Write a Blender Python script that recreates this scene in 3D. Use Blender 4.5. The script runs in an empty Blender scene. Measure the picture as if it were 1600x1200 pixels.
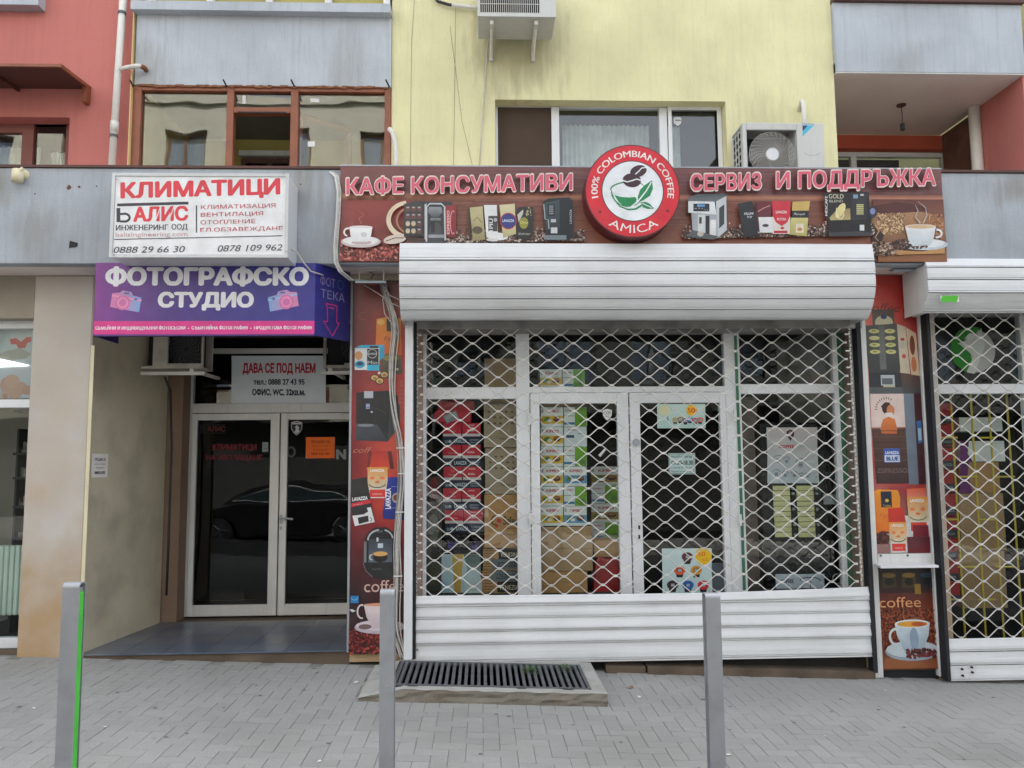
import bpy, math, random
from mathutils import Vector, Matrix
random.seed(7)
R = math.radians
S = bpy.context.scene
COL = S.collection

# ------------------------------------------------------------------ camera
CAMZ = 1.6
FPX = 1250.0
PITCH, YAW, ROLL = R(5.543), R(2.2), R(-0.48)
_f = Vector((math.sin(YAW)*math.cos(PITCH), math.cos(YAW)*math.cos(PITCH), math.sin(PITCH)))
_r0 = Vector((math.cos(YAW), -math.sin(YAW), 0)); _u0 = _r0.cross(_f)
_r = _r0*math.cos(ROLL) + _u0*math.sin(ROLL)
_u = -_r0*math.sin(ROLL) + _u0*math.cos(ROLL)
cam = bpy.data.objects.new('camera', bpy.data.cameras.new('camera'))
COL.objects.link(cam)
cam.data.lens = FPX/1600*36; cam.data.sensor_width = 36
cam.data.clip_start = .05; cam.data.clip_end = 500
m = Matrix((_r, _u, -_f)).transposed().to_4x4(); m.translation = (0, 0, CAMZ)
cam.matrix_world = m
S.camera = cam

# ------------------------------------------------------------------ light
SUN_EL, SUN_AZ = 50, 18      # sun behind the shop building: its front and the pavement lie in open shade
w = bpy.data.worlds.new('World'); S.world = w; w.use_nodes = True
nt = w.node_tree; nt.nodes.clear()
sky = nt.nodes.new('ShaderNodeTexSky'); sky.sky_type = 'NISHITA'; sky.sun_disc = False
sky.sun_elevation = R(SUN_EL); sky.sun_rotation = R(SUN_AZ); sky.dust_density = 4; sky.air_density = 1.0; sky.ozone_density = 1
hs = nt.nodes.new('ShaderNodeHueSaturation'); hs.inputs['Saturation'].default_value = .28
bg = nt.nodes.new('ShaderNodeBackground'); bg.inputs['Strength'].default_value = .12
ow = nt.nodes.new('ShaderNodeOutputWorld')
nt.links.new(sky.outputs[0], hs.inputs['Color']); nt.links.new(hs.outputs[0], bg.inputs[0]); nt.links.new(bg.outputs[0], ow.inputs[0])
sl_ = bpy.data.lights.new('sun', 'SUN'); sl_.energy = 3.5; sl_.angle = R(.53); sl_.color = (1, .97, .93)
so = bpy.data.objects.new('sun', sl_); COL.objects.link(so)
sd = Vector((math.sin(R(SUN_AZ))*math.cos(R(SUN_EL)), math.cos(R(SUN_AZ))*math.cos(R(SUN_EL)), math.sin(R(SUN_EL))))
so.rotation_euler = sd.to_track_quat('Z', 'Y').to_euler(); so.location = (0, 0, 12)
S.view_settings.view_transform = 'Standard'; S.view_settings.look = 'None'
S.view_settings.exposure = 2.52; S.view_settings.gamma = 1; S.view_settings.use_curve_mapping = False
S.render.engine = 'CYCLES'
S.cycles.max_bounces = 8; S.cycles.transparent_max_bounces = 16; S.cycles.glossy_bounces = 4
S.cycles.sample_clamp_indirect = 6

# ------------------------------------------------------------------ helpers
def P(px, py, Y):
    d = _r*((px-800)/FPX) + _u*((600-py)/FPX) + _f
    t = Y/d.y
    return Vector((d.x*t, Y, CAMZ + d.z*t))
def PZ(px, py, z):
    d = _r*((px-800)/FPX) + _u*((600-py)/FPX) + _f
    t = (z-CAMZ)/d.z
    return Vector((d.x*t, d.y*t, z))
def RB(x0, y0, x1, y1, Y):
    xm, ym = (x0+x1)/2, (y0+y1)/2
    return (P(x0, ym, Y).x, P(x1, ym, Y).x, P(xm, y1, Y).z, P(xm, y0, Y).z)   # X0 X1 Z0 Z1
_ga, _gb = P(75, 1027, 6.8), P(1530, 1065, 6.72)
GS = (_gb.z-_ga.z)/(_gb.x-_ga.x)
def g(x): return _ga.z + GS*(x-_ga.x)

WO = {}
def reg(o, loc): WO[o.name] = Vector(loc)
def props(o, label=None, cat=None, group=None, kind=None):
    if label: o['label'] = label
    if cat: o['category'] = cat
    if group: o['group'] = group
    if kind: o['kind'] = kind
    return o
def thing(name, label, cat, loc, group=None):
    o = bpy.data.objects.new(name, None); COL.objects.link(o); o.location = loc
    o.empty_display_size = .1
    reg(o, loc); return props(o, label, cat, group)
class MB:
    def __init__(s): s.v = []; s.f = []; s.c = None
    def box(s, x0, x1, y0, y1, z0, z1):
        if x0 > x1: x0, x1 = x1, x0
        if y0 > y1: y0, y1 = y1, y0
        if z0 > z1: z0, z1 = z1, z0
        n = len(s.v)
        s.v += [(x0,y0,z0),(x1,y0,z0),(x1,y1,z0),(x0,y1,z0),(x0,y0,z1),(x1,y0,z1),(x1,y1,z1),(x0,y1,z1)]
        s.f += [(n,n+3,n+2,n+1),(n+4,n+5,n+6,n+7),(n,n+1,n+5,n+4),(n+1,n+2,n+6,n+5),(n+2,n+3,n+7,n+6),(n+3,n,n+4,n+7)]
        return s
    def rb(s, rect, Y, y0, y1):            # pixel rectangle seen on plane Y, box from y0 to y1
        X0, X1, Z0, Z1 = RB(*rect, Y); return s.box(X0, X1, y0, y1, Z0, Z1)
    def prism(s, pts, d):                  # polygon of 3D points extruded by d
        n = len(s.v); k = len(pts); d = Vector(d)
        s.v += [tuple(Vector(p)) for p in pts] + [tuple(Vector(p)+d) for p in pts]
        s.f += [tuple(range(n, n+k)), tuple(range(n+2*k-1, n+k-1, -1))]
        s.f += [(n+i, n+k+i, n+k+(i+1) % k, n+(i+1) % k) for i in range(k)]
        return s
    def slab(s, x0, x1, y0, y1, t, b):     # follows the slope of the street
        n = len(s.v)
        for dz in (b, t): s.v += [(x0,y0,g(x0)+dz),(x1,y0,g(x1)+dz),(x1,y1,g(x1)+dz),(x0,y1,g(x0)+dz)]
        s.f += [(n,n+3,n+2,n+1),(n+4,n+5,n+6,n+7),(n,n+1,n+5,n+4),(n+1,n+2,n+6,n+5),(n+2,n+3,n+7,n+6),(n+3,n,n+4,n+7)]
        return s
    def tube(s, pts, r, k=6, cap=True, r1=None):
        pts = [Vector(p) for p in pts]; n = len(s.v); a = None
        for i, p in enumerate(pts):
            d = (pts[min(i+1, len(pts)-1)] - pts[max(i-1, 0)]).normalized()
            if a is None:
                a = d.cross(Vector((0, 0, 1)))
                if a.length < .05: a = d.cross(Vector((1, 0, 0)))
            a = (a - d*a.dot(d)).normalized(); b = d.cross(a)
            rr = r if r1 is None else r + (r1-r)*i/(len(pts)-1)
            for j in range(k):
                t = 2*math.pi*j/k; s.v.append(tuple(p + a*rr*math.cos(t) + b*rr*math.sin(t)))
        for i in range(len(pts)-1):
            for j in range(k):
                s.f.append((n+i*k+j, n+i*k+(j+1) % k, n+(i+1)*k+(j+1) % k, n+(i+1)*k+j))
        if cap: s.f += [tuple(range(n+k-1, n-1, -1)), tuple(range(n+(len(pts)-1)*k, n+len(pts)*k))]
        return s
    def frame(s, rect, Y, y0, y1, l, r, t, b):   # four butt-joined bars, widths in px
        x0, yy0, x1, yy1 = rect
        X0, X1, Z0, Z1 = RB(*rect, Y); u = Y/FPX
        s.box(X0, X0+l*u, y0, y1, Z0, Z1); s.box(X1-r*u, X1, y0, y1, Z0, Z1)
        if t: s.box(X0+l*u, X1-r*u, y0+.002, y1-.002, Z1-t*u, Z1)
        if b: s.box(X0+l*u, X1-r*u, y0+.002, y1-.002, Z0, Z0+b*u)
        return s
    def cells(s, xs, zs, y0, y1, holes):   # wall with openings, as grid of blocks
        xs = sorted(set(xs + [h[0] for h in holes] + [h[1] for h in holes]))
        zs = sorted(set(zs + [h[2] for h in holes] + [h[3] for h in holes]))
        for i in range(len(xs)-1):
            # merge vertical runs
            run = None
            for j in range(len(zs)):
                inside = True
                if j < len(zs)-1:
                    cx, cz = (xs[i]+xs[i+1])/2, (zs[j]+zs[j+1])/2
                    inside = any(h[0] < cx < h[1] and h[2] < cz < h[3] for h in holes)
                if not inside and run is None: run = zs[j]
                if inside and run is not None:
                    s.box(xs[i], xs[i+1], y0, y1, run, zs[j]); run = None
        return s
    def build(s, name, mat, parent=None, smooth=False, bevel=0, label=None, cat=None, group=None, kind=None, seg=1):
        me = bpy.data.meshes.new(name)
        if parent is not None: L = WO[parent.name]
        else:
            xs = [v[0] for v in s.v]; ys = [v[1] for v in s.v]; zs = [v[2] for v in s.v]
            L = Vector(((min(xs)+max(xs))/2, (min(ys)+max(ys))/2, min(zs)))
        me.from_pydata([(v[0]-L[0], v[1]-L[1], v[2]-L[2]) for v in s.v], [], s.f)
        if smooth: me.polygons.foreach_set('use_smooth', [True]*len(me.polygons))
        if mat: me.materials.append(mat)
        if s.c:
            at = me.color_attributes.new('Col', 'FLOAT_COLOR', 'CORNER')
            flat = []
            for fi, f in enumerate(s.f):
                for vi in f: flat += [*s.c[vi], 1]
            at.data.foreach_set('color', flat)
        me.validate(); me.update()
        o = bpy.data.objects.new(name, me); COL.objects.link(o)
        if parent is not None: o.parent = parent
        else: o.location = L
        reg(o, L)
        if bevel:
            b = o.modifiers.new('b', 'BEVEL'); b.width = bevel; b.segments = seg; b.limit_method = 'ANGLE'
        return props(o, label, cat, group, kind)

# ------------------------------------------------------------------ materials
def lin(c): c /= 255; return c/12.92 if c <= .04045 else ((c+.055)/1.055)**2.4
def c3(r, g_, b, k=1): return (lin(r)*k, lin(g_)*k, lin(b)*k)
def nn(t, ty, **kw):
    n = t.nodes.new('ShaderNode'+ty)
    for k, v in kw.items():
        if k in n.inputs: n.inputs[k].default_value = v
        else: setattr(n, k, v)
    return n
def ramp(t, src, a, b, lo, hi):
    r = nn(t, 'MapRange'); t.links.new(src, r.inputs[0])
    for i, v in zip((1, 2, 3, 4), (a, b, lo, hi)): r.inputs[i].default_value = v
    return r.outputs[0]
def M(name, col, rough=.6, hs=0, scr=0, stains=(), metal=0, var=.12, vs=2.5, grain=.08, gs=160, streak=0, dirt=None, damt=0, ds=1.2, bump=0, bs=120, rand=0, spec=.5, attr=False, coat=0, low=None):
    mt = bpy.data.materials.new(name); mt.use_nodes = True; t = mt.node_tree
    b = t.nodes['Principled BSDF']; b.inputs['Roughness'].default_value = rough; b.inputs['Metallic'].default_value = metal
    b.inputs['Specular IOR Level'].default_value = spec; b.inputs['Coat Weight'].default_value = coat
    geo = nn(t, 'NewGeometry'); pos = geo.outputs['Position']
    def noise(scale, sc=(1, 1, 1), det=4, off=0):
        mp = nn(t, 'Mapping'); mp.inputs['Scale'].default_value = sc; mp.inputs['Location'].default_value = (off, off*.7, off*1.3)
        t.links.new(pos, mp.inputs[0]); n = nn(t, 'TexNoise'); n.inputs['Scale'].default_value = scale; n.inputs['Detail'].default_value = det
        t.links.new(mp.outputs[0], n.inputs[0]); return n.outputs[0]
    if attr:
        a = nn(t, 'Attribute', attribute_name='Col'); cur = a.outputs['Color']
    else:
        a = nn(t, 'RGB'); a.outputs[0].default_value = (*col, 1); cur = a.outputs[0]
    def mul(cur, fac):
        mx = nn(t, 'VectorMath', operation='SCALE'); t.links.new(cur, mx.inputs[0]); t.links.new(fac, mx.inputs['Scale']); return mx.outputs[0]
    if var: cur = mul(cur, ramp(t, noise(vs), .3, .7, 1-var, 1+var))
    if grain: cur = mul(cur, ramp(t, noise(gs, det=2), .3, .7, 1-grain, 1+grain))
    if rand:
        oi = nn(t, 'ObjectInfo'); cur = mul(cur, ramp(t, oi.outputs['Random'], 0, 1, 1-rand, 1+rand))
    def mixc(cur, dcol, fac):
        mx = nn(t, 'Mix', data_type='RGBA'); t.links.new(fac, mx.inputs[0]); t.links.new(cur, mx.inputs[6]); mx.inputs[7].default_value = (*dcol, 1); return mx.outputs[2]
    if streak:
        dc = dirt or tuple(x*.45 for x in col)
        cur = mixc(cur, dc, ramp(t, noise(1, (22, 22, 1.1), 5, 3), .5, .8, 0, streak))
        cur = mixc(cur, dc, ramp(t, noise(1, (70, 70, 5), 3, 9), .55, .8, 0, streak*.8))
    if hs: cur = mixc(cur, dirt, ramp(t, noise(1, (1.2, 1, 55), 4, 4), .52, .75, 0, hs))
    if scr: cur = mixc(cur, dirt, ramp(t, noise(1, (190, 190, 14), 3, 2), .6, .74, 0, scr))
    for sx0, sz0, rx, rz, am in stains:
        mp = nn(t, 'Mapping'); mp.inputs['Location'].default_value = (-sx0/rx, 0, -sz0/rz); mp.inputs['Scale'].default_value = (1/rx, 0, 1/rz); t.links.new(pos, mp.inputs[0])
        ln = nn(t, 'VectorMath', operation='LENGTH'); t.links.new(mp.outputs[0], ln.inputs[0])
        ad = nn(t, 'Math', operation='ADD'); t.links.new(ln.outputs['Value'], ad.inputs[0]); t.links.new(ramp(t, noise(1, (14, 14, 2.5), 5, 7), .3, .7, -.35, .35), ad.inputs[1])
        cur = mixc(cur, c3(118, 108, 84), ramp(t, ad.outputs[0], .35, 1.05, am, 0))
    if dirt and damt: cur = mixc(cur, dirt, ramp(t, noise(ds, det=8, off=5), .48, .72, 0, damt))
    if low:      # splash dirt rising from the ground
        sx = nn(t, 'SeparateXYZ'); t.links.new(pos, sx.inputs[0])
        ad = nn(t, 'MapRange'); t.links.new(noise(3, det=5, off=8), ad.inputs[0])
        for i, v in zip((1, 2, 3, 4), (.3, .7, -.45, .45)): ad.inputs[i].default_value = v
        sm = nn(t, 'Math', operation='ADD'); t.links.new(sx.outputs[2], sm.inputs[0]); t.links.new(ad.outputs[0], sm.inputs[1])
        cur = mixc(cur, low[0], ramp(t, sm.outputs[0], low[1], low[1]+low[2], low[3], 0))
    t.links.new(cur, b.inputs['Base Color'])
    if bump:
        bp = nn(t, 'Bump'); bp.inputs['Strength'].default_value = bump; bp.inputs['Distance'].default_value = .004
        t.links.new(noise(bs, det=4), bp.inputs['Height']); t.links.new(bp.outputs[0], b.inputs['Normal'])
    return mt
def glass_mat(name, tint, base, edge=.9):
    mt = bpy.data.materials.new(name); mt.use_nodes = True; t = mt.node_tree; t.nodes.clear()
    tr = nn(t, 'BsdfTransparent'); tr.inputs[0].default_value = (*tint, 1)
    gl = nn(t, 'BsdfGlossy'); gl.inputs['Roughness'].default_value = .008
    lw = nn(t, 'LayerWeight'); lw.inputs[0].default_value = .5
    pw = nn(t, 'Math', operation='POWER'); t.links.new(lw.outputs['Facing'], pw.inputs[0]); pw.inputs[1].default_value = 4
    f = ramp(t, pw.outputs[0], 0, 1, base, edge)
    mx = nn(t, 'MixShader'); t.links.new(f, mx.inputs[0]); t.links.new(tr.outputs[0], mx.inputs[1]); t.links.new(gl.outputs[0], mx.inputs[2])
    geo = nn(t, 'NewGeometry'); n = nn(t, 'TexNoise'); n.inputs['Scale'].default_value = 1.3; t.links.new(geo.outputs['Position'], n.inputs[0])
    bp = nn(t, 'Bump'); bp.inputs['Strength'].default_value = .06; bp.inputs['Distance'].default_value = .05
    t.links.new(n.outputs[0], bp.inputs['Height']); t.links.new(bp.outputs[0], gl.inputs['Normal'])
    o = nn(t, 'OutputMaterial'); t.links.new(mx.outputs[0], o.inputs[0]); return mt

K = .82
m_yellow = M('yellow_stucco', c3(231,226,179,.9), .9, scr=.35, stains=((.35, 5.35, .5, .5, .5), (2.6, 4.6, .5, .35, .25), (1.6, 4.3, .3, .5, .3), (-.9, 5.9, .25, .9, .2)), streak=.18, dirt=c3(178,172,140), damt=.25, bump=.6, bs=90, var=.07)
m_yellow_in = M('yellow_stucco_reveal', c3(190,182,110,K), .9, bump=.4)
m_blue = M('blue_grey_paint', c3(196,203,211,K), .85, scr=.2, stains=((-3.0, 5.0, .3, .5, .3), (-1.2, 5.1, .2, .5, .25), (3.9, 5.1, .25, .45, .25)), streak=.28, dirt=c3(120,122,126), damt=.3, bump=.4, bs=70, var=.06)
m_fascia = M('fascia_paint', c3(178,185,193,K), .85, scr=.3, stains=((-4.0, 3.85, .3, .3, .5), (-3.55, 3.5, .2, .25, .35), (-1.45, 3.8, .2, .3, .4), (4.6, 3.85, .4, .16, .45)), streak=.28, dirt=c3(128,126,126), damt=.5, bump=.5, bs=40, var=.1)
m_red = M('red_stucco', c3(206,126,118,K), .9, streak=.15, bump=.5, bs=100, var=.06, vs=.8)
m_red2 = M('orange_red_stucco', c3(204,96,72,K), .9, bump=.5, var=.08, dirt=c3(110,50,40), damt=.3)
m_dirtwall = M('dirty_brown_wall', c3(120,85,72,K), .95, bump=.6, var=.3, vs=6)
m_strip = M('cream_strip', c3(226,196,140,K), .9)
m_white = M('white_pvc', c3(226,228,230,.92), .35, var=.05, streak=.12, dirt=c3(140,140,138), damt=.12, grain=.03)
m_white2 = M('white_paint', c3(222,222,220,.9), .5, var=.06, streak=.15, dirt=c3(130,125,118), damt=.2)
m_soffit = M('soffit_paint', c3(234,220,212,.95), .9, var=.05)
m_pipe = M('pipe_plastic', c3(225,222,215,.88), .45, var=.06, streak=.2)
m_cream = M('cream_plastic', c3(225,214,180,.88), .5)
m_brownwood = M('brown_window_frame', c3(142,82,56,.9), .45, var=.15, vs=8, streak=.2)
m_darkbrown = M('dark_brown_metal', c3(92,58,50,.8), .6)
m_pillar = M('pillar_plaster', c3(200,194,186,.86), .9, var=.06, dirt=c3(178,150,118), damt=.35, ds=1.6, bump=.4, bs=60, low=(c3(172,142,106), .1, 1.3, .95))
m_cream_wall = M('recess_plaster', c3(208,198,172,.84), .9, var=.14, vs=1.1, dirt=c3(150,138,124), damt=.6, ds=2.6, bump=.5, bs=50)
m_beam = M('lower_wall', c3(165,155,140,.8), .9, var=.12, bump=.3)
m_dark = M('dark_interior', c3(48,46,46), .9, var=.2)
m_black = M('black_rubber', c3(26,27,32), .7, var=.1)
m_ceiling = M('room_ceiling', c3(120,118,114), .9)
m_alu = M('shutter_slat', c3(222,224,226,.92), .42, var=.04, hs=.22, streak=.04, dirt=c3(138,132,124), damt=.14, ds=2.4, grain=.03, spec=.5)
m_rod = M('grille_rod', c3(218,215,211,.9), .4, var=.2, vs=3, dirt=c3(110,100,88), damt=.5, ds=5)
m_lintel = M('dirty_lintel', c3(165,162,155,.8), .6, var=.2, vs=5, dirt=c3(80,75,70), damt=.6, ds=5)
m_steel = M('brushed_steel', c3(158,161,166), .42, metal=.35, scr=.25, dirt=c3(120,120,120), damt=.3, ds=9, var=.06, grain=.05, gs=300)
m_green = M('green_reflective', c3(70,178,58), .5, var=.15, vs=14)
m_signwhite = M('lightbox_frame', c3(206,208,210,.9), .35, var=.06, streak=.15)
m_tile = M('floor_tile', c3(88,98,114,.9), .28, var=.25, vs=2, dirt=c3(130,122,112), damt=.45, ds=3, rand=.08)
m_grout = M('grout', c3(125,125,125,.7), .9)
m_paver = M('paver_concrete', c3(170,170,166,.70), .9, var=.1, vs=.8, grain=.14, gs=180, bump=.6, bs=250, rand=.06, dirt=c3(122,119,112), damt=.32, ds=1.6)
m_joint = M('joint_sand', c3(148,147,142,.72), .95, var=.15, vs=6)
m_asphalt = M('asphalt', (.06, .06, .062), .9, bump=.8, bs=200, var=.2)
m_kerb = M('kerb_concrete', c3(165,163,158,.8), .9, bump=.5, var=.1)
m_conc2 = M('cement_top', c3(178,178,172,.8), .95, var=.12, vs=7, dirt=c3(140,132,120), damt=.5, ds=5, bump=.8, bs=60)
m_conc = M('rough_concrete', c3(134,128,116,.8), .95, var=.15, vs=6, dirt=c3(115,100,85), damt=.6, ds=5, bump=1, bs=60)
m_iron = M('grate_iron', c3(95,98,102,.9), .6, metal=.3, var=.25, vs=10)
m_stone = M('step_stone', c3(112,96,80,.7), .9, var=.3, vs=4, bump=.6)
m_card = M('cardboard', c3(176,142,104,.85), .85, var=.07, vs=5)
m_card2 = M('pale_cardboard', c3(168,148,124,.85), .85, var=.07, vs=5)
m_card3 = M('orange_cardboard', c3(184,138,88,.85), .85, var=.07, vs=5)
m_yrack = M('yellow_rack_paint', c3(215,190,60,.85), .5)
m_curtain = M('curtain_cloth', c3(215,222,222,.9), .9, var=.15, vs=8)
m_curtain2 = M('green_curtain_cloth', c3(60,110,95,.8), .9, var=.15, vs=8)
m_olive = M('olive_room_wall', c3(200,184,110,.85), .9)
m_foam = M('mounting_foam', c3(140,92,62,.8), .9, var=.3, vs=30)
m_cable = M('cable_sheath', c3(198,194,188,.85), .6, var=.15, vs=20)
m_bcable = M('dark_cable', c3(52,52,54,.8), .6)
m_print = M('printed_vinyl', None, .38, attr=True, var=.1, vs=9, grain=.12, gs=260, dirt=c3(150,140,130), damt=.04, ds=7)
m_paper = M('printed_paper', None, .8, attr=True, var=.04, vs=6, grain=.04, gs=400)
m_glass = glass_mat('window_glass', (.9, .93, .92), .07)
m_shopglass = glass_mat('shop_glass', (.92, .95, .94), .018)
m_doorglass = glass_mat('tinted_door_glass', (.45, .48, .48), .035)
m_leaf = M('weed_leaf', (.06, .12, .03), .6, var=.3, vs=20)
m_litter = M('paper_scrap', c3(225,222,215,.85), .8)
m_dryleaf = M('dry_leaf', c3(150,110,70,.8), .8)

# ------------------------------------------------------------------ flat print
_tc = {}
def _outline(s, shear):
    cu = bpy.data.curves.new('t', 'FONT'); cu.body = s; cu.shear = shear
    o = bpy.data.objects.new('t', cu); COL.objects.link(o)
    c = o.to_curve(bpy.context.evaluated_depsgraph_get())
    loops = []
    for sp in c.splines:
        L = []
        if sp.type == 'BEZIER':
            n = len(sp.bezier_points)
            for i in range(n):
                a, b = sp.bezier_points[i], sp.bezier_points[(i+1) % n]; p0, p1, p2, p3 = a.co, a.handle_right, b.handle_left, b.co
                straight = abs((p3-p0).normalized().cross((p1-p0)).length) < 1e-4 and abs((p3-p0).normalized().cross((p2-p0)).length) < 1e-4
                k = 1 if straight else 5
                for j in range(k):
                    t = j/k; q = p0*(1-t)**3+p1*3*t*(1-t)**2+p2*3*t*t*(1-t)+p3*t**3; L.append((q.x, q.y))
        else: L = [(p.co.x, p.co.y) for p in sp.points]
        loops.append(L)
    o.to_curve_clear(); bpy.data.objects.remove(o); bpy.data.curves.remove(cu)
    return loops
def glyphs(s, bold=0, shear=0, bands=26):
    # non-zero fill of the letter outlines, cut into flat strips (the built-in fill breaks on overlapping strokes)
    k = (s, shear, bands)
    if k in _tc: return _tc[k]
    edges = []
    for L in _outline(s, shear):
        for a, b in zip(L, L[1:]+L[:1]):
            if abs(a[1]-b[1]) > 1e-7: edges.append((a, b))
    vs, fs = [], []
    if edges:
        ys = [p[1] for e in edges for p in e]; y0, y1 = min(ys), max(ys)
        st = .729/bands; n = max(2, round((y1-y0)/st)); grid = [y0+(y1-y0)*i/n for i in range(n+1)]
        # horizontal stems: add their own levels so that bars keep crisp edges
        lv = {}
        for L in (edges,):
            for a, b in L: lv[round(a[1], 3)] = lv.get(round(a[1], 3), 0)+1
        hard = [y for y, c in lv.items() if c >= 2]
        for h_ in hard:
            j = min(range(len(grid)), key=lambda q: abs(grid[q]-h_))
            if abs(grid[j]-h_) < st*.5: grid[j] = h_
        grid = sorted(set(grid))
        for ya, yb in zip(grid, grid[1:]):
            if yb-ya < 1e-5: continue
            ym = (ya+yb)/2; cr = []
            for a, b in edges:
                lo, hi = (a, b) if a[1] < b[1] else (b, a)
                if lo[1] <= ym < hi[1]:
                    f = lambda y, lo=lo, hi=hi: lo[0]+(hi[0]-lo[0])*(min(max(y, lo[1]), hi[1])-lo[1])/(hi[1]-lo[1])
                    cr.append((f(ym), f(ya), f(yb), 1 if a[1] < b[1] else -1))
            cr.sort(); w = 0; st_ = None
            for c in cr:
                w0 = w; w += c[3]
                if w0 == 0: st_ = c
                elif w == 0 and c[0]-st_[0] > 1e-5:
                    q = len(vs); xa, xb = st_[1], max(c[1], st_[1]); xc, xd = max(c[2], st_[2]), st_[2]
                    vs += [(xa, ya), (xb, ya), (xc, yb), (xd, yb)]; fs.append((q, q+1, q+2, q+3))
    _tc[k] = (vs, fs)
    return _tc[k]
class Print:
    def __init__(s, mp, eps=.0001, k=.85): s.mp = mp; s.b = MB(); s.b.c = []; s.e = 0; s.eps = eps; s.k = k
    def _add(s, pts, cols, faces=None):
        s.e += s.eps; n = len(s.b.v)
        for (x, y), c in zip(pts, cols): s.b.v.append(tuple(s.mp(x, y, s.e))); s.b.c.append(c)
        s.b.f += [tuple(n+i for i in f) for f in faces] if faces else [tuple(range(n, n+len(pts)))]
        return s
    def col(s, c): return c3(*c, s.k)
    def poly(s, pts, c, c2=None, hor=False):
        a = s.col(c)
        if c2 is None: return s._add(pts, [a]*len(pts))
        b = s.col(c2); i = 0 if hor else 1; lo = min(p[i] for p in pts); hi = max(p[i] for p in pts)
        return s._add(pts, [tuple(a[j]+(b[j]-a[j])*(p[i]-lo)/(hi-lo) for j in range(3)) for p in pts])
    def rect(s, x0, y0, x1, y1, c, c2=None, sl=0, hor=False, n=1):
        if n > 1 and hor:
            a, b = c, c2
            for i in range(n):
                f = i/n; f2 = (i+1)/n
                ca = tuple(a[j]+(b[j]-a[j])*f for j in range(3)); cb = tuple(a[j]+(b[j]-a[j])*f2 for j in range(3))
                xa, xb = x0+(x1-x0)*f, x0+(x1-x0)*f2
                s.poly([(xa, y0+sl*(xa-x0)), (xb, y0+sl*(xb-x0)), (xb, y1+sl*(xb-x0)), (xa, y1+sl*(xa-x0))], ca, cb, True); s.e -= s.eps
            s.e += s.eps; return s
        d = sl*(x1-x0)
        pts = [(x0, y0), (x1, y0+d), (x1, y1+d), (x0, y1)]
        return s.poly(pts, c, c2, hor)
    def ell(s, cx, cy, rx, ry, c, rot=0, n=18, a0=0, a1=360, c2=None):
        cr, sr = math.cos(rot), math.sin(rot); pts = []
        full = a1-a0 == 360
        for i in range(n if full else n+1):
            t = R(a0 + (a1-a0)*i/n); x, y = rx*math.cos(t), ry*math.sin(t); pts.append((cx+x*cr-y*sr, cy+x*sr+y*cr))
        return s.poly(pts, c, c2)
    def line(s, pts, wd, c, w1=None):
        L = []; Rr = []
        for i, p in enumerate(pts):
            a = pts[max(i-1, 0)]; b = pts[min(i+1, len(pts)-1)]; dx, dy = b[0]-a[0], b[1]-a[1]; l = math.hypot(dx, dy) or 1
            ww = (wd if w1 is None else wd+(w1-wd)*i/(len(pts)-1))/2
            L.append((p[0]-dy/l*ww, p[1]+dx/l*ww)); Rr.append((p[0]+dy/l*ww, p[1]-dx/l*ww))
        k = len(pts); cc = s.col(c)
        return s._add(L+Rr, [cc]*(2*k), [(i, i+1, k+i+1, k+i) for i in range(k-1)])
    def arc(s, cx, cy, rx, ry, a0, a1, wd, c, n=14, w1=None):
        return s.line([(cx+rx*math.cos(R(a0+(a1-a0)*i/n)), cy+ry*math.sin(R(a0+(a1-a0)*i/n))) for i in range(n+1)], wd, c, w1)
    def txt(s, t, x0, x1, y, h, c, sl=0, bold=0, shear=0, vert=False, dx=0, dy=0, warp=None):
        vs, fs = glyphs(t, bold, shear, 26 if warp else 8 if h < 5 else 14 if h < 11 else 26)
        if not vs: return s
        lo = min(v[0] for v in vs)-bold; hi = max(v[0] for v in vs)+bold; cc = s.col(c)
        offs = [(0, 0)] if not bold else [(-bold, 0), (bold, 0), (0, 0)] if bold <= .025 else [(bold*math.cos(R(a)), bold*.8*math.sin(R(a))) for a in range(0, 360, 45)]+[(0, 0)]
        for ox, oy in offs:
            pts = []
            for vx, vy in vs:
                u = (vx+ox-lo)/(hi-lo); v = (vy+oy)/.729
                if warp: pts.append(warp(u, v)); continue
                px = x0+(x1-x0)*u; py = y+h*(1-v)+sl*(px-x0)
                pts.append((px+dx, py+dy))
            s._add(pts, [cc]*len(pts), fs)
            if ox or oy: s.e -= s.eps*.75
        return s
    def vtxt(s, t, x, y0, y1, h, c, bold=0):          # reads upwards, from y0 (bottom) to y1 (top)
        return s.txt(t, 0, 1, 0, h, c, bold=bold, warp=lambda u, v: (x+h*(1-v), y0+(y1-y0)*u))
    def fan(s, cx, cy, rx, ry, cin, cout, n=20):
        for i in range(6):
            f = 1-i/6; c = tuple(cin[j]+(cout[j]-cin[j])*f for j in range(3)); s.ell(cx, cy, rx*f, ry*f, c, n=n)
        return s
    def beans(s, x0, y0, x1, y1, n, cols, r=2.2, poly=None):
        for _ in range(n):
            x, y = random.uniform(x0, x1), random.uniform(y0, y1)
            if poly and not poly(x, y): continue
            q = random.uniform(.7, 1.3)*r
            s.ell(x, y, q, q*.62, random.choice(cols), random.uniform(0, 3.1), 7); s.e -= s.eps*.8
        return s
    def build(s, name, parent, mat=None, **kw): return s.b.build(name, mat or m_print, parent, **kw)
def plane(Y): return lambda x, y, e: P(x, y, Y-e)
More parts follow.
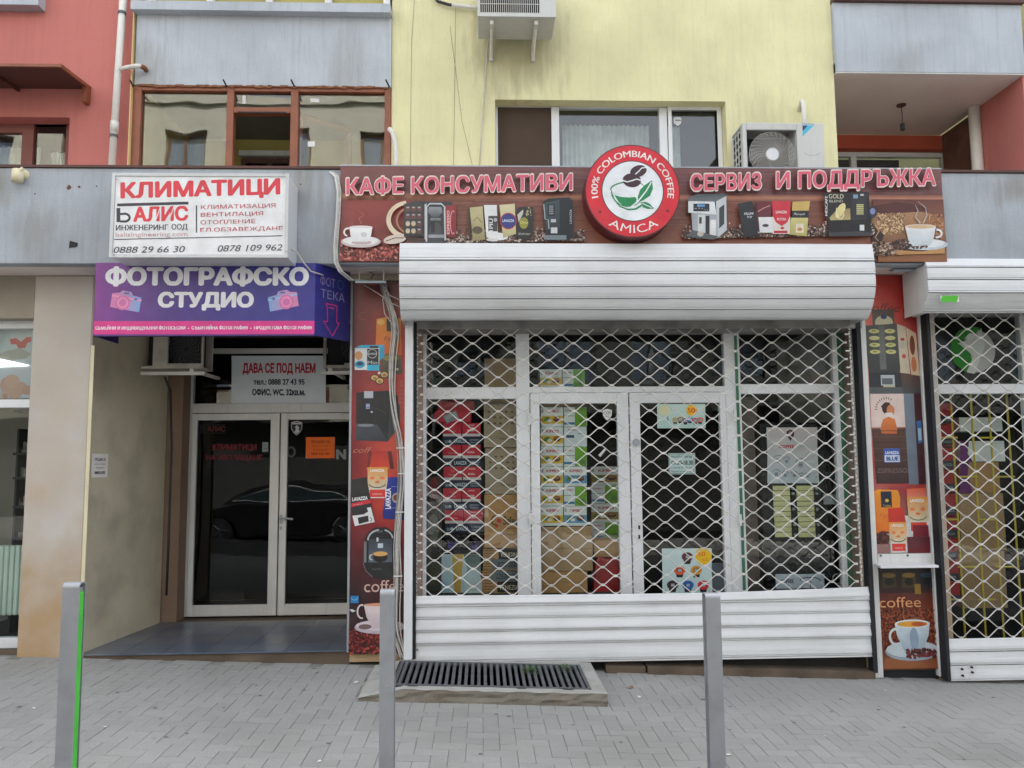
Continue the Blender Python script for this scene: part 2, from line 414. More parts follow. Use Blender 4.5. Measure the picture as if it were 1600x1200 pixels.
def bil(c00, c10, c11, c01, x0, y0, x1, y1):      # corners TL TR BR BL in 3D <- px rectangle
    c00, c10, c11, c01 = map(Vector, (c00, c10, c11, c01)); nrm = (c10-c00).cross(c01-c00).normalized()*-1
    if nrm.dot(c00-Vector((0, 0, CAMZ))) > 0: nrm = -nrm
    def f(x, y, e):
        u = (x-x0)/(x1-x0); v = (y-y0)/(y1-y0)
        return (c00*(1-u)+c10*u)*(1-v)+(c01*(1-u)+c11*u)*v + nrm*e
    return f
def dup(root, off, label=None):
    r = root.copy(); COL.objects.link(r); r.location = root.location+Vector(off)
    reg(r, WO[root.name]+Vector(off))
    if label: r['label'] = label
    for ch in list(root.children):
        c = ch.copy(); COL.objects.link(c); c.parent = r
        for q in ch.children:
            d = q.copy(); COL.objects.link(d); d.parent = c
    return r
# ================================================================== GROUND
YK = 3.0                                   # kerb line
YF, YW, YD, YU = 6.40, 6.80, 8.32, 7.0     # fascia, lower wall, entrance doors, upper wall
ZT = P(330, 1020, YW).z                    # entrance floor level
# light well opening in the pavement
gz = g(-.2)+.09
gx0, gx1 = PZ(618, 1062, gz).x, PZ(922, 1066, gz).x
gy0, gy1 = PZ(770, 1071, gz).y, PZ(770, 1034, gz).y
b = MB(); b.v = [(x, y, g(x)+dz) for dz in (-.5, 0) for x, y in ((-16, -5.6), (16, -5.6), (16, YK-.14), (-16, YK-.14))]
for i_, dz in ((4, -.42), (5, -.42), (6, -.14), (7, -.14)): b.v[i_] = (b.v[i_][0], b.v[i_][1], b.v[i_][2]+dz)
for i_ in range(4): b.v[i_] = (b.v[i_][0], b.v[i_][1], b.v[i_][2]-.3)
b.f = [(0,3,2,1),(4,5,6,7),(0,1,5,4),(1,2,6,5),(2,3,7,6),(3,0,4,7)]
road = b.build('road', m_asphalt, kind='structure')
kerb_ = MB().slab(-16, 16, YK-.14, YK, -.008, -.5).build('kerb', m_kerb, kind='structure')
far_pave = MB().slab(-16, 16, -9.1, -5.6, -.3, -.8).build('far_pavement', m_kerb, kind='structure')
b = MB()
for x0, x1, y0, y1 in ((-16, gx0, YK, 9.5), (gx1, 16, YK, 9.5), (gx0, gx1, YK, gy0), (gx0, gx1, gy1, 9.5)): b.slab(x0, x1, y0, y1, -.005, -.4)
pave = b.build('pavement', m_joint, kind='structure')
PW = .1; cand = []
blk = (P(556, 1090, 5.7).x+.03, P(952, 1090, 5.7).x-.03, PZ(760, 1098, g(-.2)).y+.03)
for i in range(-70, 72):
    for j in range(30, 70):
        k = (i-j) % 4
        if k == 0: x0, x1, y0, y1 = i*PW, (i+2)*PW, j*PW, (j+1)*PW
        elif k == 3: x0, x1, y0, y1 = i*PW, (i+1)*PW, j*PW, (j+2)*PW
        else: continue
        if y0 < YK-.001 or y1 > 6.86: continue
        cx, cy = (x0+x1)/2, (y0+y1)/2
        if blk[0] < cx < blk[1] and cy > blk[2]: continue
        cand.append((x0, x1, y0, y1))
def vis(c):
    cx, cy = (c[0]+c[1])/2, (c[2]+c[3])/2
    q = Vector((cx, cy, g(cx)-CAMZ)); d = q.dot(_f)
    px, py = 800+FPX*q.dot(_r)/d, 600-FPX*q.dot(_u)/d
    return 0 < px < 1600 and py < 1200
seen = sorted([c for c in cand if vis(c)], key=lambda c: c[2]); near = set(seen[:300])
J = .0014
def pav(mb, c):
    x0, x1, y0, y1 = c; n = len(mb.v); t = random.uniform(-.0012, .0012); bb = .002
    tl = random.uniform(-.001, .001)
    for ins, z in ((J, -.02), (J, -bb+t), (J+bb, t)):
        for x, y in ((x0+ins, y0+ins), (x1-ins, y0+ins), (x1-ins, y1-ins), (x0+ins, y1-ins)):
            mb.v.append((x, y, g(x)+z+(tl if x > (x0+x1)/2 else -tl)))
    for L in (0, 4):
        for q in range(4): mb.f.append((n+L+q, n+L+(q+1) % 4, n+L+4+(q+1) % 4, n+L+4+q))
    mb.f.append((n+8, n+9, n+10, n+11))
rest = MB()
for c in cand:
    if c in near:
        mb = MB(); pav(mb, c); mb.build('paver', m_paver, pave)
    else: pav(rest, c)
rest.build('paver', m_paver, pave, kind='stuff')
gum = MB()
for _ in range(70):
    x, y, r_ = random.uniform(-3.6, 4.6), random.uniform(4.1, 6.7), random.uniform(.006, .017)
    if blk[0] < x < blk[1] and y > blk[2]-.1: continue
    n = len(gum.v); gum.v += [(x+r_*random.uniform(.7, 1.2)*math.cos(a*.9), y+r_*random.uniform(.7, 1.2)*math.sin(a*.9), g(x)+.0028) for a in range(7)]; gum.f.append(tuple(range(n, n+7)))
gum.build('gum_spots', M('gum_spot', c3(112, 110, 104, .7), .8), pave, kind='stuff')

# ================================================================== APARTMENT BUILDING
XL, XR = -9, 9
bld = thing('apartment_building', 'pale yellow apartment building with grey-blue balcony parapets above a row of shops', 'building', (0, 9.5, g(0)))
TOPZ = 8.2
def Zat(py, Y, px=800): return P(px, py, Y).z
# ---- upper storey
xy0, xy1 = P(612, 120, YU).x, P(1303, 120, YU).x            # yellow wall
win = RB(774, 157, 1136, 300, YU)
zf1 = (P(0, 287, YF).z + P(1600, 247, YF).z)/2              # fascia top
zf0 = (P(0, 426, YF).z + P(1600, 400, YF).z)/2              # fascia bottom
win = (win[0], win[1], zf1+.02, win[3])
MB().cells([xy0, xy1], [zf1-.1, TOPZ], YU, YU+.22, [win]).build('yellow_wall', m_yellow, bld)
# left parapet with ledge
pl = RB(212, 20, 613, 134, YU-.03)
MB().box(pl[0], xy0-.002, YU-.03, YU+.12, pl[2], pl[3]).build('balcony_parapet', m_blue, bld)
zl = RB(212, 5, 613, 22, YU-.1)
MB().box(pl[0]-.02, xy0-.002, YU-.12, YU+.14, zl[2]+.02, zl[3]+.0).build('parapet_ledge', m_blue, bld)
MB().box(pl[0]-.02, xy0-.002, YU-.10, YU+.14, zl[3], zl[3]+.012).build('ledge_flashing', m_darkbrown, bld)
up = MB(); x0, x1 = pl[0]+.1, xy0-.05
for i in range(5):
    xa = x0+(x1-x0)*i/4; up.box(xa-.03, xa+.03, YU, YU+.06, zl[3]+.014, TOPZ)
up.build('upper_window_frame', m_white, bld)
MB().box(x0, x1, YU+.07, YU+.1, zl[3]+.014, TOPZ).build('upper_blind', m_yellow_in, bld)
# corner strip between the two buildings
sx = RB(206, 60, 213, 260, YU-.06)
MB().box(sx[0]-.01, pl[0]-.022, YU-.06, YU+.9, zf1, TOPZ).build('corner_strip', m_strip, bld)
# ---- glazed loggia (left)
gl = RB(209, 134, 613, 300, YU); z0, z1 = zf1+.01, pl[2]-.004
u7 = YU/FPX
bx = lambda px: P(px, 210, YU).x
fr = MB()
fx = [(209, 220), (354, 365), (454, 466), (601, 613)]
for i, (a, c) in enumerate(fx):
    xa, xb = bx(a), bx(c)
    if i == 0: xa = pl[0]-.018
    if i == 3: xb = xy0-.004
    fr.box(xa, xb, YU-.02, YU+.06, z0, z1)
zt = P(400, 144, YU).z
for i in range(3): fr.box(bx(fx[i][1]), bx(fx[i+1][0]), YU-.018, YU+.058, zt, z1-.001)
ztr = (P(410, 178, YU).z, P(410, 169, YU).z)
fr.box(bx(365), bx(454), YU-.022, YU+.058, *ztr)
lf = fr.build('loggia_frame', m_brownwood, bld, bevel=.004)
def pane(rect, Y, parent, mat=None, nm='pane'):
    X0, X1, Z0, Z1 = rect; return MB().box(X0, X1, Y, Y+.006, Z0, Z1).build(nm, mat or m_glass, parent)
pane((bx(220), bx(354), z0, zt), YU+.02, lf); pane((bx(365), bx(454), ztr[1], zt), YU+.02, lf)
pane((bx(466), bx(601), z0, zt), YU+.02, lf)
MB().box(bx(372), bx(448), YU-.026, YU-.023, P(0, 175, YU).z+.0, P(0, 175, YU).z+.012).build('vent_slot', m_black, lf)
# torn foam along the head of the frame
fo = MB(); n = 60
for i in range(n):
    xa = bx(214)+(bx(606)-bx(214))*i/n; xb = bx(214)+(bx(606)-bx(214))*(i+1)/n
    fo.box(xa, xb, YU-.034, YU-.021, z1-.004-random.random()*.016, z1+random.random()*.012)
fo.build('mounting_foam', m_foam, bld)
# loggia room
rx0, rx1 = pl[0]+.02, xy0-.01
lo = MB(); lo.box(rx0, rx1, 8.3, 8.4, z0-.1, z1+.05); lo.box(rx0-.1, rx0-.001, YU+.13, 8.4, z0-.1, z1+.05); lo.box(rx1+.001, rx1+.1, YU+.25, 8.4, z0-.1, z1+.05)
lo.build('loggia_wall', m_olive, bld)
MB().box(rx0-.1, rx1+.1, YU+.13, 8.4, z1+.05, z1+.12).build('loggia_ceiling', m_ceiling, bld)
inn = MB().frame((366, 236, 450, 330), 8.0, 8.2, 8.26, 8, 8, 8, 6); inn.rb((408, 240, 416, 330), 8.0, 8.2, 8.27)
inn.build('inner_door', m_darkbrown, bld)
MB().rb((374, 236, 448, 330), 8.0, 8.27, 8.29).build('inner_door_opening', m_dark, bld)
MB().rb((366, 226, 452, 234), 8.0, 8.15, 8.29).build('inner_lintel', m_white2, bld)
# open casement inside the right bay (a sash swung into the room)
c0, c1 = P(468, 180, YU+.1), P(545, 205, 7.6)
sa = MB()
sa.tube([c0, c1], .035, 4); sa.tube([c1, (c1.x, c1.y, z0)], .035, 4)
sa.tube([c0, (c0.x, c0.y, z0)], .03, 4)
sa.build('open_sash', m_brownwood, bld)
cu = MB(); n = 26
def curtain(xa, xb, Y, za, zb, mat, nm, par, amp=.02, n=30):
    cm = MB(); base = []
    for i in range(n+1):
        x = xa+(xb-xa)*i/n; y = Y+amp*math.sin(i*1.9)+amp*.6*random.random(); base.append((x, y))
    for x, y in base: cm.v += [(x, y, za), (x, y, zb)]
    cm.f = [(2*i, 2*i+2, 2*i+3, 2*i+1) for i in range(n)]
    return cm.build(nm, mat, par, smooth=True)
curtain(P(480, 200, 7.5).x, P(520, 200, 7.5).x, 7.5, z0, z0+.35, m_curtain2, 'green_curtain', bld)
curtain(P(530, 200, 7.6).x, P(604, 200, 7.6).x, 7.7, z0, z0+.25, m_curtain, 'pale_curtain', bld)
# ---- yellow wall window
YG2 = YU+.13
wfz = P(950, 168, YG2).z
wf = MB(); X = lambda px: P(px, 215, YG2).x
zb = zf1+.02
for a, c, d in ((774, 778, 0), (862, 874, 0), (1031, 1043, 0), (1129, 1137, 0)): wf.box(X(a), X(c), YG2, YG2+.07, zb, win[3]-.004)
for a, c in ((778, 862), (874, 1031), (1043, 1129)): wf.box(X(a), X(c), YG2+.002, YG2+.068, wfz, win[3]-.004)
w1 = wf.build('window_frame', m_white, bld, bevel=.003)
sf = MB(); zs = P(1085, 167, YG2).z
for a, c in ((1044, 1050), (1121, 1128)): sf.box(X(a), X(c), YG2-.015, YG2-.001, zb, zs)
sf.box(X(1050), X(1121), YG2-.014, YG2-.001, zs-.035, zs)
sf.build('sash', m_white, w1, bevel=.003)
for a, c in ((778, 862), (874, 1031), (1043, 1129)): pane((X(a), X(c), zb, wfz), YG2+.03, w1)
MB().box(X(778), X(862), YG2+.014, YG2+.018, zb, wfz).build('insect_screen', M('insect_screen', c3(74, 60, 50), .9), w1)
st = Print(plane(YG2+.028)); sh = [(1053,187),(1055,184),(1064,184),(1066,187),(1065,194),(1060,198),(1054,194)]
st.poly([(x-1, y-1) for x, y in sh], (225, 228, 230)); st.rect(1055, 187, 1064, 189, (120, 120, 125)); st.build('sticker', w1)
rm = MB(); rm.box(xy0+.3, xy1-.3, 8.6, 8.7, zb-.2, win[3]+.3); rm.box(xy0+.2, xy0+.3, YU+.23, 8.7, zb-.2, win[3]+.3); rm.box(xy1-.3, xy1-.2, YU+.23, 8.7, zb-.2, win[3]+.3)
rm.box(xy0+.2, xy1-.2, YU+.23, 8.7, win[3]+.3, win[3]+.4)
rm.build('living_room', M('living_room', c3(100, 98, 92), .9), bld)
curtain(X(885), X(1028), YG2+.35, zb-.05, wfz-.02, m_curtain, 'net_curtain', bld, n=60)
curtain(X(1052), X(1075), YG2+.3, zb-.05, wfz-.05, m_curtain, 'net_curtain', bld, n=12)
curtain(X(852), X(862), YG2+.2, zb-.05, wfz-.05, m_curtain, 'net_curtain', bld, n=8)
# ---- right balcony
br = RB(1303, 6, 1598, 113, YU-.05)
YR = 8.35
MB().box(xy1+.002, br[1], YU-.05, YU+.1, br[2], br[3]).build('balcony_parapet', m_blue, bld)
MB().box(xy1+.002, br[1]+.02, YU-.09, YU+.14, br[3]+.002, br[3]+.05).build('parapet_ledge', m_darkbrown, bld)
MB().box(xy1+.002, br[1]-.01, YU-.045, YU-.03, br[2]-.012, br[2]-.001).build('drip_edge', m_white2, bld)
MB().box(xy1+.002, br[1]-.002, YU-.028, YR, br[2]-.01, br[2]+.09).build('balcony_soffit', m_soffit, bld)
rw = RB(1310, 232, 1490, 300, YR); xs1 = br[1]-.01
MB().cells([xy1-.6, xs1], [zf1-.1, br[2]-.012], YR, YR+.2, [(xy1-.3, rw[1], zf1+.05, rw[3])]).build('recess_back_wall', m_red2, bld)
wb = MB(); q = RB(1310, 238, 1480, 300, YR+.1)
za = q[3]; xm = P(1334, 245, YR+.1).x
wb.box(xy1-.3, rw[1], YR+.1, YR+.16, za-.05, za); wb.box(xm-.03, xm+.03, YR+.1, YR+.16, zf1, za-.05); wb.box(rw[1]-.06, rw[1], YR+.1, YR+.16, zf1, za-.05)
w2 = wb.build('window_frame', m_white, bld); pane((xy1-.3, rw[1], zf1, za), YR+.13, w2)
MB().box(xy1-.6, xs1, 9.2, 9.3, zf1-.1, rw[3]+.2).build('dark_room', m_dark, bld)
# side wall of the recess
ym = 7.62
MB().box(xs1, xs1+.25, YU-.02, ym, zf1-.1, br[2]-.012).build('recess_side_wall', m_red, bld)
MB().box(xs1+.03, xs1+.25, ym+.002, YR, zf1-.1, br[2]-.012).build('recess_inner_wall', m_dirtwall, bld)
MB().tube([(xs1-.05, ym+.02, zf1-.05), (xs1-.05, ym+.02, br[2]-.012)], .055, 12).build('recess_drainpipe', m_pipe, bld, smooth=True)
MB().box(xy1-.002, xy1+.0, YU+.001, YR, zf1-.1, br[2]-.012)
MB().box(xy1-.2, xy1-.001, YU+.221, YR, zf1-.1, TOPZ).build('recess_left_wall', m_yellow, bld)
MB().box(xs1+.252, xs1+3, YU-.0, YU+.5, zf1-.1, TOPZ).build('yellow_side_wall', m_yellow, bld)
# bulb on a cord under the soffit
bl = thing('bulb_socket', 'bare black lamp socket hanging on a cord under the right balcony', 'lamp', P(1408, 160, 7.6))
zz = br[2]-.012; bp = P(1408, 160, 7.6)
MB().tube([(bp.x, 7.6, zz), (bp.x, 7.6, zz-.012)], .045, 14).build('ceiling_rose', m_darkbrown, bl)
MB().tube([(bp.x, 7.6, zz-.012), (bp.x+.004, 7.6, zz-.12), (bp.x, 7.6, zz-.2)], .004, 5).build('cord', m_bcable, bl)
MB().tube([(bp.x, 7.6, zz-.2), (bp.x, 7.6, zz-.22), (bp.x, 7.6, zz-.26), (bp.x, 7.6, zz-.265)], .022, 12).build('socket', m_bcable, bl)

# ---- fascia beam and terrace
xfe = P(113, 400, YF).x
MB().box(XL, XR, YF, YF+.12, zf0, zf1).build('fascia', m_fascia, bld, bevel=.006)
MB().box(XL, XR, YF-.015, YF+.2, zf1+.002, zf1+.022).build('fascia_capping', m_darkbrown, bld)
MB().box(XL, XR, YF+.121, YU, zf0+.0, zf1-.01).build('terrace_slab', m_soffit, bld)
h = MB(); c = P(115, 382, YF)
h.prism([(c.x-.035, YF-.003, c.z-.03), (c.x+.03, YF-.003, c.z-.02), (c.x+.034, YF-.003, c.z+.012), (c.x-.03, YF-.003, c.z+.03)], (0, -.001, 0)); h.build('broken_hole', m_black, bld)
h = MB()
for px, py, r in ((108, 293, .022), (124, 292, .012), (55, 303, .008), (151, 291, .007), (470, 288, .008), (250, 340, .01), (440, 390, .008)):
    c = P(px, py, YF); h.prism([(c.x+r*math.cos(t)*random.uniform(.6, 1.1), YF-.003, c.z+r*math.sin(t)*random.uniform(.6, 1.1)) for t in [i*.9 for i in range(7)]], (0, -.001, 0))
h.build('chipped_spots', m_dirtwall, bld)
# ---- ground floor walls
xp0, xp1 = RB(40, 500, 135, 960, YW)[:2]
ZB = g(-4)-.05
MB().box(xp0, xp1, YW, YD-.25, ZB, zf0-.002).build('pillar', m_pillar, bld, bevel=.01)
yb = P(0, 440, YW).z
MB().box(XL, xp0-.002, YW+.01, YW+.25, P(20, 497, YW).z, zf0-.002).build('shop_lintel', m_beam, bld)
MB().prism([(xp1+.001, YW+.001, ZT), (xp1+.004, YW+.001, ZT), (xp1+.15, YD-.25, ZT), (xp1+.001, YD-.25, ZT)], (0, 0, zf0-.004-ZT)).build('recess_wall', m_cream_wall, bld)
MB().box(xp1-.0, xp1+.03, YW-.012, YW-.001, ZT, P(145, 540, YW).z).build('corner_trim', m_cream, bld)
# recess: back, soffit, floor
xe = P(546, 700, YW).x
rc = MB()
rq = RB(262, 500, 600, 545, YD); 
rc.box(xp1+.006, xe+.6, YD-.1, YD+.2, P(400, 524, YD).z, zf0+.3)
rc.build('transom_wall', M('brown_transom_wall', c3(120,105,92,.8), .9), bld)
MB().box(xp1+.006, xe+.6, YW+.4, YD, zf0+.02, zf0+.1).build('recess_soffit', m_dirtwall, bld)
pz = RB(256, 560, 286, 960, YD-.15)
MB().box(xp1+.006, pz[1], YD-.22, YD-.02, ZT, zf0).build('brown_pilaster', M('brown_pilaster', c3(150,124,104,.8), .9, var=.15), bld)
# tiled floor
fl = MB().box(xp1, xe+.02, YW-.0, 9.37, ZT-.16, ZT-.006).build('entrance_step', m_stone, bld)
ts = .33; x = xp1+.008; k = 0
nx = int((xe-xp1)/ts)+1; 
for i in range(nx):
    for j in range(4):
        xa, xb = xp1+.008+i*ts, min(xp1+.008+(i+1)*ts-.003, xe)
        ya, yb2 = YW-.018+j*ts, min(YW-.018+(j+1)*ts-.003, YD-.02)
        if xb-xa > .02: MB().box(xa, xb, ya, yb2, ZT-.0055, ZT+.006).build('tile', m_tile, fl, bevel=.001)
# ---- entrance doors
ed = MB(); Y = YD
zd0 = ZT+.01
def at(px, py=800, Y=YD): return P(px, py, Y).x
def az(py, px=420, Y=YD): return P(px, py, Y).z
xr = at(600)
ed.box(at(283), at(296), Y, Y+.07, zd0, az(548)); ed.box(at(296), xr, Y+.002, Y+.068, az(645), az(630)); ed.box(at(296), xr, Y+.002, Y+.068, az(552), az(544))
ed.box(at(296, 590)-.0, at(301, 590), Y+.003, Y+.066, az(630), az(552))
df = ed.build('door_frame', m_white2, bld, bevel=.003)
for nm, a, c, gl0, gl1 in (('door_leaf', 297, 435, 305, 421), ('door_leaf', 437, 590, 448, 580)):
    d = MB(); z0_, z1_ = zd0+.005, az(646)
    d.box(at(a), at(gl0), Y-.02, Y+.04, z0_, z1_); d.box(at(gl1), at(c), Y-.02, Y+.04, z0_, z1_)
    d.box(at(gl0), at(gl1), Y-.018, Y+.038, z0_, az(944)); d.box(at(gl0), at(gl1), Y-.018, Y+.038, az(656), z1_)
    d.build(nm, m_white2, df, bevel=.003)
    pane((at(gl0), at(gl1), az(944), az(656)), Y+.01, df, m_doorglass, 'door_pane')
pane((at(300), xr, az(630), az(552)), Y+.03, df, m_doorglass, 'transom_pane')
hd = MB(); hx, hz = at(440, 810), az(809); hd.tube([(hx, Y-.021, hz), (hx, Y-.07, hz)], .009, 8); hd.tube([(hx-.01, Y-.07, hz+.002), (hx+.13, Y-.07, hz-.012)], .011, 8)
hd.box(hx-.014, hx+.014, Y-.026, Y-.021, hz-.06, hz+.03); hd.box(hx-.012, hx+.012, Y-.027, Y-.021, hz-.12, hz-.085)
hd.build('handle', m_steel, df, smooth=False)
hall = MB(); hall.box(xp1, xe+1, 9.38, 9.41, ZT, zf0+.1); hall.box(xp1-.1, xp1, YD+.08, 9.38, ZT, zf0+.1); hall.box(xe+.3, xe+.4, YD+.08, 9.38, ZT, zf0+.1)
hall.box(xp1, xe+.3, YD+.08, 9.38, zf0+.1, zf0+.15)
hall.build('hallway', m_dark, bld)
# ---- poster pillar (left) and pillar (right)
xq0, xq1 = xe, RB(632, 600, 646, 900, YW)[1]
MB().box(xq0+.02, xq1, YW, YD+.3, ZB-.05, zf0-.002).build('pillar', m_pillar, bld)
MB().box(xq0, xq0+.018, YW-.03, YW+.25, P(546, 1018, YW).z, P(546, 440, YW).z).build('pillar_edge_trim', m_steel, bld)
xr0, xr1 = RB(1346, 500, 1366, 1050, YW)[0], RB(1436, 500, 1480, 1050, YW)[1]
MB().box(xr0, xr1-.02, YW, YD+.3, g(4)-.05, zf0-.002).build('pillar', m_pillar, bld)
# grey strip of beam between posters and fascia
MB().box(xq0-.02, xq1-.02, YW-.06, YW-.001, P(600, 440, YW).z, zf0-.003).build('pillar_head', m_beam, bld)
MB().box(xr0-.02, xr1, YW-.06, YW-.001, P(1400, 421, YW).z, zf0-.003).build('pillar_head', m_beam, bld)
# stone step under the shop
s0 = P(948, 1040, 6.74).x
stp = MB(); stp.slab(P(945, 1040, YW).x, P(1006, 1040, YW).x, 6.73, 6.95, .055, -.1); stp.slab(P(1009, 1040, YW).x, xr0, 6.71, 6.95, .06, -.1)
stp.build('stone_step', m_stone, bld)
MB().slab(xq1, xr0, 6.86, 7.4, .16, -.2).build('shop_floor_edge', m_dark, bld)
MB().box(P(1372, 1050, YW).x, P(1466, 1050, YW).x, YW-.004, YW+.0, g(4)-.05, P(1400, 1047, YW).z).build('gap_shade_strip', m_black, bld)  # black strip painting in the shade of the gap below the poster
MB().box(-14, 14, 9.42, 13, g(0)-1, 15).build('unseen_shade_block', m_yellow, bld)  # unseen mass added to keep the sun off the pavement and street
MB().box(-14, 14, YU+.02, 9.419, TOPZ+.001, TOPZ+.3).build('unseen_shade_slab', m_soffit, bld)  # unseen roof slab added to keep sun out of the rooms below
MB().box(XL, xy0-.3, 9.301, 9.418, zf1-.2, TOPZ).build('inner_wall', m_dark, bld)
# ================================================================== SHOP FRONT (middle)
YS = 7.0
def sx_(px, py=760): return P(px, py, YS).x
def sz_(py, px=990): return P(px, py, YS).z
zs0, zs1 = sz_(1000), sz_(500)
sf = MB()
def stile(a, c, y0=0, z0=None, z1=None): sf.box(sx_(a), sx_(c), YS+y0, YS+.07, zs0 if z0 is None else z0, zs1 if z1 is None else z1)
stile(660, 666); stile(808, 829); stile(1138, 1163); stile(1311, 1322)
zt0, zt1 = sz_(622), sz_(604); zd1 = sz_(613)
sf.box(sx_(666), sx_(808), YS+.002, YS+.068, zt0, zt1)
sf.box(sx_(829), sx_(1138), YS+.002, YS+.068, zd1, zt1)
sf.box(sx_(1163), sx_(1311), YS+.002, YS+.068, sz_(616), sz_(601))
shopf = sf.build('storefront_frame', m_white, bld, bevel=.003)
MB().box(sx_(1155), sx_(1159), YS-.012, YS-.001, zs0, zs1).build('green_seal', M('green_seal', c3(60,120,90,.8), .6), shopf)
MB().box(sx_(1318), sx_(1324), YS-.012, YS-.001, zs0, zs1).build('green_seal', M('green_seal2', c3(70,120,90,.8), .6), shopf)
for r in ((666, 518, 808, 605), (829, 515, 1138, 603), (1163, 512, 1311, 600)): pane((sx_(r[0]), sx_(r[2]), sz_(r[3]), zs1), YS+.03, shopf, m_shopglass)
pane((sx_(666), sx_(808), zs0, zt0), YS+.03, shopf, m_shopglass); pane((sx_(1163), sx_(1311), zs0, sz_(616)), YS+.03, shopf, m_shopglass)
for a, c, g0, g1 in ((830, 984, 844, 966), (986, 1137, 1002, 1128)):
    d = MB(); z1_ = zd1-.004; gt = sz_(630)
    d.box(sx_(a), sx_(g0), YS-.02, YS+.04, zs0, z1_); d.box(sx_(g1), sx_(c), YS-.02, YS+.04, zs0, z1_); d.box(sx_(g0), sx_(g1), YS-.018, YS+.038, gt, z1_)
    d.build('door_leaf', m_white, shopf, bevel=.003)
    pane((sx_(g0), sx_(g1), zs0, gt), YS+.01, shopf, m_shopglass, 'door_pane')
k_ = MB(); c = P(993, 691, YS); k_.tube([(c.x, YS-.021, c.z), (c.x, YS-.05, c.z)], .03, 14); k_.build('door_knob', m_steel, shopf, smooth=False)
k_ = MB()
for py in (823, 838): c = P(998, py, YS); k_.box(c.x-.008, c.x+.008, YS-.024, YS-.0201, c.z-.02, c.z+.014)
k_.build('keyhole', m_black, shopf)
hh = MB()
for px, py in ((827, 655), (829, 810), (1147, 650), (1155, 812)): c = P(px, py, YS); hh.box(c.x-.012, c.x+.012, YS-.04, YS-.021, c.z-.05, c.z+.05)
hh.build('hinge', m_white2, shopf)
# brownish plaster reveal left, brown board right
MB().box(sx_(640), sx_(659.6), YS-.1, YS+.06, zs0, zs1).build('plaster_reveal', M('plaster_reveal', c3(196,168,150,.85), .9), bld)
MB().box(sx_(1325), sx_(1345), YS-.1, YS+.06, zs0, zs1).build('brown_board', M('brown_board', c3(120,108,96,.8), .8, var=.2), bld)
# lintel under the box
YGr = 6.74
lz = RB(646, 500, 1345, 514, YGr)
MB().box(lz[0], lz[1], YGr-.02, YS+.07, lz[2], zf0-.003).build('shop_lintel', m_lintel, bld)
# interior
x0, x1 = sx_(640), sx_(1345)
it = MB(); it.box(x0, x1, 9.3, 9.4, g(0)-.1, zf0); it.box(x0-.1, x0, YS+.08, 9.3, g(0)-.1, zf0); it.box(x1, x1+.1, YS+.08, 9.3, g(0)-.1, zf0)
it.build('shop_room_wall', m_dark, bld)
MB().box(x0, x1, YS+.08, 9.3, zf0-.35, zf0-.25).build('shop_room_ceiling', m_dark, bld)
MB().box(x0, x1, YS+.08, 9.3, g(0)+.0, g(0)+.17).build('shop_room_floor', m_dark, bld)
sz0 = g(0)+.172
# window stage on which the goods stand
goods_y = YS+.12
dsh = M('dark_display_base', c3(70, 66, 62), .8)
for a, c in ((668, 806), (846, 968), (1165, 1310)):
    MB().box(sx_(a), sx_(c), YS+.1, YS+.75, sz0, sz_(927)-.002).build('window_stage', dsh, bld)
def good(name, label, cat, rect, Y, dep, mat, draw=None, group=None, k=.85, eps=.0001):
    b = MB(); X0, X1, Z0, Z1 = RB(*rect, Y); b.box(X0+.001, X1-.001, Y, Y+dep, Z0, Z1-.001)
    o = b.build(name, mat, None, label=label, cat=cat, group=group)
    if draw:
        pr = Print(plane(Y-.0005), eps, k); draw(pr, *rect); pr.build('printed_front', o, m_paper)
    return o
ORD = ['lowest', 'second lowest', 'middle', 'second highest', 'highest']
m_navy = M('navy_card', c3(38, 50, 74, .85), .6); m_redc = M('red_card', c3(205, 45, 62, .85), .6); m_wcard = M('white_card', c3(225, 225, 222, .85), .6)
Yb = goods_y+.05
def lav_navy(p, x0, y0, x1, y1):
    p.rect(x0+.5, y0+.5, x1-.5, y1-.3, (36, 47, 70)); h = (y1-y0)
    p.txt('50', x0+3, x0+8, y0+h*.45, h*.35, (190, 195, 205)); p.ell(x0+11, y0+h*.6, 2.6, 2.6, (185, 190, 200), n=10)
    p.txt('LAVAZZA', x0+18, x0+37, y0+h*.32, h*.45, (215, 218, 225), bold=.02)
    p.txt('ESPRESSO', x0+42, x1-3, y0+h*.3, h*.22, (180, 185, 200)); p.txt('CREMOSO', x0+42, x1-4, y0+h*.62, h*.2, (170, 175, 190))
def lav_red(p, x0, y0, x1, y1, rossa=False):
    p.rect(x0+.4, y0+.3, x1-.4, y1-.3, (206, 44, 62)); p.rect(x0+.4, y1-4.2, x1-.4, y1-.3, (205, 200, 200)); cx = (x0+x1)/2
    if rossa: p.txt('LAVAZZA', cx-5, cx+5, y0+2, 2.6, (240, 230, 230)); p.txt('ROSSA', cx-6, cx+5, y0+10, 3, (245, 235, 235), bold=.02)
    else: p.line([(cx-3, y0+5), (cx, y0+9), (cx+3, y0+4)], 1, (235, 130, 120)); p.txt('Qualità', cx-6, cx+6, y0+11, 2.6, (240, 170, 170))
rows = [(797, 832), (763, 797), (729, 763), (695, 729), (661, 695)]
grp = 'coffee boxes stacked in the left shop window'
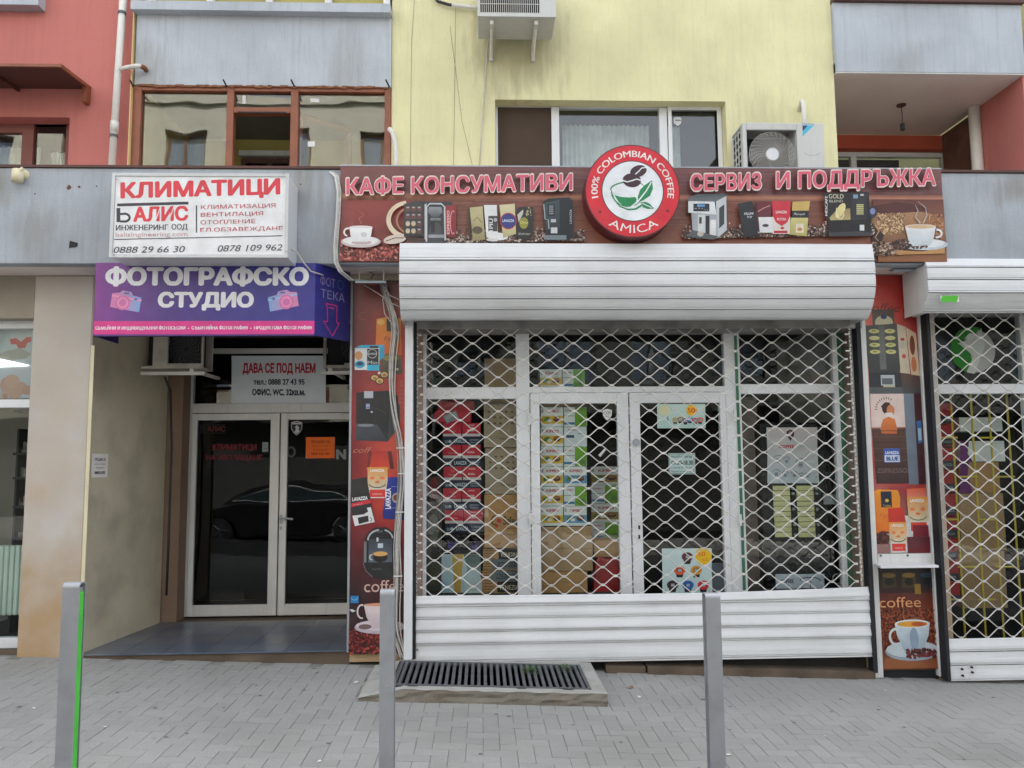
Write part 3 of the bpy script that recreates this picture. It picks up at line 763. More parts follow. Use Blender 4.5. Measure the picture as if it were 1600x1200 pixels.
for i, (ya, yb_) in enumerate(rows):
    xo = [3, 0, 1, 0, 0][i]
    ys = ya+21
    good('coffee_case', f'wide navy coffee capsule case with white lettering, {ORD[i]} of the five in its stack', 'case', (692+xo, ys, 752+xo, yb_), Yb, .3, m_navy, lav_navy, grp)
    good('coffee_box', f'left one of two red coffee boxes on the {ORD[i]} navy case', 'box', (692+xo, ya, 721+xo, ys), Yb, .3, m_redc, lambda p, *r: lav_red(p, *r), grp)
    good('coffee_box', f'right one of two red coffee boxes on the {ORD[i]} navy case', 'box', (722+xo, ya, 751+xo, ys), Yb, .3, m_redc, lambda p, *r: lav_red(p, *r, True), grp)
# red bag on top
b = MB(); Y = Yb-.0
pts = [(688, 661), (735, 661), (737, 640), (741, 638), (741, 626), (683, 626), (684, 640), (677, 644), (679, 661)]
b.prism([P(x, y, Y) for x, y in pts], (0, .2, 0)); o = b.build('red_bag', m_redc, None, bevel=.01, label='bright red gift bag with a silver sticker on top of the red box stack', cat='bag')
pr = Print(plane(Y-.001)); pr.poly([(692, 650), (712, 641), (717, 654), (698, 662)], (160, 160, 165)); pr.poly([(695, 651), (711, 643), (713, 648), (697, 656)], (190, 190, 195))
pr.txt('LAVAZZA', 702, 717, 629, 3, (235, 150, 150)); pr.build('silver_sticker', o, m_paper)
# black flower basket and ice cream poster
def icecream(p, x0, y0, x1, y1):
    p.rect(x0, y0, x1, y1, (196, 214, 222), (176, 200, 212)); p.poly([(x0+16, y0), (x0+34, y0), (x0+30, y1), (x0+20, y1)], (214, 178, 90), (200, 155, 70))
    p.poly([(x0+34, y0), (x1, y0), (x1, y1), (x0+36, y1), (x0+40, y0+22)], (90, 105, 100), (170, 190, 195)); p.ell(x0+50, y1-10, 14, 26, (196, 210, 216)); p.poly([(x0, y1-20), (x0+14, y1-8), (x0+12, y1), (x0, y1)], (150, 180, 195))
o = good('advert_board', 'pale blue board with a printed ice cream cone standing under the red box stack', 'poster', (690, 866, 751, 926), Yb-.02, .02, m_wcard, icecream)
b = MB(); 
for _ in range(260):
    c = P(random.uniform(694, 750), random.uniform(836, 864), Yb+.02); a = Vector([random.uniform(-1, 1) for _ in range(3)]).normalized()*.03; d = Vector([random.uniform(-1, 1) for _ in range(3)]).normalized()*.02
    n = len(b.v); b.v += [tuple(c), tuple(c+a), tuple(c+a+d), tuple(c+d)]; b.f.append((n, n+1, n+2, n+3))
fb = b.build('dried_flowers', M('dark_flowers', c3(64, 56, 62), .9, var=.5, vs=30), None, label='bundle of dark dried flowers between the box stack and the ice cream board', cat='flowers')
b = MB(); b.rb((694, 860, 750, 866), Yb, Yb, Yb+.2); b.build('basket', m_black, fb)
b = MB()
for i in range(5):
    c = P(random.choice([705, 708, 738, 742]), random.uniform(846, 858), Yb-.01)
    for k in range(6):
        t = k*1.05; n = len(b.v); b.v += [tuple(c), (c.x+.03*math.cos(t), c.y, c.z+.03*math.sin(t)), (c.x+.03*math.cos(t+.8), c.y+.01, c.z+.03*math.sin(t+.8))]; b.f.append((n, n+1, n+2))
b.build('blossom', M('violet_blossom', c3(90, 80, 150), .8, var=.4, vs=15), fb)
# left dark jacket-like thing: dark printed roll-up
good('rolled_banner', 'dark grey rolled banner leaning at the far left of the shop window', 'banner', (668, 745, 690, 926), Yb+.12, .05, M('dark_fabric_banner', c3(100, 92, 86), .9, var=.4, vs=7),
     lambda p, x0, y0, x1, y1: (p.rect(x0, y0, x1, y1, (92, 70, 66), (110, 112, 104)), p.ell(x0+11, y0+18, 7, 18, (150, 60, 60)), p.ell(x0+9, y0+80, 9, 22, (150, 146, 136)), p.ell(x0+12, y0+120, 7, 20, (70, 66, 62)), p.ell(x0+12, y0+150, 8, 20, (120, 118, 90))))
# cardboard cartons
def carton(p, x0, y0, x1, y1):
    for r in range(3): 
        for q in range(5): p.rect(x0+6+q*9, y0+12+r*9, x0+10+q*9, y0+15+r*9, (120, 95, 70)); 
    p.txt('MADE IN IT', x0+25, x1, y0+(y1-y0)*.78, 3.4, (105, 82, 62)); p.rect(x0, y0+1, x1, y0+1.8, (140, 112, 84))
Yc = YS+.14
gc = 'cardboard cartons stacked at the right of the left shop window'
good('carton', 'plain carton behind the transom glass, on top of the carton stack', 'carton', (757, 560, 810, 606), Yc+.15, .3, m_card, None, gc)
good('carton', 'brown carton filling the gap behind the white transom bar', 'carton', (757, 607, 810, 629), Yc+.15, .3, m_card, None, gc)
good('carton', 'tall pale carton with small printed marks just under the transom bar', 'carton', (756, 630, 810, 699), Yc, .35, m_card2, carton, gc)
good('carton', 'pale carton with small printed marks right above the tan logo carton', 'carton', (758, 700, 810, 772), Yc, .35, m_card2, carton, gc)
def selecta(p, x0, y0, x1, y1):
    p.rect(x0, y0, x1, y1, (188, 140, 88)); p.txt('Selecta', x0+29, x0+62, y0+33, 14, (40, 34, 34), bold=.015)
    p.arc(x0+17, y0+40, 6, 7, 60, 300, 1.6, (40, 34, 34)); p.ell(x0+23, y0+41, 4, 3.4, (200, 60, 60), .5); p.ell(x0+19, y0+49, 3, 2.4, (200, 60, 60)); p.txt('PAPER', x0+32, x0+50, y0+51, 3, (120, 80, 50)); p.txt('7 g x 150 pezzi', x0+22, x0+50, y0+60, 3, (70, 55, 45))
good('carton', 'orange-tan carton with a black word and small red logo', 'carton', (757, 773, 815, 856), Yc, .35, m_card3, selecta, gc)
def vend(t, t2, flip=False):
    def f(p, x0, y0, x1, y1):
        p.rect(x0, y0, x1, y1, (182, 136, 90)); h = y1-y0
        for q in range(8): p.rect(x0+1, y0+2+q*h/8, x0+16+q % 2*3, y0+2.9+q*h/8, (70, 56, 46))
        a, b_ = ((0, .48), (.48, .95))[::-1 if flip else 1]
        p.rect(x0+24, y0+a[0]*h, x1, y0+a[1]*h, (48, 42, 38)); p.txt(t, x0+27, x0+58, y0+(a[0]+.14)*h, h*.22, (205, 190, 170), bold=.02)
        p.rect(x0+14, y0+b_[0]*h, x1, y0+b_[1]*h, (110, 116, 120)); p.txt(t2, x0+22, x0+54, y0+(b_[0]+.12)*h, h*.25, (50, 46, 44), shear=.4)
    return f
good('carton', 'striped carton with dark vending label directly under the tan logo carton', 'carton', (755, 858, 812, 891), Yc, .35, m_card3, vend('VENDING', '972/200'), gc)
good('carton', 'striped carton with grey label at the bottom of the carton stack', 'carton', (753, 892, 812, 927), Yc, .35, m_card3, vend('VENEZIA', '1257/200', True), gc)

# ---- boxes behind the left door leaf
def kimbo(c1, c2):
    def f(p, x0, y0, x1, y1):
        w, h = x1-x0, y1-y0
        p.rect(x0+.4, y0+.4, x1-.4, y1-.4, (226, 226, 222)); p.rect(x0+.4, y0+h*.45, x1-.4, y1-.5, c1, c2); p.rect(x0+.4, y1-h*.14, x1-.4, y1-.5, (226, 226, 222)); p.rect(x0+.4, y1-h*.3, x1-.4, y1-h*.14, c1)
        p.txt('KIMBO', x0+w*.25, x1-w*.2, y0+h*.14, h*.15, (190, 30, 60), bold=.03)
        p.ell(x0+w*.72, y0+h*.62, w*.16, h*.14, (92, 58, 44)); p.ell(x0+w*.72, y0+h*.57, w*.12, h*.06, (170, 110, 60)); p.ell(x0+w*.25, y0+h*.62, w*.16, h*.1, (90, 130, 60), -.5); p.ell(x0+w*.4, y0+h*.7, w*.1, h*.08, (225, 222, 215))
        p.rect(x0+1.5, y0+h*.12, x0+4, y0+h*.3, (150, 150, 150))
    return f
def kimwg(p, x0, y0, x1, y1):
    w, h = x1-x0, y1-y0
    p.rect(x0+.4, y0+.4, x0+w*.48, y1-.4, (222, 224, 222)); p.rect(x0+w*.48, y0+.4, x1-.4, y1-.4, (120, 175, 40), (104, 150, 40))
    p.txt('KIMBO', x0+w*.06, x0+w*.42, y0+h*.14, h*.1, (190, 50, 80), bold=.02); p.rect(x0+.8, y0+h*.44, x0+w*.47, y0+h*.47, (120, 120, 120)); p.rect(x0+.5, y0+h*.78, x0+w*.47, y0+h*.9, (60, 120, 160)); p.ell(x0+w*.8, y0+h*.75, w*.12, h*.12, (90, 130, 60))
def kimw(p, x0, y0, x1, y1):
    w, h = x1-x0, y1-y0
    p.rect(x0+.4, y0+.4, x1-.4, y1-.4, (216, 220, 222)); p.txt('KIMBO', x0+w*.2, x0+w*.6, y0+h*.1, h*.1, (180, 70, 90)); p.rect(x0+w*.1, y0+h*.42, x0+w*.45, y0+h*.56, (60, 80, 110)); p.line([(x0+w*.6, y0+h*.35), (x1-w*.2, y0+h*.35)], .8, (90, 90, 100))
yel, blu = kimbo((222, 180, 60), (206, 150, 50)), kimbo((90, 150, 190), (140, 150, 130))
gk = 'coffee boxes stacked behind the left shop door'
yy = [636, 667, 698, 729, 760, 791, 822]; on = ['topmost', 'second', 'third', 'fourth', 'fifth', 'bottom']
Yk = YS+.1
kinds = [('white and green', kimwg), ('plain white', kimw), ('white and green', kimwg), ('blue and white', blu), ('white and green', kimwg), ('blue and white', blu)]
for i in range(6):
    good('coffee_box', f'yellow and white coffee box, {on[i]} of six in the left column behind the door glass', 'box', (845, yy[i], 880, yy[i+1]-.5), Yk, .25, m_wcard, yel, gk)
    good('coffee_box', f'{kinds[i][0]} coffee box, {on[i]} of six in the second column behind the door glass', 'box', (881, yy[i], 917, yy[i+1]-.5), Yk, .25, m_wcard, kinds[i][1], gk)
good('coffee_box', 'yellow and white coffee box seen through the transom glass above the left door leaf', 'box', (844, 577, 878, 606), Yk+.02, .25, m_wcard, yel, gk)
good('coffee_box', 'white and green coffee box seen through the transom glass above the left door leaf', 'box', (879, 577, 914, 606), Yk+.02, .25, m_wcard, kimwg, gk)
good('carton', 'brown carton hidden behind the door head, under the boxes of the transom', 'carton', (846, 607, 914, 635), Yk+.02, .25, m_card, None, gk)
for i, (ya, yb_) in enumerate(((729, 758), (758, 787), (787, 816), (816, 843))):
    good('coffee_box', f'dim {"white" if i != 1 else "green"} coffee box standing deeper in the shop, {on[i]} of the third column', 'box', (924, ya, 968, yb_-.5), Yk+.35, .25, m_wcard, (lambda p, *r: kimbo((160, 130, 60), (120, 96, 60))(p, *r)) if i % 2 == 0 else kimwg, 'dim coffee boxes of the third column')  # duller print tones paint in the shade deeper inside the shop
for r, l, mt in (((846, 823, 926, 892), 'large plain brown carton directly under the coffee box columns', m_card), ((846, 893, 918, 927), 'low brown carton at the bottom behind the left door leaf', m_card3)):
    good('carton', l, 'carton', r, Yk, .35, mt, lambda p, x0, y0, x1, y1: p.rect(x0, y0+(y1-y0)*.48, x1, y0+(y1-y0)*.5, (150, 118, 84)), 'cartons under the coffee box columns')
good('carton', 'tan carton above the red sack beside the door stile', 'carton', (928, 844, 968, 870), Yk+.05, .3, m_card3)
b = MB(); ys_ = [(928, 927), (968, 927), (968, 876), (960, 871), (948, 874), (936, 868), (930, 880)]
b.prism([P(x, y, Yk+.02) for x, y in ys_], (0, .22, 0)); b.build('red_sack', M('red_foil', c3(176, 40, 44, .8), .35, var=.25, vs=12), None, bevel=.015, seg=2, label='glossy dark red coffee sack at the bottom beside the door stile', cat='sack')
# stickers and notes on the doors
def sheet(label, cat, rect, Y, draw, name='paper_notice', k=.85, thick=.002, mat=None, group=None):
    X0, X1, Z0, Z1 = RB(*rect, Y); o = MB().box(X0, X1, Y-thick, Y, Z0, Z1).build(name, mat or m_wcard, None, label=label, cat=cat, group=group)
    p = Print(plane(Y-thick-.0004), k=k); draw(p, *rect); p.build('print', o, m_paper); return o
YGl = YS+.008
def shield(p, x0, y0, x1, y1, a=(225, 225, 228), b_=(120, 122, 128)):
    cx = (x0+x1)/2; w = x1-x0; h = y1-y0
    p.poly([(x0, y0+h*.1), (cx, y0), (x1, y0+h*.1), (x1, y0+h*.55), (cx+w*.2, y1-h*.12), (cx, y1), (cx-w*.2, y1-h*.12), (x0, y0+h*.55)], a)
def shieldthing(label, cx, cy, s, Y, dark=False):
    w, h = s, s*1.3; pts = [(cx-w, cy-h*.8), (cx, cy-h), (cx+w, cy-h*.8), (cx+w, cy+h*.1), (cx+w*.5, cy+h*.7), (cx, cy+h), (cx-w*.5, cy+h*.7), (cx-w, cy+h*.1)]
    b = MB(); b.prism([P(x, y, Y-.002) for x, y in pts], (0, .0015, 0)); o = b.build('shield_sticker', m_wcard, None, label=label, cat='sticker')
    p = Print(plane(Y-.0026)); 
    if dark:
        q = lambda f: [(cx+(x-cx)*f, cy+(y-cy)*f) for x, y in pts]
        p.poly(q(.9), (40, 40, 42)); p.poly([(cx-w*.4, cy+h*.6), (cx-w*.1, cy), (cx-w*.35, cy-h*.1), (cx+w*.05, cy-h*.45), (cx+w*.5, cy-h*.1), (cx+w*.35, cy+h*.15), (cx+w*.55, cy+h*.45), (cx, cy+h*.8)], (205, 205, 205)); p.rect(cx-w*.8, cy-h*.75, cx+w*.8, cy-h*.55, (200, 200, 200))
    else:
        p.txt('COT', cx-w*.8, cx+w*.8, cy-h*.6, h*.5, (60, 60, 66), bold=.02); p.rect(cx-w*.35, cy+h*.15, cx+w*.3, cy+h*.35, (120, 120, 126))
    p.build('print', o, m_paper); return o
shieldthing('small white shield sticker at the top right of the left shop door glass', 949, 648, 7, YGl)
b = MB(); b.prism([P(x, y, YGl-.002) for x, y in ((935, 711), (946, 699), (948, 701), (938, 714))], (0, .0015, 0)); b.build('tape_strip', m_wcard, None, label='slanting strip of clear tape on the left shop door glass', cat='tape')
def capsule(p, x, y, c, r=9):
    p.poly([(x-r*.8, y), (x+r*.8, y), (x+r*.5, y+r*1.25), (x-r*.5, y+r*1.25)], (30, 28, 30)); p.ell(x, y, r, r*.8, c); p.ell(x, y-.5, r*.62, r*.45, tuple(int(q*.75) for q in c)); p.rect(x-2.5, y-2, x+3, y+2.5, (150, 170, 172))
def post50(p, x0, y0, x1, y1):
    p.rect(x0, y0, x1, y1, (196, 222, 214), (176, 206, 198)); p.ell(x0+11, y0+10, 9, 8, (214, 214, 170)); p.ell(x0+54, y0+10, 9, 9, (240, 190, 40)); p.txt('50-', x0+47, x0+63, y0+6, 8, (215, 80, 40), bold=.02)
    for x, c in ((28, (206, 170, 50)), (36, (170, 130, 60)), (44, (90, 60, 110)), (51, (50, 120, 190)), (59, (210, 60, 50)), (67, (230, 90, 50))): capsule(p, x0+x, y0+24+(x % 3), c, 5)
    p.line([(x0+14, y0+22), (x0+16, y0+18), (x0+17, y0+26)], 1.4, (60, 110, 150))
sheet('pale green landscape poster with coloured coffee capsules at the top of the right door glass', 'poster', (1027, 631, 1102, 669), YGl, post50, 'capsule_poster')
def hours(p, x0, y0, x1, y1):
    p.rect(x0, y0, x1, y1, (184, 208, 204)); cx = (x0+x1)/2
    for r in (x0+1, x1-2): p.rect(r, y0+1, r+.8, y1-1, (60, 90, 86))
    p.rect(x0+1, y0+1, x1-1, y0+1.8, (60, 90, 86)); p.rect(x0+1, y1-1.8, x1-1, y1-1, (60, 90, 86))
    p.txt('РАБОТНО ВРЕМЕ', x0+4, x1-4, y0+4, 4, (40, 70, 66), bold=.02); p.txt('09.30-18.30', x0+4, x1-3, y0+11, 7, (30, 40, 40), bold=.03); p.txt('Събота 09.00-13.00', x0+4, x1-4, y0+21, 3, (50, 70, 70)); p.txt('Неделя почивен ден', x0+4, x1-4, y0+27, 3, (50, 70, 70))
sheet('small mint opening hours card in the middle of the right door glass', 'notice', (1045, 708, 1086, 741), YGl, hours, 'opening_hours')
def caps(p, x0, y0, x1, y1):
    p.rect(x0, y0, x1, y1, (202, 222, 222), (186, 210, 210)); p.ell(x0+64, y0+12, 13, 14, (236, 190, 30)); p.txt('50', x0+55, x0+67, y0+5, 7, (220, 110, 40), bold=.02); p.txt('ct', x0+62, x0+72, y0+14, 5, (220, 110, 40))
    for x, y, c in ((39, 13, (110, 50, 64)), (27, 34, (222, 90, 50)), (53, 34, (210, 150, 50)), (16, 57, (60, 44, 50)), (40, 57, (44, 100, 180)), (64, 57, (210, 40, 60))): capsule(p, x0+x, y0+y, c, 9)
sheet('square pale poster with a triangle of six capsules low on the right door', 'poster', (1035, 857, 1112, 927), YGl, caps, 'capsule_poster')
good('grey_folder', 'grey-blue folder leaning beside the capsule poster at the foot of the right door', 'folder', (1113, 880, 1136, 927), YS+.09, .03, M('grey_folder', c3(120, 126, 140), .6))
# ---- vending machine in the right bay
Yv = YS+.16
vm = MB().rb((1190, 660, 1306, 990), Yv, Yv, Yv+.6).build('vending_machine', M('black_gloss', c3(22, 22, 25), .2), None, bevel=.01, label='black vending machine with rows of yellow product buttons in the right shop window', cat='vending machine')
def vposter(p, x0, y0, x1, y1):
    p.rect(x0, y0, x1, y1, (226, 208, 208), (206, 212, 220)); cx = x0+36
    p.poly([(cx-6, y0+6), (cx, y0+3), (cx+6, y0+6), (cx+6, y0+12), (cx, y0+21), (cx-6, y0+12)], (86, 46, 50)); p.ell(cx, y0+9, 3, 3, (200, 170, 170))
    p.txt('COFFEE', x0+18, x0+42, y0+27, 5, (196, 40, 60), bold=.04); p.txt('FOR', x0+43, x0+58, y0+27, 4, (190, 180, 190))
    for x, y, s in ((17, 48, 8), (30, 50, 6), (52, 54, 9), (14, 70, 7), (28, 72, 6), (42, 72, 6), (53, 74, 5), (63, 74, 5)):
        p.arc(x0+x, y0+y, s*.8, s*.6, 180, 360, 1, (120, 126, 136)); p.rect(x0+x-s*.4, y0+y, x0+x+s*.4, y0+y+s*.9, (165, 170, 178)); p.line([(x0+x-s*.4, y0+y+s*.5), (x0+x+s*.4, y0+y+s*.4)], .8, (90, 94, 104))
pr = Print(plane(Yv-.0115)); MB().rb((1199, 668, 1277, 755), Yv, Yv-.011, Yv-.001).build('door_panel', m_wcard, vm); vposter(pr, 1199, 668, 1277, 755); pr.build('printed_panel', vm, m_paper)
for cx0 in (1207, 1244):
    for i in range(10):
        yb_ = 759+i*8.1
        MB().rb((cx0+i*.4, yb_, cx0+26+i*.4, yb_+7.2), Yv, Yv-.012, Yv-.0005).build('selection_label', M('pale_yellow_label', c3(222, 214, 158, .88), .6) if i+cx0 == 1207 else bpy.data.materials['pale_yellow_label'], vm)
        if i % 3 != 2:
            c = P(cx0+31+i*.4, yb_+4, Yv); MB().tube([(c.x, Yv-.014, c.z), (c.x, Yv-.0005, c.z)], .013, 10).build('button', m_steel, vm)
pr = Print(plane(Yv-.0115)); MB().rb((1213, 897, 1288, 990), Yv, Yv-.011, Yv-.001).build('lower_panel', m_wcard, vm)
pr.rect(1213, 897, 1288, 990, (206, 212, 226)); pr.txt('COFFEE', 1220, 1240, 905, 6, (50, 50, 60), bold=.03); pr.arc(1266, 908, 16, 6, 180, 360, 1.4, (60, 64, 80)); pr.line([(1266, 902), (1266, 925)], 1.2, (70, 74, 90)); pr.rect(1252, 918, 1258, 927, (70, 74, 90)); pr.build('printed_panel', vm, m_paper)
rg = MB(); c = P(1308, 904, Yv-.02); rg.tube([(c.x+.042*math.cos(R(t)), Yv-.03, c.z+.042*math.sin(R(t))) for t in range(0, 361, 18)], .006, 6); rg.build('chrome_ring', m_steel, vm)
MB().rb((1290, 738, 1305, 748), Yv, Yv-.01, Yv-.001).build('display', M('display', c3(60, 66, 72), .3), vm)
good('coffee_maker', 'grey coffee dispenser behind the right edge of the vending machine window', 'machine', (1288, 772, 1309, 788), Yv-.04, .03, m_steel)
good('display_panel', 'brownish ribbed panel at the left of the vending machine', 'panel', (1165, 620, 1189, 990), YS+.25, .04, M('ribbed_panel', c3(120, 104, 98), .7, var=.2, vs=12))

# ================================================================== ROLLER GRILLES
def wave(n, per, h, up):
    pts = []
    for i in range(n+1):
        x = i*per/2; hi = (i % 2 == 0) == up; z = h/2 if hi else -h/2
        pts += [(x-per*.035, 0, z), (x+per*.035, 0, z)]
        if i < n:
            s = -1 if hi else 1
            pts += [(x+per*.11, 0, z+s*h*.14), (x+per*.39, 0, z+s*h*.86)]
    return pts
def grille(label, X0, X1, ztop, zbot, Y, nr, per, r=.0043, tabs=True):
    t = thing('roller_grille', label, 'roller shutter', ((X0+X1)/2, Y, zbot))
    h = (ztop-zbot)/nr; n = int((X1-X0)/(per/2)); off = (X1-X0-n*per/2)/2
    mesh = {}
    for up in (True, False):
        b = MB(); b.tube([(X0+off+x, Y, z) for x, _, z in wave(n, per, h, up)], r, 6)
        o = b.build('rod', m_rod, t, smooth=True); mesh[up] = (o.data, o); 
    for k in range(nr):
        up = k % 2 == 0; zc = zbot+h*(k+.5)
        d, o0 = mesh[up]
        if k < 2: o = o0
        else: o = bpy.data.objects.new('rod', d); COL.objects.link(o); o.parent = t
        # mesh was built at z ~ 0 relative to world; shift
        o.location = (0, 0, zc)
    cl = MB()
    for k in range(nr+1):
        for i in range(n+1):
            up_lo = k > 0 and ((i % 2 == 0) == ((k-1) % 2 == 0))      # rod below peaks here
            up_hi = k < nr and ((i % 2 == 0) != (k % 2 == 0))         # rod above dips here
            if up_lo or up_hi:
                x = X0+off+i*per/2; z = zbot+h*k
                cl.box(x-.012, x+.012, Y-.009, Y+.009, z-.0085, z+.0085)
    if tabs:
        for k in range(nr+1):
            z = zbot+h*k
            if k % 2 == 0:
                cl.box(X1-off-.0, X1+.01, Y-.007, Y+.007, z-.006, z+.006)
                cl.box(X0-.01, X0+off, Y-.007, Y+.007, z-.006, z+.006)
    cl.build('link_clip', m_rod, t, kind='stuff')
    ch = MB()
    for xx in (X0-.014, X1+.014):
        for k in range(nr*2): z = zbot+h*k/2; ch.box(xx-.006+(k % 2)*.004, xx+.004+(k % 2)*.004, Y-.006, Y+.006, z, z+h*.36)
    ch.build('side_chain', m_rod, t, kind='stuff')
    return t
def slat_profile(mb, X0, X1, zt, zb, Y, tilt=.012, lip=.014, curve=.012, sag=None):
    # convex aluminium slat: bulges to the street, rolled lip below
    pr = [(0, 0), (-.004, -.006), (-tilt*.5, -.3*(zt-zb)), (-tilt, -.62*(zt-zb)), (-tilt*1.05, -(zt-zb)+lip+.006), (-.001, -(zt-zb)+lip), (-.001, -(zt-zb)+lip-.004), (-tilt*.9, -(zt-zb)+lip-.006), (-tilt*.9, -(zt-zb)+.004), (-.002, -(zt-zb)+.001)]
    k = 8; n0 = len(mb.v)
    for i in range(k+1):
        x = X0+(X1-X0)*i/k; s = sag(i/k) if sag else 0
        for j, (dy, dz) in enumerate(pr): mb.v.append((x, Y+dy, zt+dz+(s*(1-j/(len(pr)-1)) if sag else 0)))
        for dy, dz in reversed(pr): mb.v.append((x, Y+dy+.006, zt+dz+(s if sag and dz == 0 else 0)))
    m_ = len(pr)*2
    for i in range(k):
        for j in range(m_): a = n0+i*m_+j; b_ = n0+i*m_+(j+1) % m_; mb.f.append((a, a+m_, b_+m_, b_))
    mb.f.append(tuple(n0+j for j in range(m_))); mb.f.append(tuple(n0+k*m_+j for j in reversed(range(m_))))
    return mb
xg0, xg1 = RB(648, 700, 1340, 925, YGr)[:2]; xg0 = P(650, 720, YGr).x; xg1 = P(1338, 720, YGr).x
zg1, zg0 = P(990, 510, YGr).z, P(990, 927, YGr).z
per = 39.8*YGr/FPX
g1 = grille('white diamond-mesh roller grille closed over the middle coffee shop front', xg0+.02, xg1-.02, zg1, zg0, YGr, 31, per)
xs0_, xs1_ = P(646, 980, YGr).x, P(1362, 980, YGr).x
yb5 = [928, 943, 962, 982, 1002, 1029]
zz5 = [P(1000, y, YGr).z for y in yb5]
for i in range(5):
    sg = (lambda f: .035*max(0, f-.62)**1.3/.29+.012*(1-f)**2) if i == 0 else None
    b = MB(); slat_profile(b, xs0_, xs1_, zz5[i]-.0005, zz5[i+1]+.0005, YGr-.01, tilt=.018 if i in (0, 2, 3) else .012, sag=sg)
    b.build('slat', m_alu, g1)
kr = MB()
for px, py in ((1349, 1027), (1357, 1027), (652, 1015)): c = P(px, py, YGr-.02); kr.tube([(c.x, c.y, c.z), (c.x, c.y-.012, c.z)], .006, 8)
kr.build('rivet', m_black, g1)
bot = MB(); bot.box(xs0_, xs1_, YGr-.02, YGr+.02, zz5[5]-.014, zz5[5]-.001); bot.build('bottom_bar', m_white2, g1)
# guide rails: white posts with black seals
ra = RB(632, 520, 645, 1000, YGr-.06)
gr_ = MB(); gr_.box(ra[0], ra[1], YGr-.07, YW-.002, P(638, 1028, YGr).z, P(638, 500, YGr).z); gr_.build('guide_rail', m_white, g1, bevel=.004)
MB().box(ra[1]+.001, ra[1]+.026, YGr-.035, YW-.002, P(638, 1028, YGr).z, P(638, 505, YGr).z).build('rail_seal', m_black, g1)
rs = RB(1340, 600, 1348, 1000, YGr)
xa_ = P(1352, 780, YGr).x
MB().box(xa_-.018, xa_+.018, YGr-.035, YW-.002, P(1360, 1050, YGr).z, P(1340, 500, YGr).z).build('rail_seal', m_black, g1)
# housing of convex panels
def housing(label, X0, X1, rows_px, Ys, Xm, name='shutter_housing'):
    t = thing(name, label, 'shutter box', ((X0+X1)/2, Ys[0], P(Xm, rows_px[-1], Ys[-1]).z))
    for i in range(len(rows_px)-1):
        ya, yb_ = Ys[i], Ys[i+1]; za, zb_ = P(Xm, rows_px[i], ya).z, P(Xm, rows_px[i+1], yb_).z
        b = MB(); f = lambda s, o=0: (ya+(yb_-ya)*s - o, za+(zb_-za)*s)
        prof = [f(0, -.01), f(.025, .003), f(.5, .006), f(.80, .004), f(.83, -.004), f(.86, .006), f(.925, .008), f(.945, -.02), f(1, -.014)]
        prof2 = [(y+.026, z) for y, z in reversed(prof)]
        pp = prof+prof2; n0 = len(b.v); k = 6
        for q in range(k+1):
            x = X0+(X1-X0)*q/k; w_ = .0025*math.sin(q*1.7+i)
            for y, z in pp: b.v.append((x, y+w_*.5, z+w_*.6-.0006))
        m_ = len(pp)
        for q in range(k):
            for j in range(m_): a = n0+q*m_+j; c_ = n0+q*m_+(j+1) % m_; b.f.append((a, a+m_, c_+m_, c_))
        b.f.append(tuple(range(n0, n0+m_))); b.f.append(tuple(n0+k*m_+j for j in reversed(range(m_))))
        b.build('housing_panel', m_alu, t)
    for xx in (X0+.004, X1-.004):
        e = MB(); pts = [(xx, Ys[i]+.013, P(Xm, rows_px[i], Ys[i]).z) for i in range(len(Ys))]+[(xx, YW-.065, P(Xm, rows_px[-1], Ys[-1]).z), (xx, YF-.022 if Ys[0] < YF else YW-.065, zf0-.01)]
        if Ys[0] < YF: pts = pts[:-1]+[(xx, YW-.065, zf0-.01), (xx, YF-.03, zf0-.01), (xx, YF-.03, pts[0][2])]
        e.prism(pts, (.003 if xx < (X0+X1)/2 else -.003, 0, 0)); e.build('end_cap', m_white2, t)
    return t
hx0, hx1 = P(624, 440, 6.26).x, P(1367, 440, 6.26).x
housing('long white housing of curved panels above the closed middle grille', hx0, hx1, [380, 408, 428, 448, 467, 484, 499], [6.28, 6.25, 6.248, 6.25, 6.285, 6.335, 6.41], 990)
# ---- right hand shop grille
YG2r = 6.68
xh0 = P(1467, 740, YG2r).x; xh1 = P(1467, 740, YG2r).x+3.0
zt_, zb_ = P(1530, 487, YG2r).z, P(1530, 996, YG2r).z
xh0 = P(1468, 740, YG2r).x-.02
g2 = grille('white diamond-mesh roller grille over the shop at the right edge', xh0, xh0+1.9, zt_, zb_, YG2r, 36, 41.3*YG2r/FPX)
for i, (a, c) in enumerate(((997, 1017), (1018, 1038), (1039, 1063))):
    b = MB(); slat_profile(b, xh0, xh0+1.92, P(1530, a, YG2r).z, P(1530, c, YG2r).z, YG2r-.01, tilt=.012); b.build('slat', m_alu, g2)
kr = MB()
for px, py in ((1502, 1045), (1517, 1042), (1503, 1055), (1518, 1050)): c = P(px, py, YG2r-.02); kr.tube([(c.x, c.y-.004, c.z), (c.x, c.y-.02, c.z)], .009, 8)
kr.build('bolt', m_black, g2)
xb_ = P(1459, 740, YG2r).x
MB().box(xb_-.006, xb_+.022, YG2r-.04, YW+.1, P(1480, 1062, YG2r).z, P(1445, 485, YG2r).z).build('rail_seal', m_black, g2)
housing('white housing of curved panels above the grille at the right edge', P(1454, 440, 6.3).x, P(1454, 440, 6.3).x+2.3, [404, 418, 437, 458, 488], [6.38, 6.34, 6.34, 6.34, 6.46], 1525)
sheet('green rectangle sticker on the lower housing panel at the right edge', 'sticker', (1469, 462, 1498, 472), 6.33, lambda p, x0, y0, x1, y1: p.poly([(x0+3, y0), (x1, y0), (x1-3, y1), (x0, y1)], (90, 190, 60)), 'green_sticker')
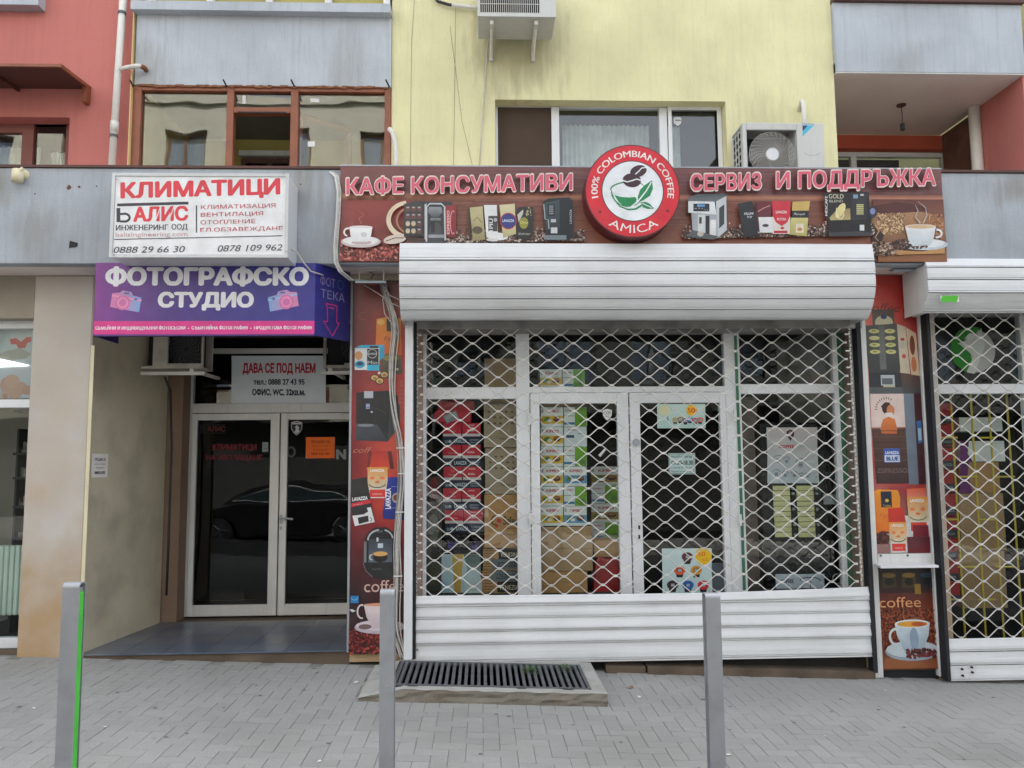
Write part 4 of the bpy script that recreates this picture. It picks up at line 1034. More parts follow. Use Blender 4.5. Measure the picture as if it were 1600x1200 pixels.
# side cheek of that housing
ck = MB(); A = [P(1425, 418, 6.6), P(1452, 418, 6.6), P(1452, 488, 6.6), P(1440, 492, 6.6), P(1426, 482, 6.6)]
ck.prism([Vector((p.x, 6.5, p.z)) for p in A], (0, .24, 0)); ck.build('housing_cheek', m_white2, None, bevel=.01, label='white side cheek between the right poster pillar and the right housing', cat='cheek')
# shop behind
YS2 = 6.98
def s2(px, py=760): return P(px, py, YS2).x
def t2(py, px=1520): return P(px, py, YS2).z
f2 = MB(); xe2 = s2(1450)+2.2
f2.box(s2(1447)-.05, s2(1454), YS2, YS2+.07, t2(1050), t2(480)); f2.box(s2(1454), xe2, YS2+.002, YS2+.068, t2(615), t2(600)); f2.box(s2(1600, 600), s2(1612, 600), YS2, YS2+.07, t2(1050), t2(480))
sf2 = f2.build('storefront_frame', m_white, bld, bevel=.003)
pane((s2(1454), s2(1600, 600), t2(600), t2(480)), YS2+.03, sf2, m_shopglass); pane((s2(1454), s2(1600, 600), t2(1050), t2(615)), YS2+.03, sf2, m_shopglass)
pane((s2(1612, 600), xe2, t2(1050), t2(480)), YS2+.03, sf2, m_shopglass)
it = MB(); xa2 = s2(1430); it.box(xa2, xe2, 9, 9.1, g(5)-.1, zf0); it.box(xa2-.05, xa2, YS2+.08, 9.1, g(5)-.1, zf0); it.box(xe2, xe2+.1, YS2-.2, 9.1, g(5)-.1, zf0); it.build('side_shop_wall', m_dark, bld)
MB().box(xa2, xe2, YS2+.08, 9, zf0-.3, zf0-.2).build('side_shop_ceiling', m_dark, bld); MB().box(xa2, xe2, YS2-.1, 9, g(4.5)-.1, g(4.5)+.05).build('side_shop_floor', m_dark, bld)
MB().box(xa2-.1, xe2+.1, YG2r-.02, YS2+.07, P(1520, 484, YG2r).z, zf0-.003).build('shop_lintel', m_lintel, bld)
# logo disc sticker on the glass
c = P(1521, 548, YS2+.028)
dk = MB(); dk.tube([(c.x, YS2+.026, c.z), (c.x, YS2+.0275, c.z)], .2, 32); ds_ = dk.build('logo_decal', M('grey_film', c3(168, 170, 166, .8), .7), None, label='round green and grey swirl decal on the glass of the right edge shop', cat='decal')
p = Print(plane(YS2+.0255)); gx_, gy_ = 1521, 548
p.poly([(gx_-30, gy_+20), (gx_-36, gy_), (gx_-34, gy_-18), (gx_-22, gy_-32), (gx_-4, gy_-38), (gx_+10, gy_-36), (gx_+2, gy_-24), (gx_-6, gy_-28), (gx_-14, gy_-20), (gx_-10, gy_-8), (gx_-26, gy_-12), (gx_-6, gy_-2), (gx_-2, gy_+16), (gx_-12, gy_+34)], (36, 120, 34)); p.ell(gx_-3, gy_-20, 8, 7, (200, 204, 200)); p.poly([(gx_-24, gy_-12), (gx_+4, gy_-20), (gx_+12, gy_-36), (gx_+18, gy_-8), (gx_+2, gy_+36), (gx_-10, gy_+34), (gx_, gy_+8)], (190, 194, 188))
p.build('print', ds_, m_paper)
# yellow rack with goods
rk = thing('metal_rack', 'yellow tubular rack with goods inside the right edge shop', 'rack', P(1530, 1040, 7.3))
b = MB(); Yr_ = 7.25
vx = [1466, 1496, 1528, 1556, 1585]
for px in vx:
    a = P(px, 800, Yr_); b.tube([(a.x, Yr_, g(a.x)+.05), (a.x, Yr_, P(px, 615, Yr_).z)], .009, 6)
b.build('upright', m_yrack, rk)
b = MB()
for py in (684, 812, 745, 886, 937):
    for k_, (pa, pb) in enumerate(((1466, 1496), (1528, 1556), (1496, 1528), (1556, 1585))):
        if (k_ < 2) == (py in (812, 937, 684)): a, c = P(pa, py, Yr_), P(pb, py, Yr_); b.tube([(a.x, Yr_-.002, a.z), (c.x, Yr_-.002, a.z)], .009, 6)
b.build('rail', m_yrack, rk)
ry = [630, 664, 700, 736, 772, 808, 842, 876, 910, 944]
for i in range(9):
    good('coffee_box', f'{["topmost", "second", "third", "fourth", "fifth", "sixth", "seventh", "eighth", "lowest"][i]} red coffee box in the narrow column behind the yellow rack', 'box', (1466+i*1.2, ry[i], 1490+i*1.2, ry[i]+33), 7.32, .2, m_redc,
         lambda p, x0, y0, x1, y1: (p.rect(x0, y0, x1, y1-13, (180, 50, 52)), p.rect(x0, y1-13, x1, y1-1, (60, 66, 78)), p.txt('LAVAZZA', x0+4, x1-4, y1-9, 4, (190, 190, 195))), 'red coffee boxes behind the yellow rack')
for r, l, mt in (((1499, 652, 1566, 674), 'white appliance box high on the rack of the right edge shop', m_wcard), ((1500, 689, 1570, 721), 'white and purple box in the middle of the rack', m_wcard), ((1500, 722, 1562, 770), 'wide tan carton below the purple box on the rack', m_card3), ((1500, 771, 1570, 860), 'large carton in the lower middle of the rack', m_card), ((1502, 861, 1572, 950), 'large dark carton near the floor behind the rack', m_card)):
    good('carton', l, 'carton', r, 7.34, .3, mt, (lambda p, x0, y0, x1, y1: p.poly([(x0, y0), (x0+14, y0), (x0+12, y0+20), (x0+20, y1), (x0, y1)], (112, 40, 110))) if 'purple' in l else None, 'cartons on the yellow rack')
# ================================================================== SIGNS
# ---- long coffee banner on the fascia
YB = YF-.035
def slp(x, y): return y-.0203*(x-530)
ban = thing('shop_banner', 'long brown and red coffee shop banner with pink lettering along the grey fascia', 'sign', P(1000, 400, YB))
bz = lambda x, y: P(x, slp(x, y), YB)
TL, TR_, = P(531, 272, YB), P(1467, 253, YB)
ztop, zmid, zlow = TL.z*.5+TR_.z*.5, P(1000, 384, YB).z, (P(560, 417, YB).z+P(1440, 401, YB).z)/2
X0, X1 = P(531, 340, YB).x, P(1474, 330, YB).x; xa, xb = P(624, 400, YB).x, P(1360, 390, YB).x
b = MB(); b.prism([(X0, YB, ztop), (X0, YB, zlow), (xa, YB, zlow), (xa, YB, zmid), (xb, YB, zmid), (xb, YB, zlow), (X1, YB, zlow), (X1, YB, ztop)], (0, .03, 0)); b.build('panel', m_darkbrown, ban)
# banner-plane coordinates: u = photo column, v = photo row measured at the left end
def bmap(x, y, e):
    u = (x-531)/(1470-531); v = (y-272)/(417-272)
    return Vector((X0+(X1-X0)*u, YB-.001-e, ztop+(zlow-ztop)*v))
def toB(x, y):           # photo pixel -> banner units
    q = P(x, y, YB); return 531+(q.x-X0)/(X1-X0)*939, 272+(q.z-ztop)/(zlow-ztop)*145
class BP(Print):
    def _add(s, pts, cols, faces=None): return super()._add([toB(*q) for q in pts], cols, faces)
raw = Print(bmap, .00005)
vm_ = 272+(zmid-ztop)/(zlow-ztop)*145
raw.rect(531, 272, 1470, 312, (124, 74, 74), (114, 66, 64)); raw.rect(531, 312, 1470, 318, (122, 76, 64), (190, 128, 102)); raw.rect(531, 318, 1470, 324, (190, 128, 102), (118, 70, 58)); raw.rect(531, 324, 1470, vm_, (130, 74, 62), (146, 90, 70))
for _ in range(320):
    y = random.uniform(274, 372); 
    if 313 < y < 323: continue
    x = random.uniform(531, 1400); l = random.uniform(20, 160); d = random.choice((-14, -10, -6, 8, 12, 16)); base = (114, 74, 74) if y < 314 else (128, 82, 66)
    raw.rect(x, y, min(x+l, 1470), y+random.uniform(.5, 1.6), tuple(max(20, q+d) for q in base)); raw.e -= raw.eps*.9
# left picture
raw.rect(531, 324, 640, 370, (150, 62, 58), (128, 44, 44)); raw.rect(531, 324, 552, 370, (120, 56, 58), (150, 62, 58), hor=True); raw.rect(531, 370, 623, 417, (120, 46, 42), (150, 60, 56))
raw.beans(534, 384, 621, 415, 700, [(196, 92, 84), (110, 36, 34), (80, 24, 26), (160, 66, 58), (220, 140, 130), (96, 30, 30)], 2.6)
# right picture
raw.rect(1357, 320, 1470, 372, (104, 52, 46), (150, 104, 74)); raw.rect(1361, 371, 1470, 417, (90, 58, 44), (150, 96, 60))
bp_ = BP(bmap, .00005); bp_.e = raw.e
p = bp_
p.poly([(1360, 340), (1385, 332), (1420, 328), (1450, 334), (1474, 345), (1478, 380), (1362, 385)], (178, 134, 96), (120, 80, 56)); p.poly([(1365, 322), (1400, 316), (1440, 322), (1450, 330), (1400, 334), (1370, 336)], (84, 40, 36))
p.beans(1370, 334, 1412, 366, 420, [(206, 170, 128), (150, 110, 76), (120, 84, 60), (228, 196, 150)], 1.6); p.beans(1448, 336, 1472, 372, 160, [(206, 150, 108), (150, 100, 70), (170, 110, 76)], 1.6)
p.poly([(1363, 350), (1380, 368), (1372, 390), (1361, 380)], (50, 34, 30)); p.line([(1366, 352), (1372, 362), (1366, 372), (1374, 380)], 3, (190, 150, 110), 1)
p.beans(1362, 380, 1412, 399, 420, [(60, 40, 36), (150, 110, 90), (90, 60, 50), (196, 170, 150), (40, 26, 24)], 2.3)
p.poly([(1400, 392), (1440, 394), (1474, 386), (1474, 397), (1400, 399)], (190, 140, 84))
p.ell(1442, 383, 37, 9, (196, 206, 214)); p.ell(1440, 381, 34, 7, (226, 230, 232)); p.beans(1396, 376, 1446, 388, 120, [(60, 40, 36), (110, 70, 60), (40, 26, 24)], 2.3)
p.poly([(1412, 355), (1460, 354), (1457, 372), (1452, 384), (1424, 386), (1417, 376)], (232, 234, 234), (196, 206, 212)); p.ell(1436, 355, 24, 3.6, (216, 200, 180)); p.ell(1436, 355.5, 20, 2.4, (214, 180, 140)); p.arc(1462, 366, 7, 6, -100, 110, 3, (222, 226, 228))
p.line([(1436, 350), (1428, 340), (1432, 330), (1428, 322)], 3, (190, 170, 160), .6); p.line([(1440, 350), (1446, 338), (1444, 326), (1432, 316)], 2, (200, 190, 184), .5)
# bean strip along the bottom
def zb_row(x): return slp(x, 387) if x < 1000 else slp(x, 387.5)
for _ in range(5200):
    x = random.uniform(690, 1362); y = slp(x, 386)-abs(random.gauss(0, 7.5))-1
    if 912 < x < 1066: continue
    q = random.uniform(1.5, 2.6); p.ell(x, y, q, q*.62, random.choice([(70, 50, 46), (120, 92, 84), (46, 30, 30), (160, 136, 124), (96, 66, 56), (200, 184, 172)]), random.uniform(0, 3), 6); p.e -= p.eps*.9
# left cup and spoon
p.ell(565, 380, 31, 9, (206, 196, 196)); p.ell(565, 378, 28, 7, (238, 236, 236)); p.ell(566, 381, 16, 3.5, (196, 176, 176)); p.poly([(547, 357), (583, 357), (581, 370), (576, 380), (554, 380), (549, 370)], (246, 246, 246), (226, 226, 228)); p.ell(565, 357, 18, 2.2, (228, 220, 220)); p.arc(545, 365, 6, 6, 100, 290, 2.6, (238, 236, 236))
p.line([(566, 352), (562, 344), (570, 338), (560, 330)], 1.5, (176, 96, 88), .6); p.ell(570, 369, 5, 4, (206, 208, 208))
p.arc(640, 346, 32, 27, 100, 262, 8, (226, 206, 178), 20, 6); p.arc(643, 347, 22, 20, 110, 250, 3, (170, 120, 90)); p.ell(618, 376, 18, 7, (214, 200, 188), -.15); p.line([(604, 379), (618, 374), (632, 374)], 1.4, (110, 70, 60)); p.ell(650, 380, 16, 3, (110, 60, 54))
# capsule machine
p.poly([(633, 321), (648, 317), (706, 318), (708, 323), (664, 330)], (52, 56, 60)); p.rect(632, 321, 664, 372, (58, 56, 58), (40, 38, 42)); p.poly([(632, 372), (666, 374), (664, 384), (640, 380)], (62, 40, 40))
for i in range(3):
    for j in range(4):
        x, y = 638+i*8.8, 329+j*11.4; c = (206, 186, 150) if (j == 2 and i < 2) or (j == 3 and i < 2) else (110, 62, 62)
        p.rect(x-3.8, y-4.6, x+3.8, y+4.6, (76, 72, 74)); p.ell(x, y, 3.5, 4, c, n=10); p.rect(x-2, y-3.2, x+2, y-1.2, (180, 176, 176))
p.poly([(664, 322), (667, 320), (667, 378), (664, 376)], (190, 192, 194)); p.poly([(667, 321), (695, 321), (697, 380), (690, 386), (666, 384)], (44, 48, 54)); p.line([(667, 380), (667, 326), (672, 321), (690, 321), (695, 326), (696, 378)], 2.4, (196, 200, 204))
p.poly([(671, 326), (690, 326), (692, 334), (685, 342), (676, 342), (669, 334)], (150, 154, 160), (70, 74, 80)); p.rect(673, 343, 689, 347, (120, 124, 130)); p.ell(681, 362, 10, 12, (66, 70, 76)); p.rect(674, 347, 680, 366, (30, 32, 36)); p.rect(670, 369, 694, 374, (146, 150, 156)); p.rect(671, 375, 692, 382, (60, 66, 72))
p.poly([(697, 324), (710, 323), (713, 326), (713, 372), (708, 374), (697, 371)], (150, 42, 50), (120, 30, 38)); p.rect(698, 330, 703, 369, (176, 60, 66)); p.vtxt('ESPRESSO', 698.5, 368, 332, 4, (230, 222, 222)); p.arc(708, 350, 4, 18, 60, 300, 1.6, (226, 140, 146))
# packets
p.poly([(731, 329), (735, 326), (737, 378), (733, 376)], (60, 50, 34)); p.poly([(734, 327), (754, 325), (758, 377), (739, 379)], (196, 186, 140), (150, 138, 100)); p.ell(746, 362, 8, 6, (96, 84, 62)); p.line([(740, 348), (746, 342), (752, 350)], 1.6, (130, 118, 84))
p.poly([(756, 323), (776, 323), (778, 372), (760, 373)], (226, 228, 228)); p.rect(763, 340, 777, 364, (66, 66, 70)); p.vtxt('1PIU', 764, 364, 344, 6, (220, 220, 220), .02); p.ell(774, 346, 3, 3, (170, 170, 174)); p.ell(778, 372, 16, 6, (232, 232, 230)); p.ell(770, 377, 10, 2.4, (214, 214, 212))
p.poly([(780, 323), (804, 321), (806, 368), (786, 374)], (214, 206, 170), (190, 180, 130)); p.ell(794, 348, 13, 13, (176, 60, 70)); p.ell(794, 348, 11.4, 11.4, (48, 60, 130)); p.txt('LAVAZZA', 785, 803, 345, 4.4, (232, 234, 240), bold=.02)
p.poly([(807, 330), (811, 326), (833, 326), (832, 370), (826, 377), (806, 374)], (42, 42, 40)); p.beans(822, 327, 831, 340, 16, [(176, 170, 130)], 1.4); p.ell(818, 351, 7, 9, (150, 146, 60)); p.txt('Oro', 812, 824, 348, 4, (230, 224, 160)); p.poly([(808, 338), (817, 330), (817, 336), (810, 350)], (200, 196, 190)); p.txt('Dallmayr', 810, 829, 366, 3, (190, 188, 180))
# vending machine picture
p.poly([(848, 318), (856, 313), (888, 311), (894, 316), (895, 372), (888, 378), (852, 378), (850, 350)], (36, 44, 50), (24, 30, 36)); p.poly([(850, 320), (873, 315), (874, 360), (852, 362)], (66, 80, 88), (44, 54, 60)); p.rect(855, 322, 866, 340, (24, 30, 34))
for i in range(5): p.rect(857, 324+i*3, 864, 325.4+i*3, (150, 158, 166))
p.line([(849, 322), (851, 345), (856, 346), (857, 360)], 1.6, (170, 180, 186)); p.rect(860, 345, 868, 350, (190, 196, 200)); p.rect(860, 358, 870, 367, (210, 214, 216)); p.rect(850, 370, 884, 377, (120, 132, 140)); p.vtxt('LAVAZZA', 889, 352, 330, 3.4, (200, 204, 208), .02)
# right machine
p.poly([(1073, 312), (1086, 306), (1132, 306), (1133, 309), (1120, 318), (1074, 317)], (66, 74, 80), (110, 118, 124)); p.poly([(1073, 317), (1114, 318), (1117, 338), (1073, 335)], (226, 230, 232)); p.rect(1081, 321, 1106, 333, (36, 40, 48)); p.rect(1087, 322, 1099, 326, (96, 160, 210)); p.beans(1083, 328, 1104, 331, 9, [(170, 176, 182)], 1)
p.poly([(1116, 318), (1132, 309), (1133, 362), (1119, 374)], (196, 202, 206)); p.poly([(1121, 328), (1129, 322), (1129, 352), (1121, 360)], (60, 66, 72)); p.poly([(1078, 335), (1118, 338), (1119, 374), (1080, 370)], (170, 176, 182)); p.rect(1088, 338, 1099, 366, (210, 214, 216)); p.rect(1100, 340, 1106, 370, (40, 44, 50)); p.rect(1107, 346, 1116, 370, (226, 226, 226)); p.poly([(1070, 372), (1080, 362), (1120, 372), (1112, 377)], (90, 94, 98)); p.ell(1092, 368, 5, 4, (200, 190, 176)); p.rect(1090, 342, 1094, 352, (60, 60, 66))
p.poly([(1150, 321), (1172, 317), (1176, 330), (1181, 370), (1159, 373), (1154, 345)], (36, 38, 44)); p.txt('PELLINI', 1160, 1174, 335, 3.6, (222, 222, 224), bold=.02, sl=-.05); p.txt('TOP', 1164, 1172, 340, 3.6, (222, 222, 224), bold=.02)
p.rect(1177, 318, 1202, 342, (110, 40, 50), (96, 44, 52)); p.line([(1180, 334), (1190, 328), (1200, 324)], 1.4, (200, 140, 140)); p.rect(1181, 342, 1204, 366, (224, 224, 226)); p.ell(1193, 355, 5, 2.4, (70, 60, 60)); p.poly([(1176, 320), (1180, 320), (1184, 366), (1180, 364)], (70, 30, 34))
p.rect(1204, 318, 1231, 368, (226, 216, 206)); p.poly([(1203, 317), (1232, 317), (1231, 340), (1227, 350), (1218, 356), (1209, 350), (1204, 340)], (206, 50, 66)); p.txt('LAVAZZA', 1209, 1226, 332, 4, (240, 230, 230), bold=.03); p.txt('ROSSA', 1211, 1225, 343, 4, (240, 226, 226), bold=.02); p.rect(1206, 363, 1227, 367, (190, 50, 60)); p.ell(1219, 359, 3, 2, (200, 60, 60))
p.poly([(1235, 318), (1262, 317), (1260, 332), (1234, 332)], (206, 176, 100)); p.rect(1234, 332, 1260, 343, (40, 40, 44)); p.txt('Movenpick', 1237, 1254, 335, 3.6, (220, 220, 220), shear=.3); p.poly([(1232, 343), (1259, 343), (1257, 372), (1230, 369)], (206, 198, 130), (176, 164, 100)); p.rect(1240, 352, 1252, 366, (226, 214, 190)); p.ell(1246, 361, 4, 3, (190, 140, 90))
p.poly([(1283, 305), (1353, 303), (1356, 345), (1287, 346)], (34, 32, 36)); p.poly([(1290, 345), (1356, 344), (1357, 369), (1291, 371)], (24, 22, 26)); p.vtxt('NESCAFE', 1285, 340, 309, 4, (226, 226, 226), .02); p.txt('GOLD', 1291, 1314, 306, 7, (214, 206, 176), bold=.01); p.txt('BLEND', 1292, 1313, 315, 4, (200, 196, 180)); p.poly([(1292, 343), (1302, 332), (1324, 328), (1325, 346), (1294, 347)], (150, 130, 84), (190, 170, 120)); p.ell(1309, 332, 6, 13, (226, 214, 150), .5); p.arc(1309, 332, 6, 13, 20, 200, 1.2, (250, 240, 200))
p.rect(1326, 305, 1350, 346, (46, 46, 50)); 
for i in range(6): p.rect(1334, 322+i*2.8, 1345, 324+i*2.8, (196, 190, 130))
p.rect(1329, 307, 1336, 313, (130, 160, 180)); p.rect(1340, 306, 1345, 309, (200, 200, 205)); p.rect(1339, 354, 1346, 363, (226, 228, 228)); p.ell(1359, 334, 6, 10, (50, 48, 60)); p.ell(1359, 333, 4, 5, (130, 140, 190)); p.poly([(1290, 366), (1340, 364), (1357, 366), (1356, 371), (1291, 372)], (60, 60, 64))
# lettering
for t_, a, c, y0_ in (('КАФЕ', 542, 632, 282), ('КОНСУМАТИВИ', 643, 894, 280.3), ('СЕРВИЗ', 1076, 1187, 276), ('И', 1209, 1231, 272.4), ('ПОДДРЪЖКА', 1243, 1457, 271.5)):
    sl = -.0225
    p.txt(t_, a+.6, c+1.2, y0_+1, 25, (70, 32, 36), sl, bold=.05, dx=.6, dy=.6); p.txt(t_, a-.7, c+.7, y0_-.5, 26.2, (232, 216, 206), sl, bold=.055); p.txt(t_, a+.6, c-.6, y0_+.9, 23.6, (222, 96, 120), sl, bold=.03)
raw.build('printed_backdrop', ban); bp_.build('printed_pictures', ban)
MB().box(X0-.004, X1+.004, YB-.004, YB+.03, ztop+.001, ztop+.012).build('edge_trim', m_steel, ban)

# ---- round coffee sign
YC = 6.17; c = P(988.5, 298.5, YC); RC = 77.5*YC/FPX
rs_ = thing('round_sign', 'round red and white coffee emblem lightbox in the middle of the long banner', 'sign', (c.x, YC, c.z-RC))
b = MB(); b.tube([(c.x, YC, c.z), (c.x, YF-.04, c.z)], RC, 72); b.build('rim', M('dark_red_rim', c3(110, 40, 44, .85), .45), rs_)
cm_ = lambda x, y, e: Vector((c.x+(x-0)*RC/77.5, YC-.0015-e, c.z-(y-0)*RC/77.5))
p = Print(cm_, .00015, k=.9); p.ell(0, 0, 76.8, 76.8, (96, 38, 44), n=72); p.ell(0, 0, 75.6, 75.6, (214, 34, 52), n=72); p.ell(0, 0, 50.8, 50.8, (70, 36, 44), n=64); p.ell(0, 0, 49.2, 49.2, (232, 236, 240), n=64)
def arctext(s, rad, h, a0, a1, col, bold, up=True):
    def wp(u, v):
        if up: a = R(a0+(a1-a0)*u); r = rad+h*(v-.5)
        else: a = R(a0+(a1-a0)*u); r = rad-h*(v-.5)
        return (r*math.sin(a), -r*math.cos(a))
    p.txt(s, 0, 1, 0, 1, col, bold=bold, warp=wp)
arctext('100% COLOMBIAN COFFEE', 62.5, 11, -101, 101, (236, 232, 228), .018); 
arctext('AMICA', 62.5, 14, 216, 144, (238, 236, 232), .0, up=False)
p.ell(-54, 35, 2.4, 2.4, (110, 34, 44)); p.ell(56, 33, 2.4, 2.4, (110, 34, 44))
GR = (24, 134, 76); DK = (62, 34, 44)
p.ell(-9, -5, 28, 11, GR, -.1); p.ell(-8.4, -4, 26.6, 10, (232, 236, 240), -.1)          # rim of the cup
p.arc(-8, -4, 28, 30, 160, 20, 2, GR, 22, 1)
p.poly([(-30, 7), (-20, 10), (-6, 11), (4, 10), (6, 14), (4, 22), (-4, 27), (-14, 26), (-23, 19)], GR); p.line([(-35, 2), (-30, 15), (-21, 26), (-8, 31), (4, 30), (14, 24)], 1.8, GR, 3)
p.poly([(32, -18), (33, -4), (28, 8), (16, 16), (8, 19), (8, 10), (12, -2), (20, -10)], GR); p.line([(31, -15), (22, 0), (10, 15), (-2, 26)], 1.6, (232, 236, 240), 2.4); p.line([(10, 16), (-4, 27), (-12, 28)], 2, (232, 236, 240))
p.poly([(12, 19), (20, 18), (27, 21), (34, 29), (24, 30), (16, 27)], GR); p.line([(14, 20), (22, 24), (31, 28)], 1.3, (232, 236, 240))
for bx_, by_, ra_, rb_, ro in ((10, -33, 14, 9.5, -.35), (-1, -17.5, 15, 11.5, .1)):
    p.ell(bx_, by_, ra_, rb_, DK, ro, 28); cr, sr = math.cos(ro), math.sin(ro)
    p.line([(bx_+x*cr-y*sr, by_+x*sr+y*cr) for x, y in [(-ra_, 1.5), (-ra_*.5, 3.4), (0, .6), (ra_*.5, -3), (ra_, -1.5)]], 1.9, (232, 236, 240))
p.build('printed_face', rs_)

# ---- white lightbox
YL = 6.08
ra = RB(174.5, 272, 450, 402, YL)
lb = thing('lightbox_sign', 'white lightbox sign with big red word and black phone numbers', 'sign', (ra[0], YL, ra[2]))
b = MB(); b.box(ra[0], ra[1], YL, YF-.004, ra[2], ra[3]); b.build('case', m_signwhite, lb, bevel=.006, seg=2)
ed_ = MB(); u = YL/FPX
ed_.box(ra[0]-.004, ra[0]+.02, YL-.012, YL-.001, ra[2]-.004, ra[3]+.004); ed_.box(ra[1]-.02, ra[1]+.004, YL-.012, YL-.001, ra[2]-.004, ra[3]+.004); ed_.box(ra[0]+.02, ra[1]-.02, YL-.011, YL-.001, ra[3]-.02, ra[3]+.004); ed_.box(ra[0]+.02, ra[1]-.02, YL-.011, YL-.001, ra[2]-.004, ra[2]+.02)
ed_.build('rim', m_signwhite, lb)
p = Print(plane(YL-.002), k=.92); ra2 = RB(179, 276, 446, 398, YL)
p._add([(0, 0)]*4, [p.col((228, 230, 232))]*4); p.b.v[-4:] = [(ra2[0], YL-.0025, ra2[2]), (ra2[1], YL-.0025, ra2[2]), (ra2[1], YL-.0025, ra2[3]), (ra2[0], YL-.0025, ra2[3])]; p.e += .0008
RD, BK = (214, 46, 66), (44, 42, 58); s = -.026
p.txt('КЛИМАТИЦИ', 188, 438, 286, 23, RD, s, bold=.05)
p.poly([(183, 318), (294.5, 315), (294.5, 319.5), (183, 322.5)], BK)
p.rect(182, 325, 188, 347, BK, sl=0); p.poly([(188, 325), (204, 324.6), (204, 326), (188, 326.5)], (228, 230, 232)); p.arc(194, 340, 8.5, 6.2, -90, 90, 3.6, BK); p.line([(188, 334.5), (194, 334)], 3.4, BK); p.line([(188, 346), (194, 346)], 3.4, BK)
p.txt('АЛИС', 208, 294, 324, 21.5, RD, -.02, bold=.045)
for q in (242, 263): p.line([(q, 348), (q+9, 322)], 1.2, (228, 230, 232))
p.txt('ИНЖЕНЕРИНГ', 181, 263, 351.5, 8.6, (50, 48, 58), -.01, bold=.02); p.txt('ООД', 268, 293, 350, 8.6, (50, 48, 58), -.01, bold=.02)
p.txt('balisingineering.com', 180.5, 293, 363, 7, (196, 150, 156), -.012)
p.rect(306, 321, 307.8, 363.5, BK); 
for i, (t_, x1_) in enumerate((('КЛИМАТИЗАЦИЯ', 430.5), ('ВЕНТИЛАЦИЯ', 411), ('ОТОПЛЕНИЕ', 399), ('ЕЛ.ОБЗАВЕЖДАНЕ', 442))): p.txt(t_, 314-i*.4, x1_, 320.5+i*11.9, 6.4, (190, 66, 84), -.025, bold=.002)
p.line([(178.5, 374), (441, 368.3)], 1.2, BK)
p.txt('0888 29 66 30', 177.5, 289, 385, 10.2, (60, 58, 66), -.012, shear=.22); p.txt('0878 109 962', 340, 441, 382.8, 10.2, (60, 58, 66), -.018, shear=.22)
p.build('printed_face', lb)
b = MB()
for px, py in ((182, 280), (443, 272), (178, 398), (447, 393)): q = P(px, py, YL-.014); b.tube([(q.x, q.y, q.z), (q.x, q.y-.004, q.z)], .006, 8)
b.build('screw', m_steel, lb)

# ---- purple photo studio sign
YP = 6.36
F = [P(149, 412, YP), P(492, 405, YP), P(492, 523, YP), P(147, 526, YP)]
zt_ = zf0-.003 ; zb2 = (F[2].z+F[3].z)/2; x0_, x1_ = (F[0].x+F[3].x)/2, (F[1].x+F[2].x)/2
xk = P(546, 530, YP+.32).x
pu = thing('studio_sign', 'purple and blue photo studio awning sign with pink stripe above the entrance', 'sign', (x0_, YP, zb2))
m_purple = M('purple_board', c3(60, 40, 120), .5)
b = MB(); b.prism([(x0_, YP+.03, zt_), (x0_, YP+.03, zb2), (x1_, YP+.03, zb2), (x1_, YP+.03, zt_)], (0, .01, 0)); b.box(x0_, x1_, YP, YP+.03, zb2, zt_); b.build('front_panel', m_purple, pu)
b = MB(); b.prism([(x1_+.001, YP, zb2), (xk, YP+.32, zb2), (xk, YP+.32, zt_), (x1_+.001, YP, zt_)], (-.012, .02, 0)); b.build('side_panel', m_purple, pu)
b = MB(); b.prism([(x0_-.001, YP, zb2), (x0_-.001, YW-.02, zb2), (x0_-.001, YW-.02, zt_), (x0_-.001, YP, zt_)], (.01, 0, 0)); b.build('side_panel', m_purple, pu)
pm = bil((x0_, YP-.001, zt_), (x1_, YP-.001, zt_), (x1_, YP-.001, zb2), (x0_, YP-.001, zb2), 148, 409, 492, 524)
p = Print(pm, k=.85); p.rect(148, 409, 492, 524, (128, 46, 140), (44, 44, 130), hor=True, n=14) if False else None
cols_ = [(148, (132, 52, 142)), (190, (108, 48, 140)), (260, (74, 44, 132)), (340, (56, 40, 134)), (400, (48, 44, 140)), (492, (42, 40, 140))]
for (xa1, ca), (xb1, cb) in zip(cols_, cols_[1:]): p.poly([(xa1, 409), (xb1, 409), (xb1, 524), (xa1, 524)], ca, cb, True); p.e -= p.eps
p.e += p.eps; p.rect(148, 501, 492, 521.5, (222, 44, 140)); p.rect(148, 521.5, 492, 524, (90, 40, 130))
WT = (232, 232, 236)
p.txt('ФОТОГРАФСКО', 163, 482, 417.5, 26, WT, .0, bold=.06); p.txt('СТУДИО', 246, 396, 456.5, 22, WT, .0, bold=.06)
p.txt('СЕМЕЙНИ И ИНДИВИДУАЛНИ ФОТОСЕСИИ  -  СЪБИТИЙНА ФОТОГРАФИЯ  -  ПРОДУКТОВА ФОТОГРАФИЯ', 151, 488, 509, 5.2, (240, 225, 236), .0, bold=.045)
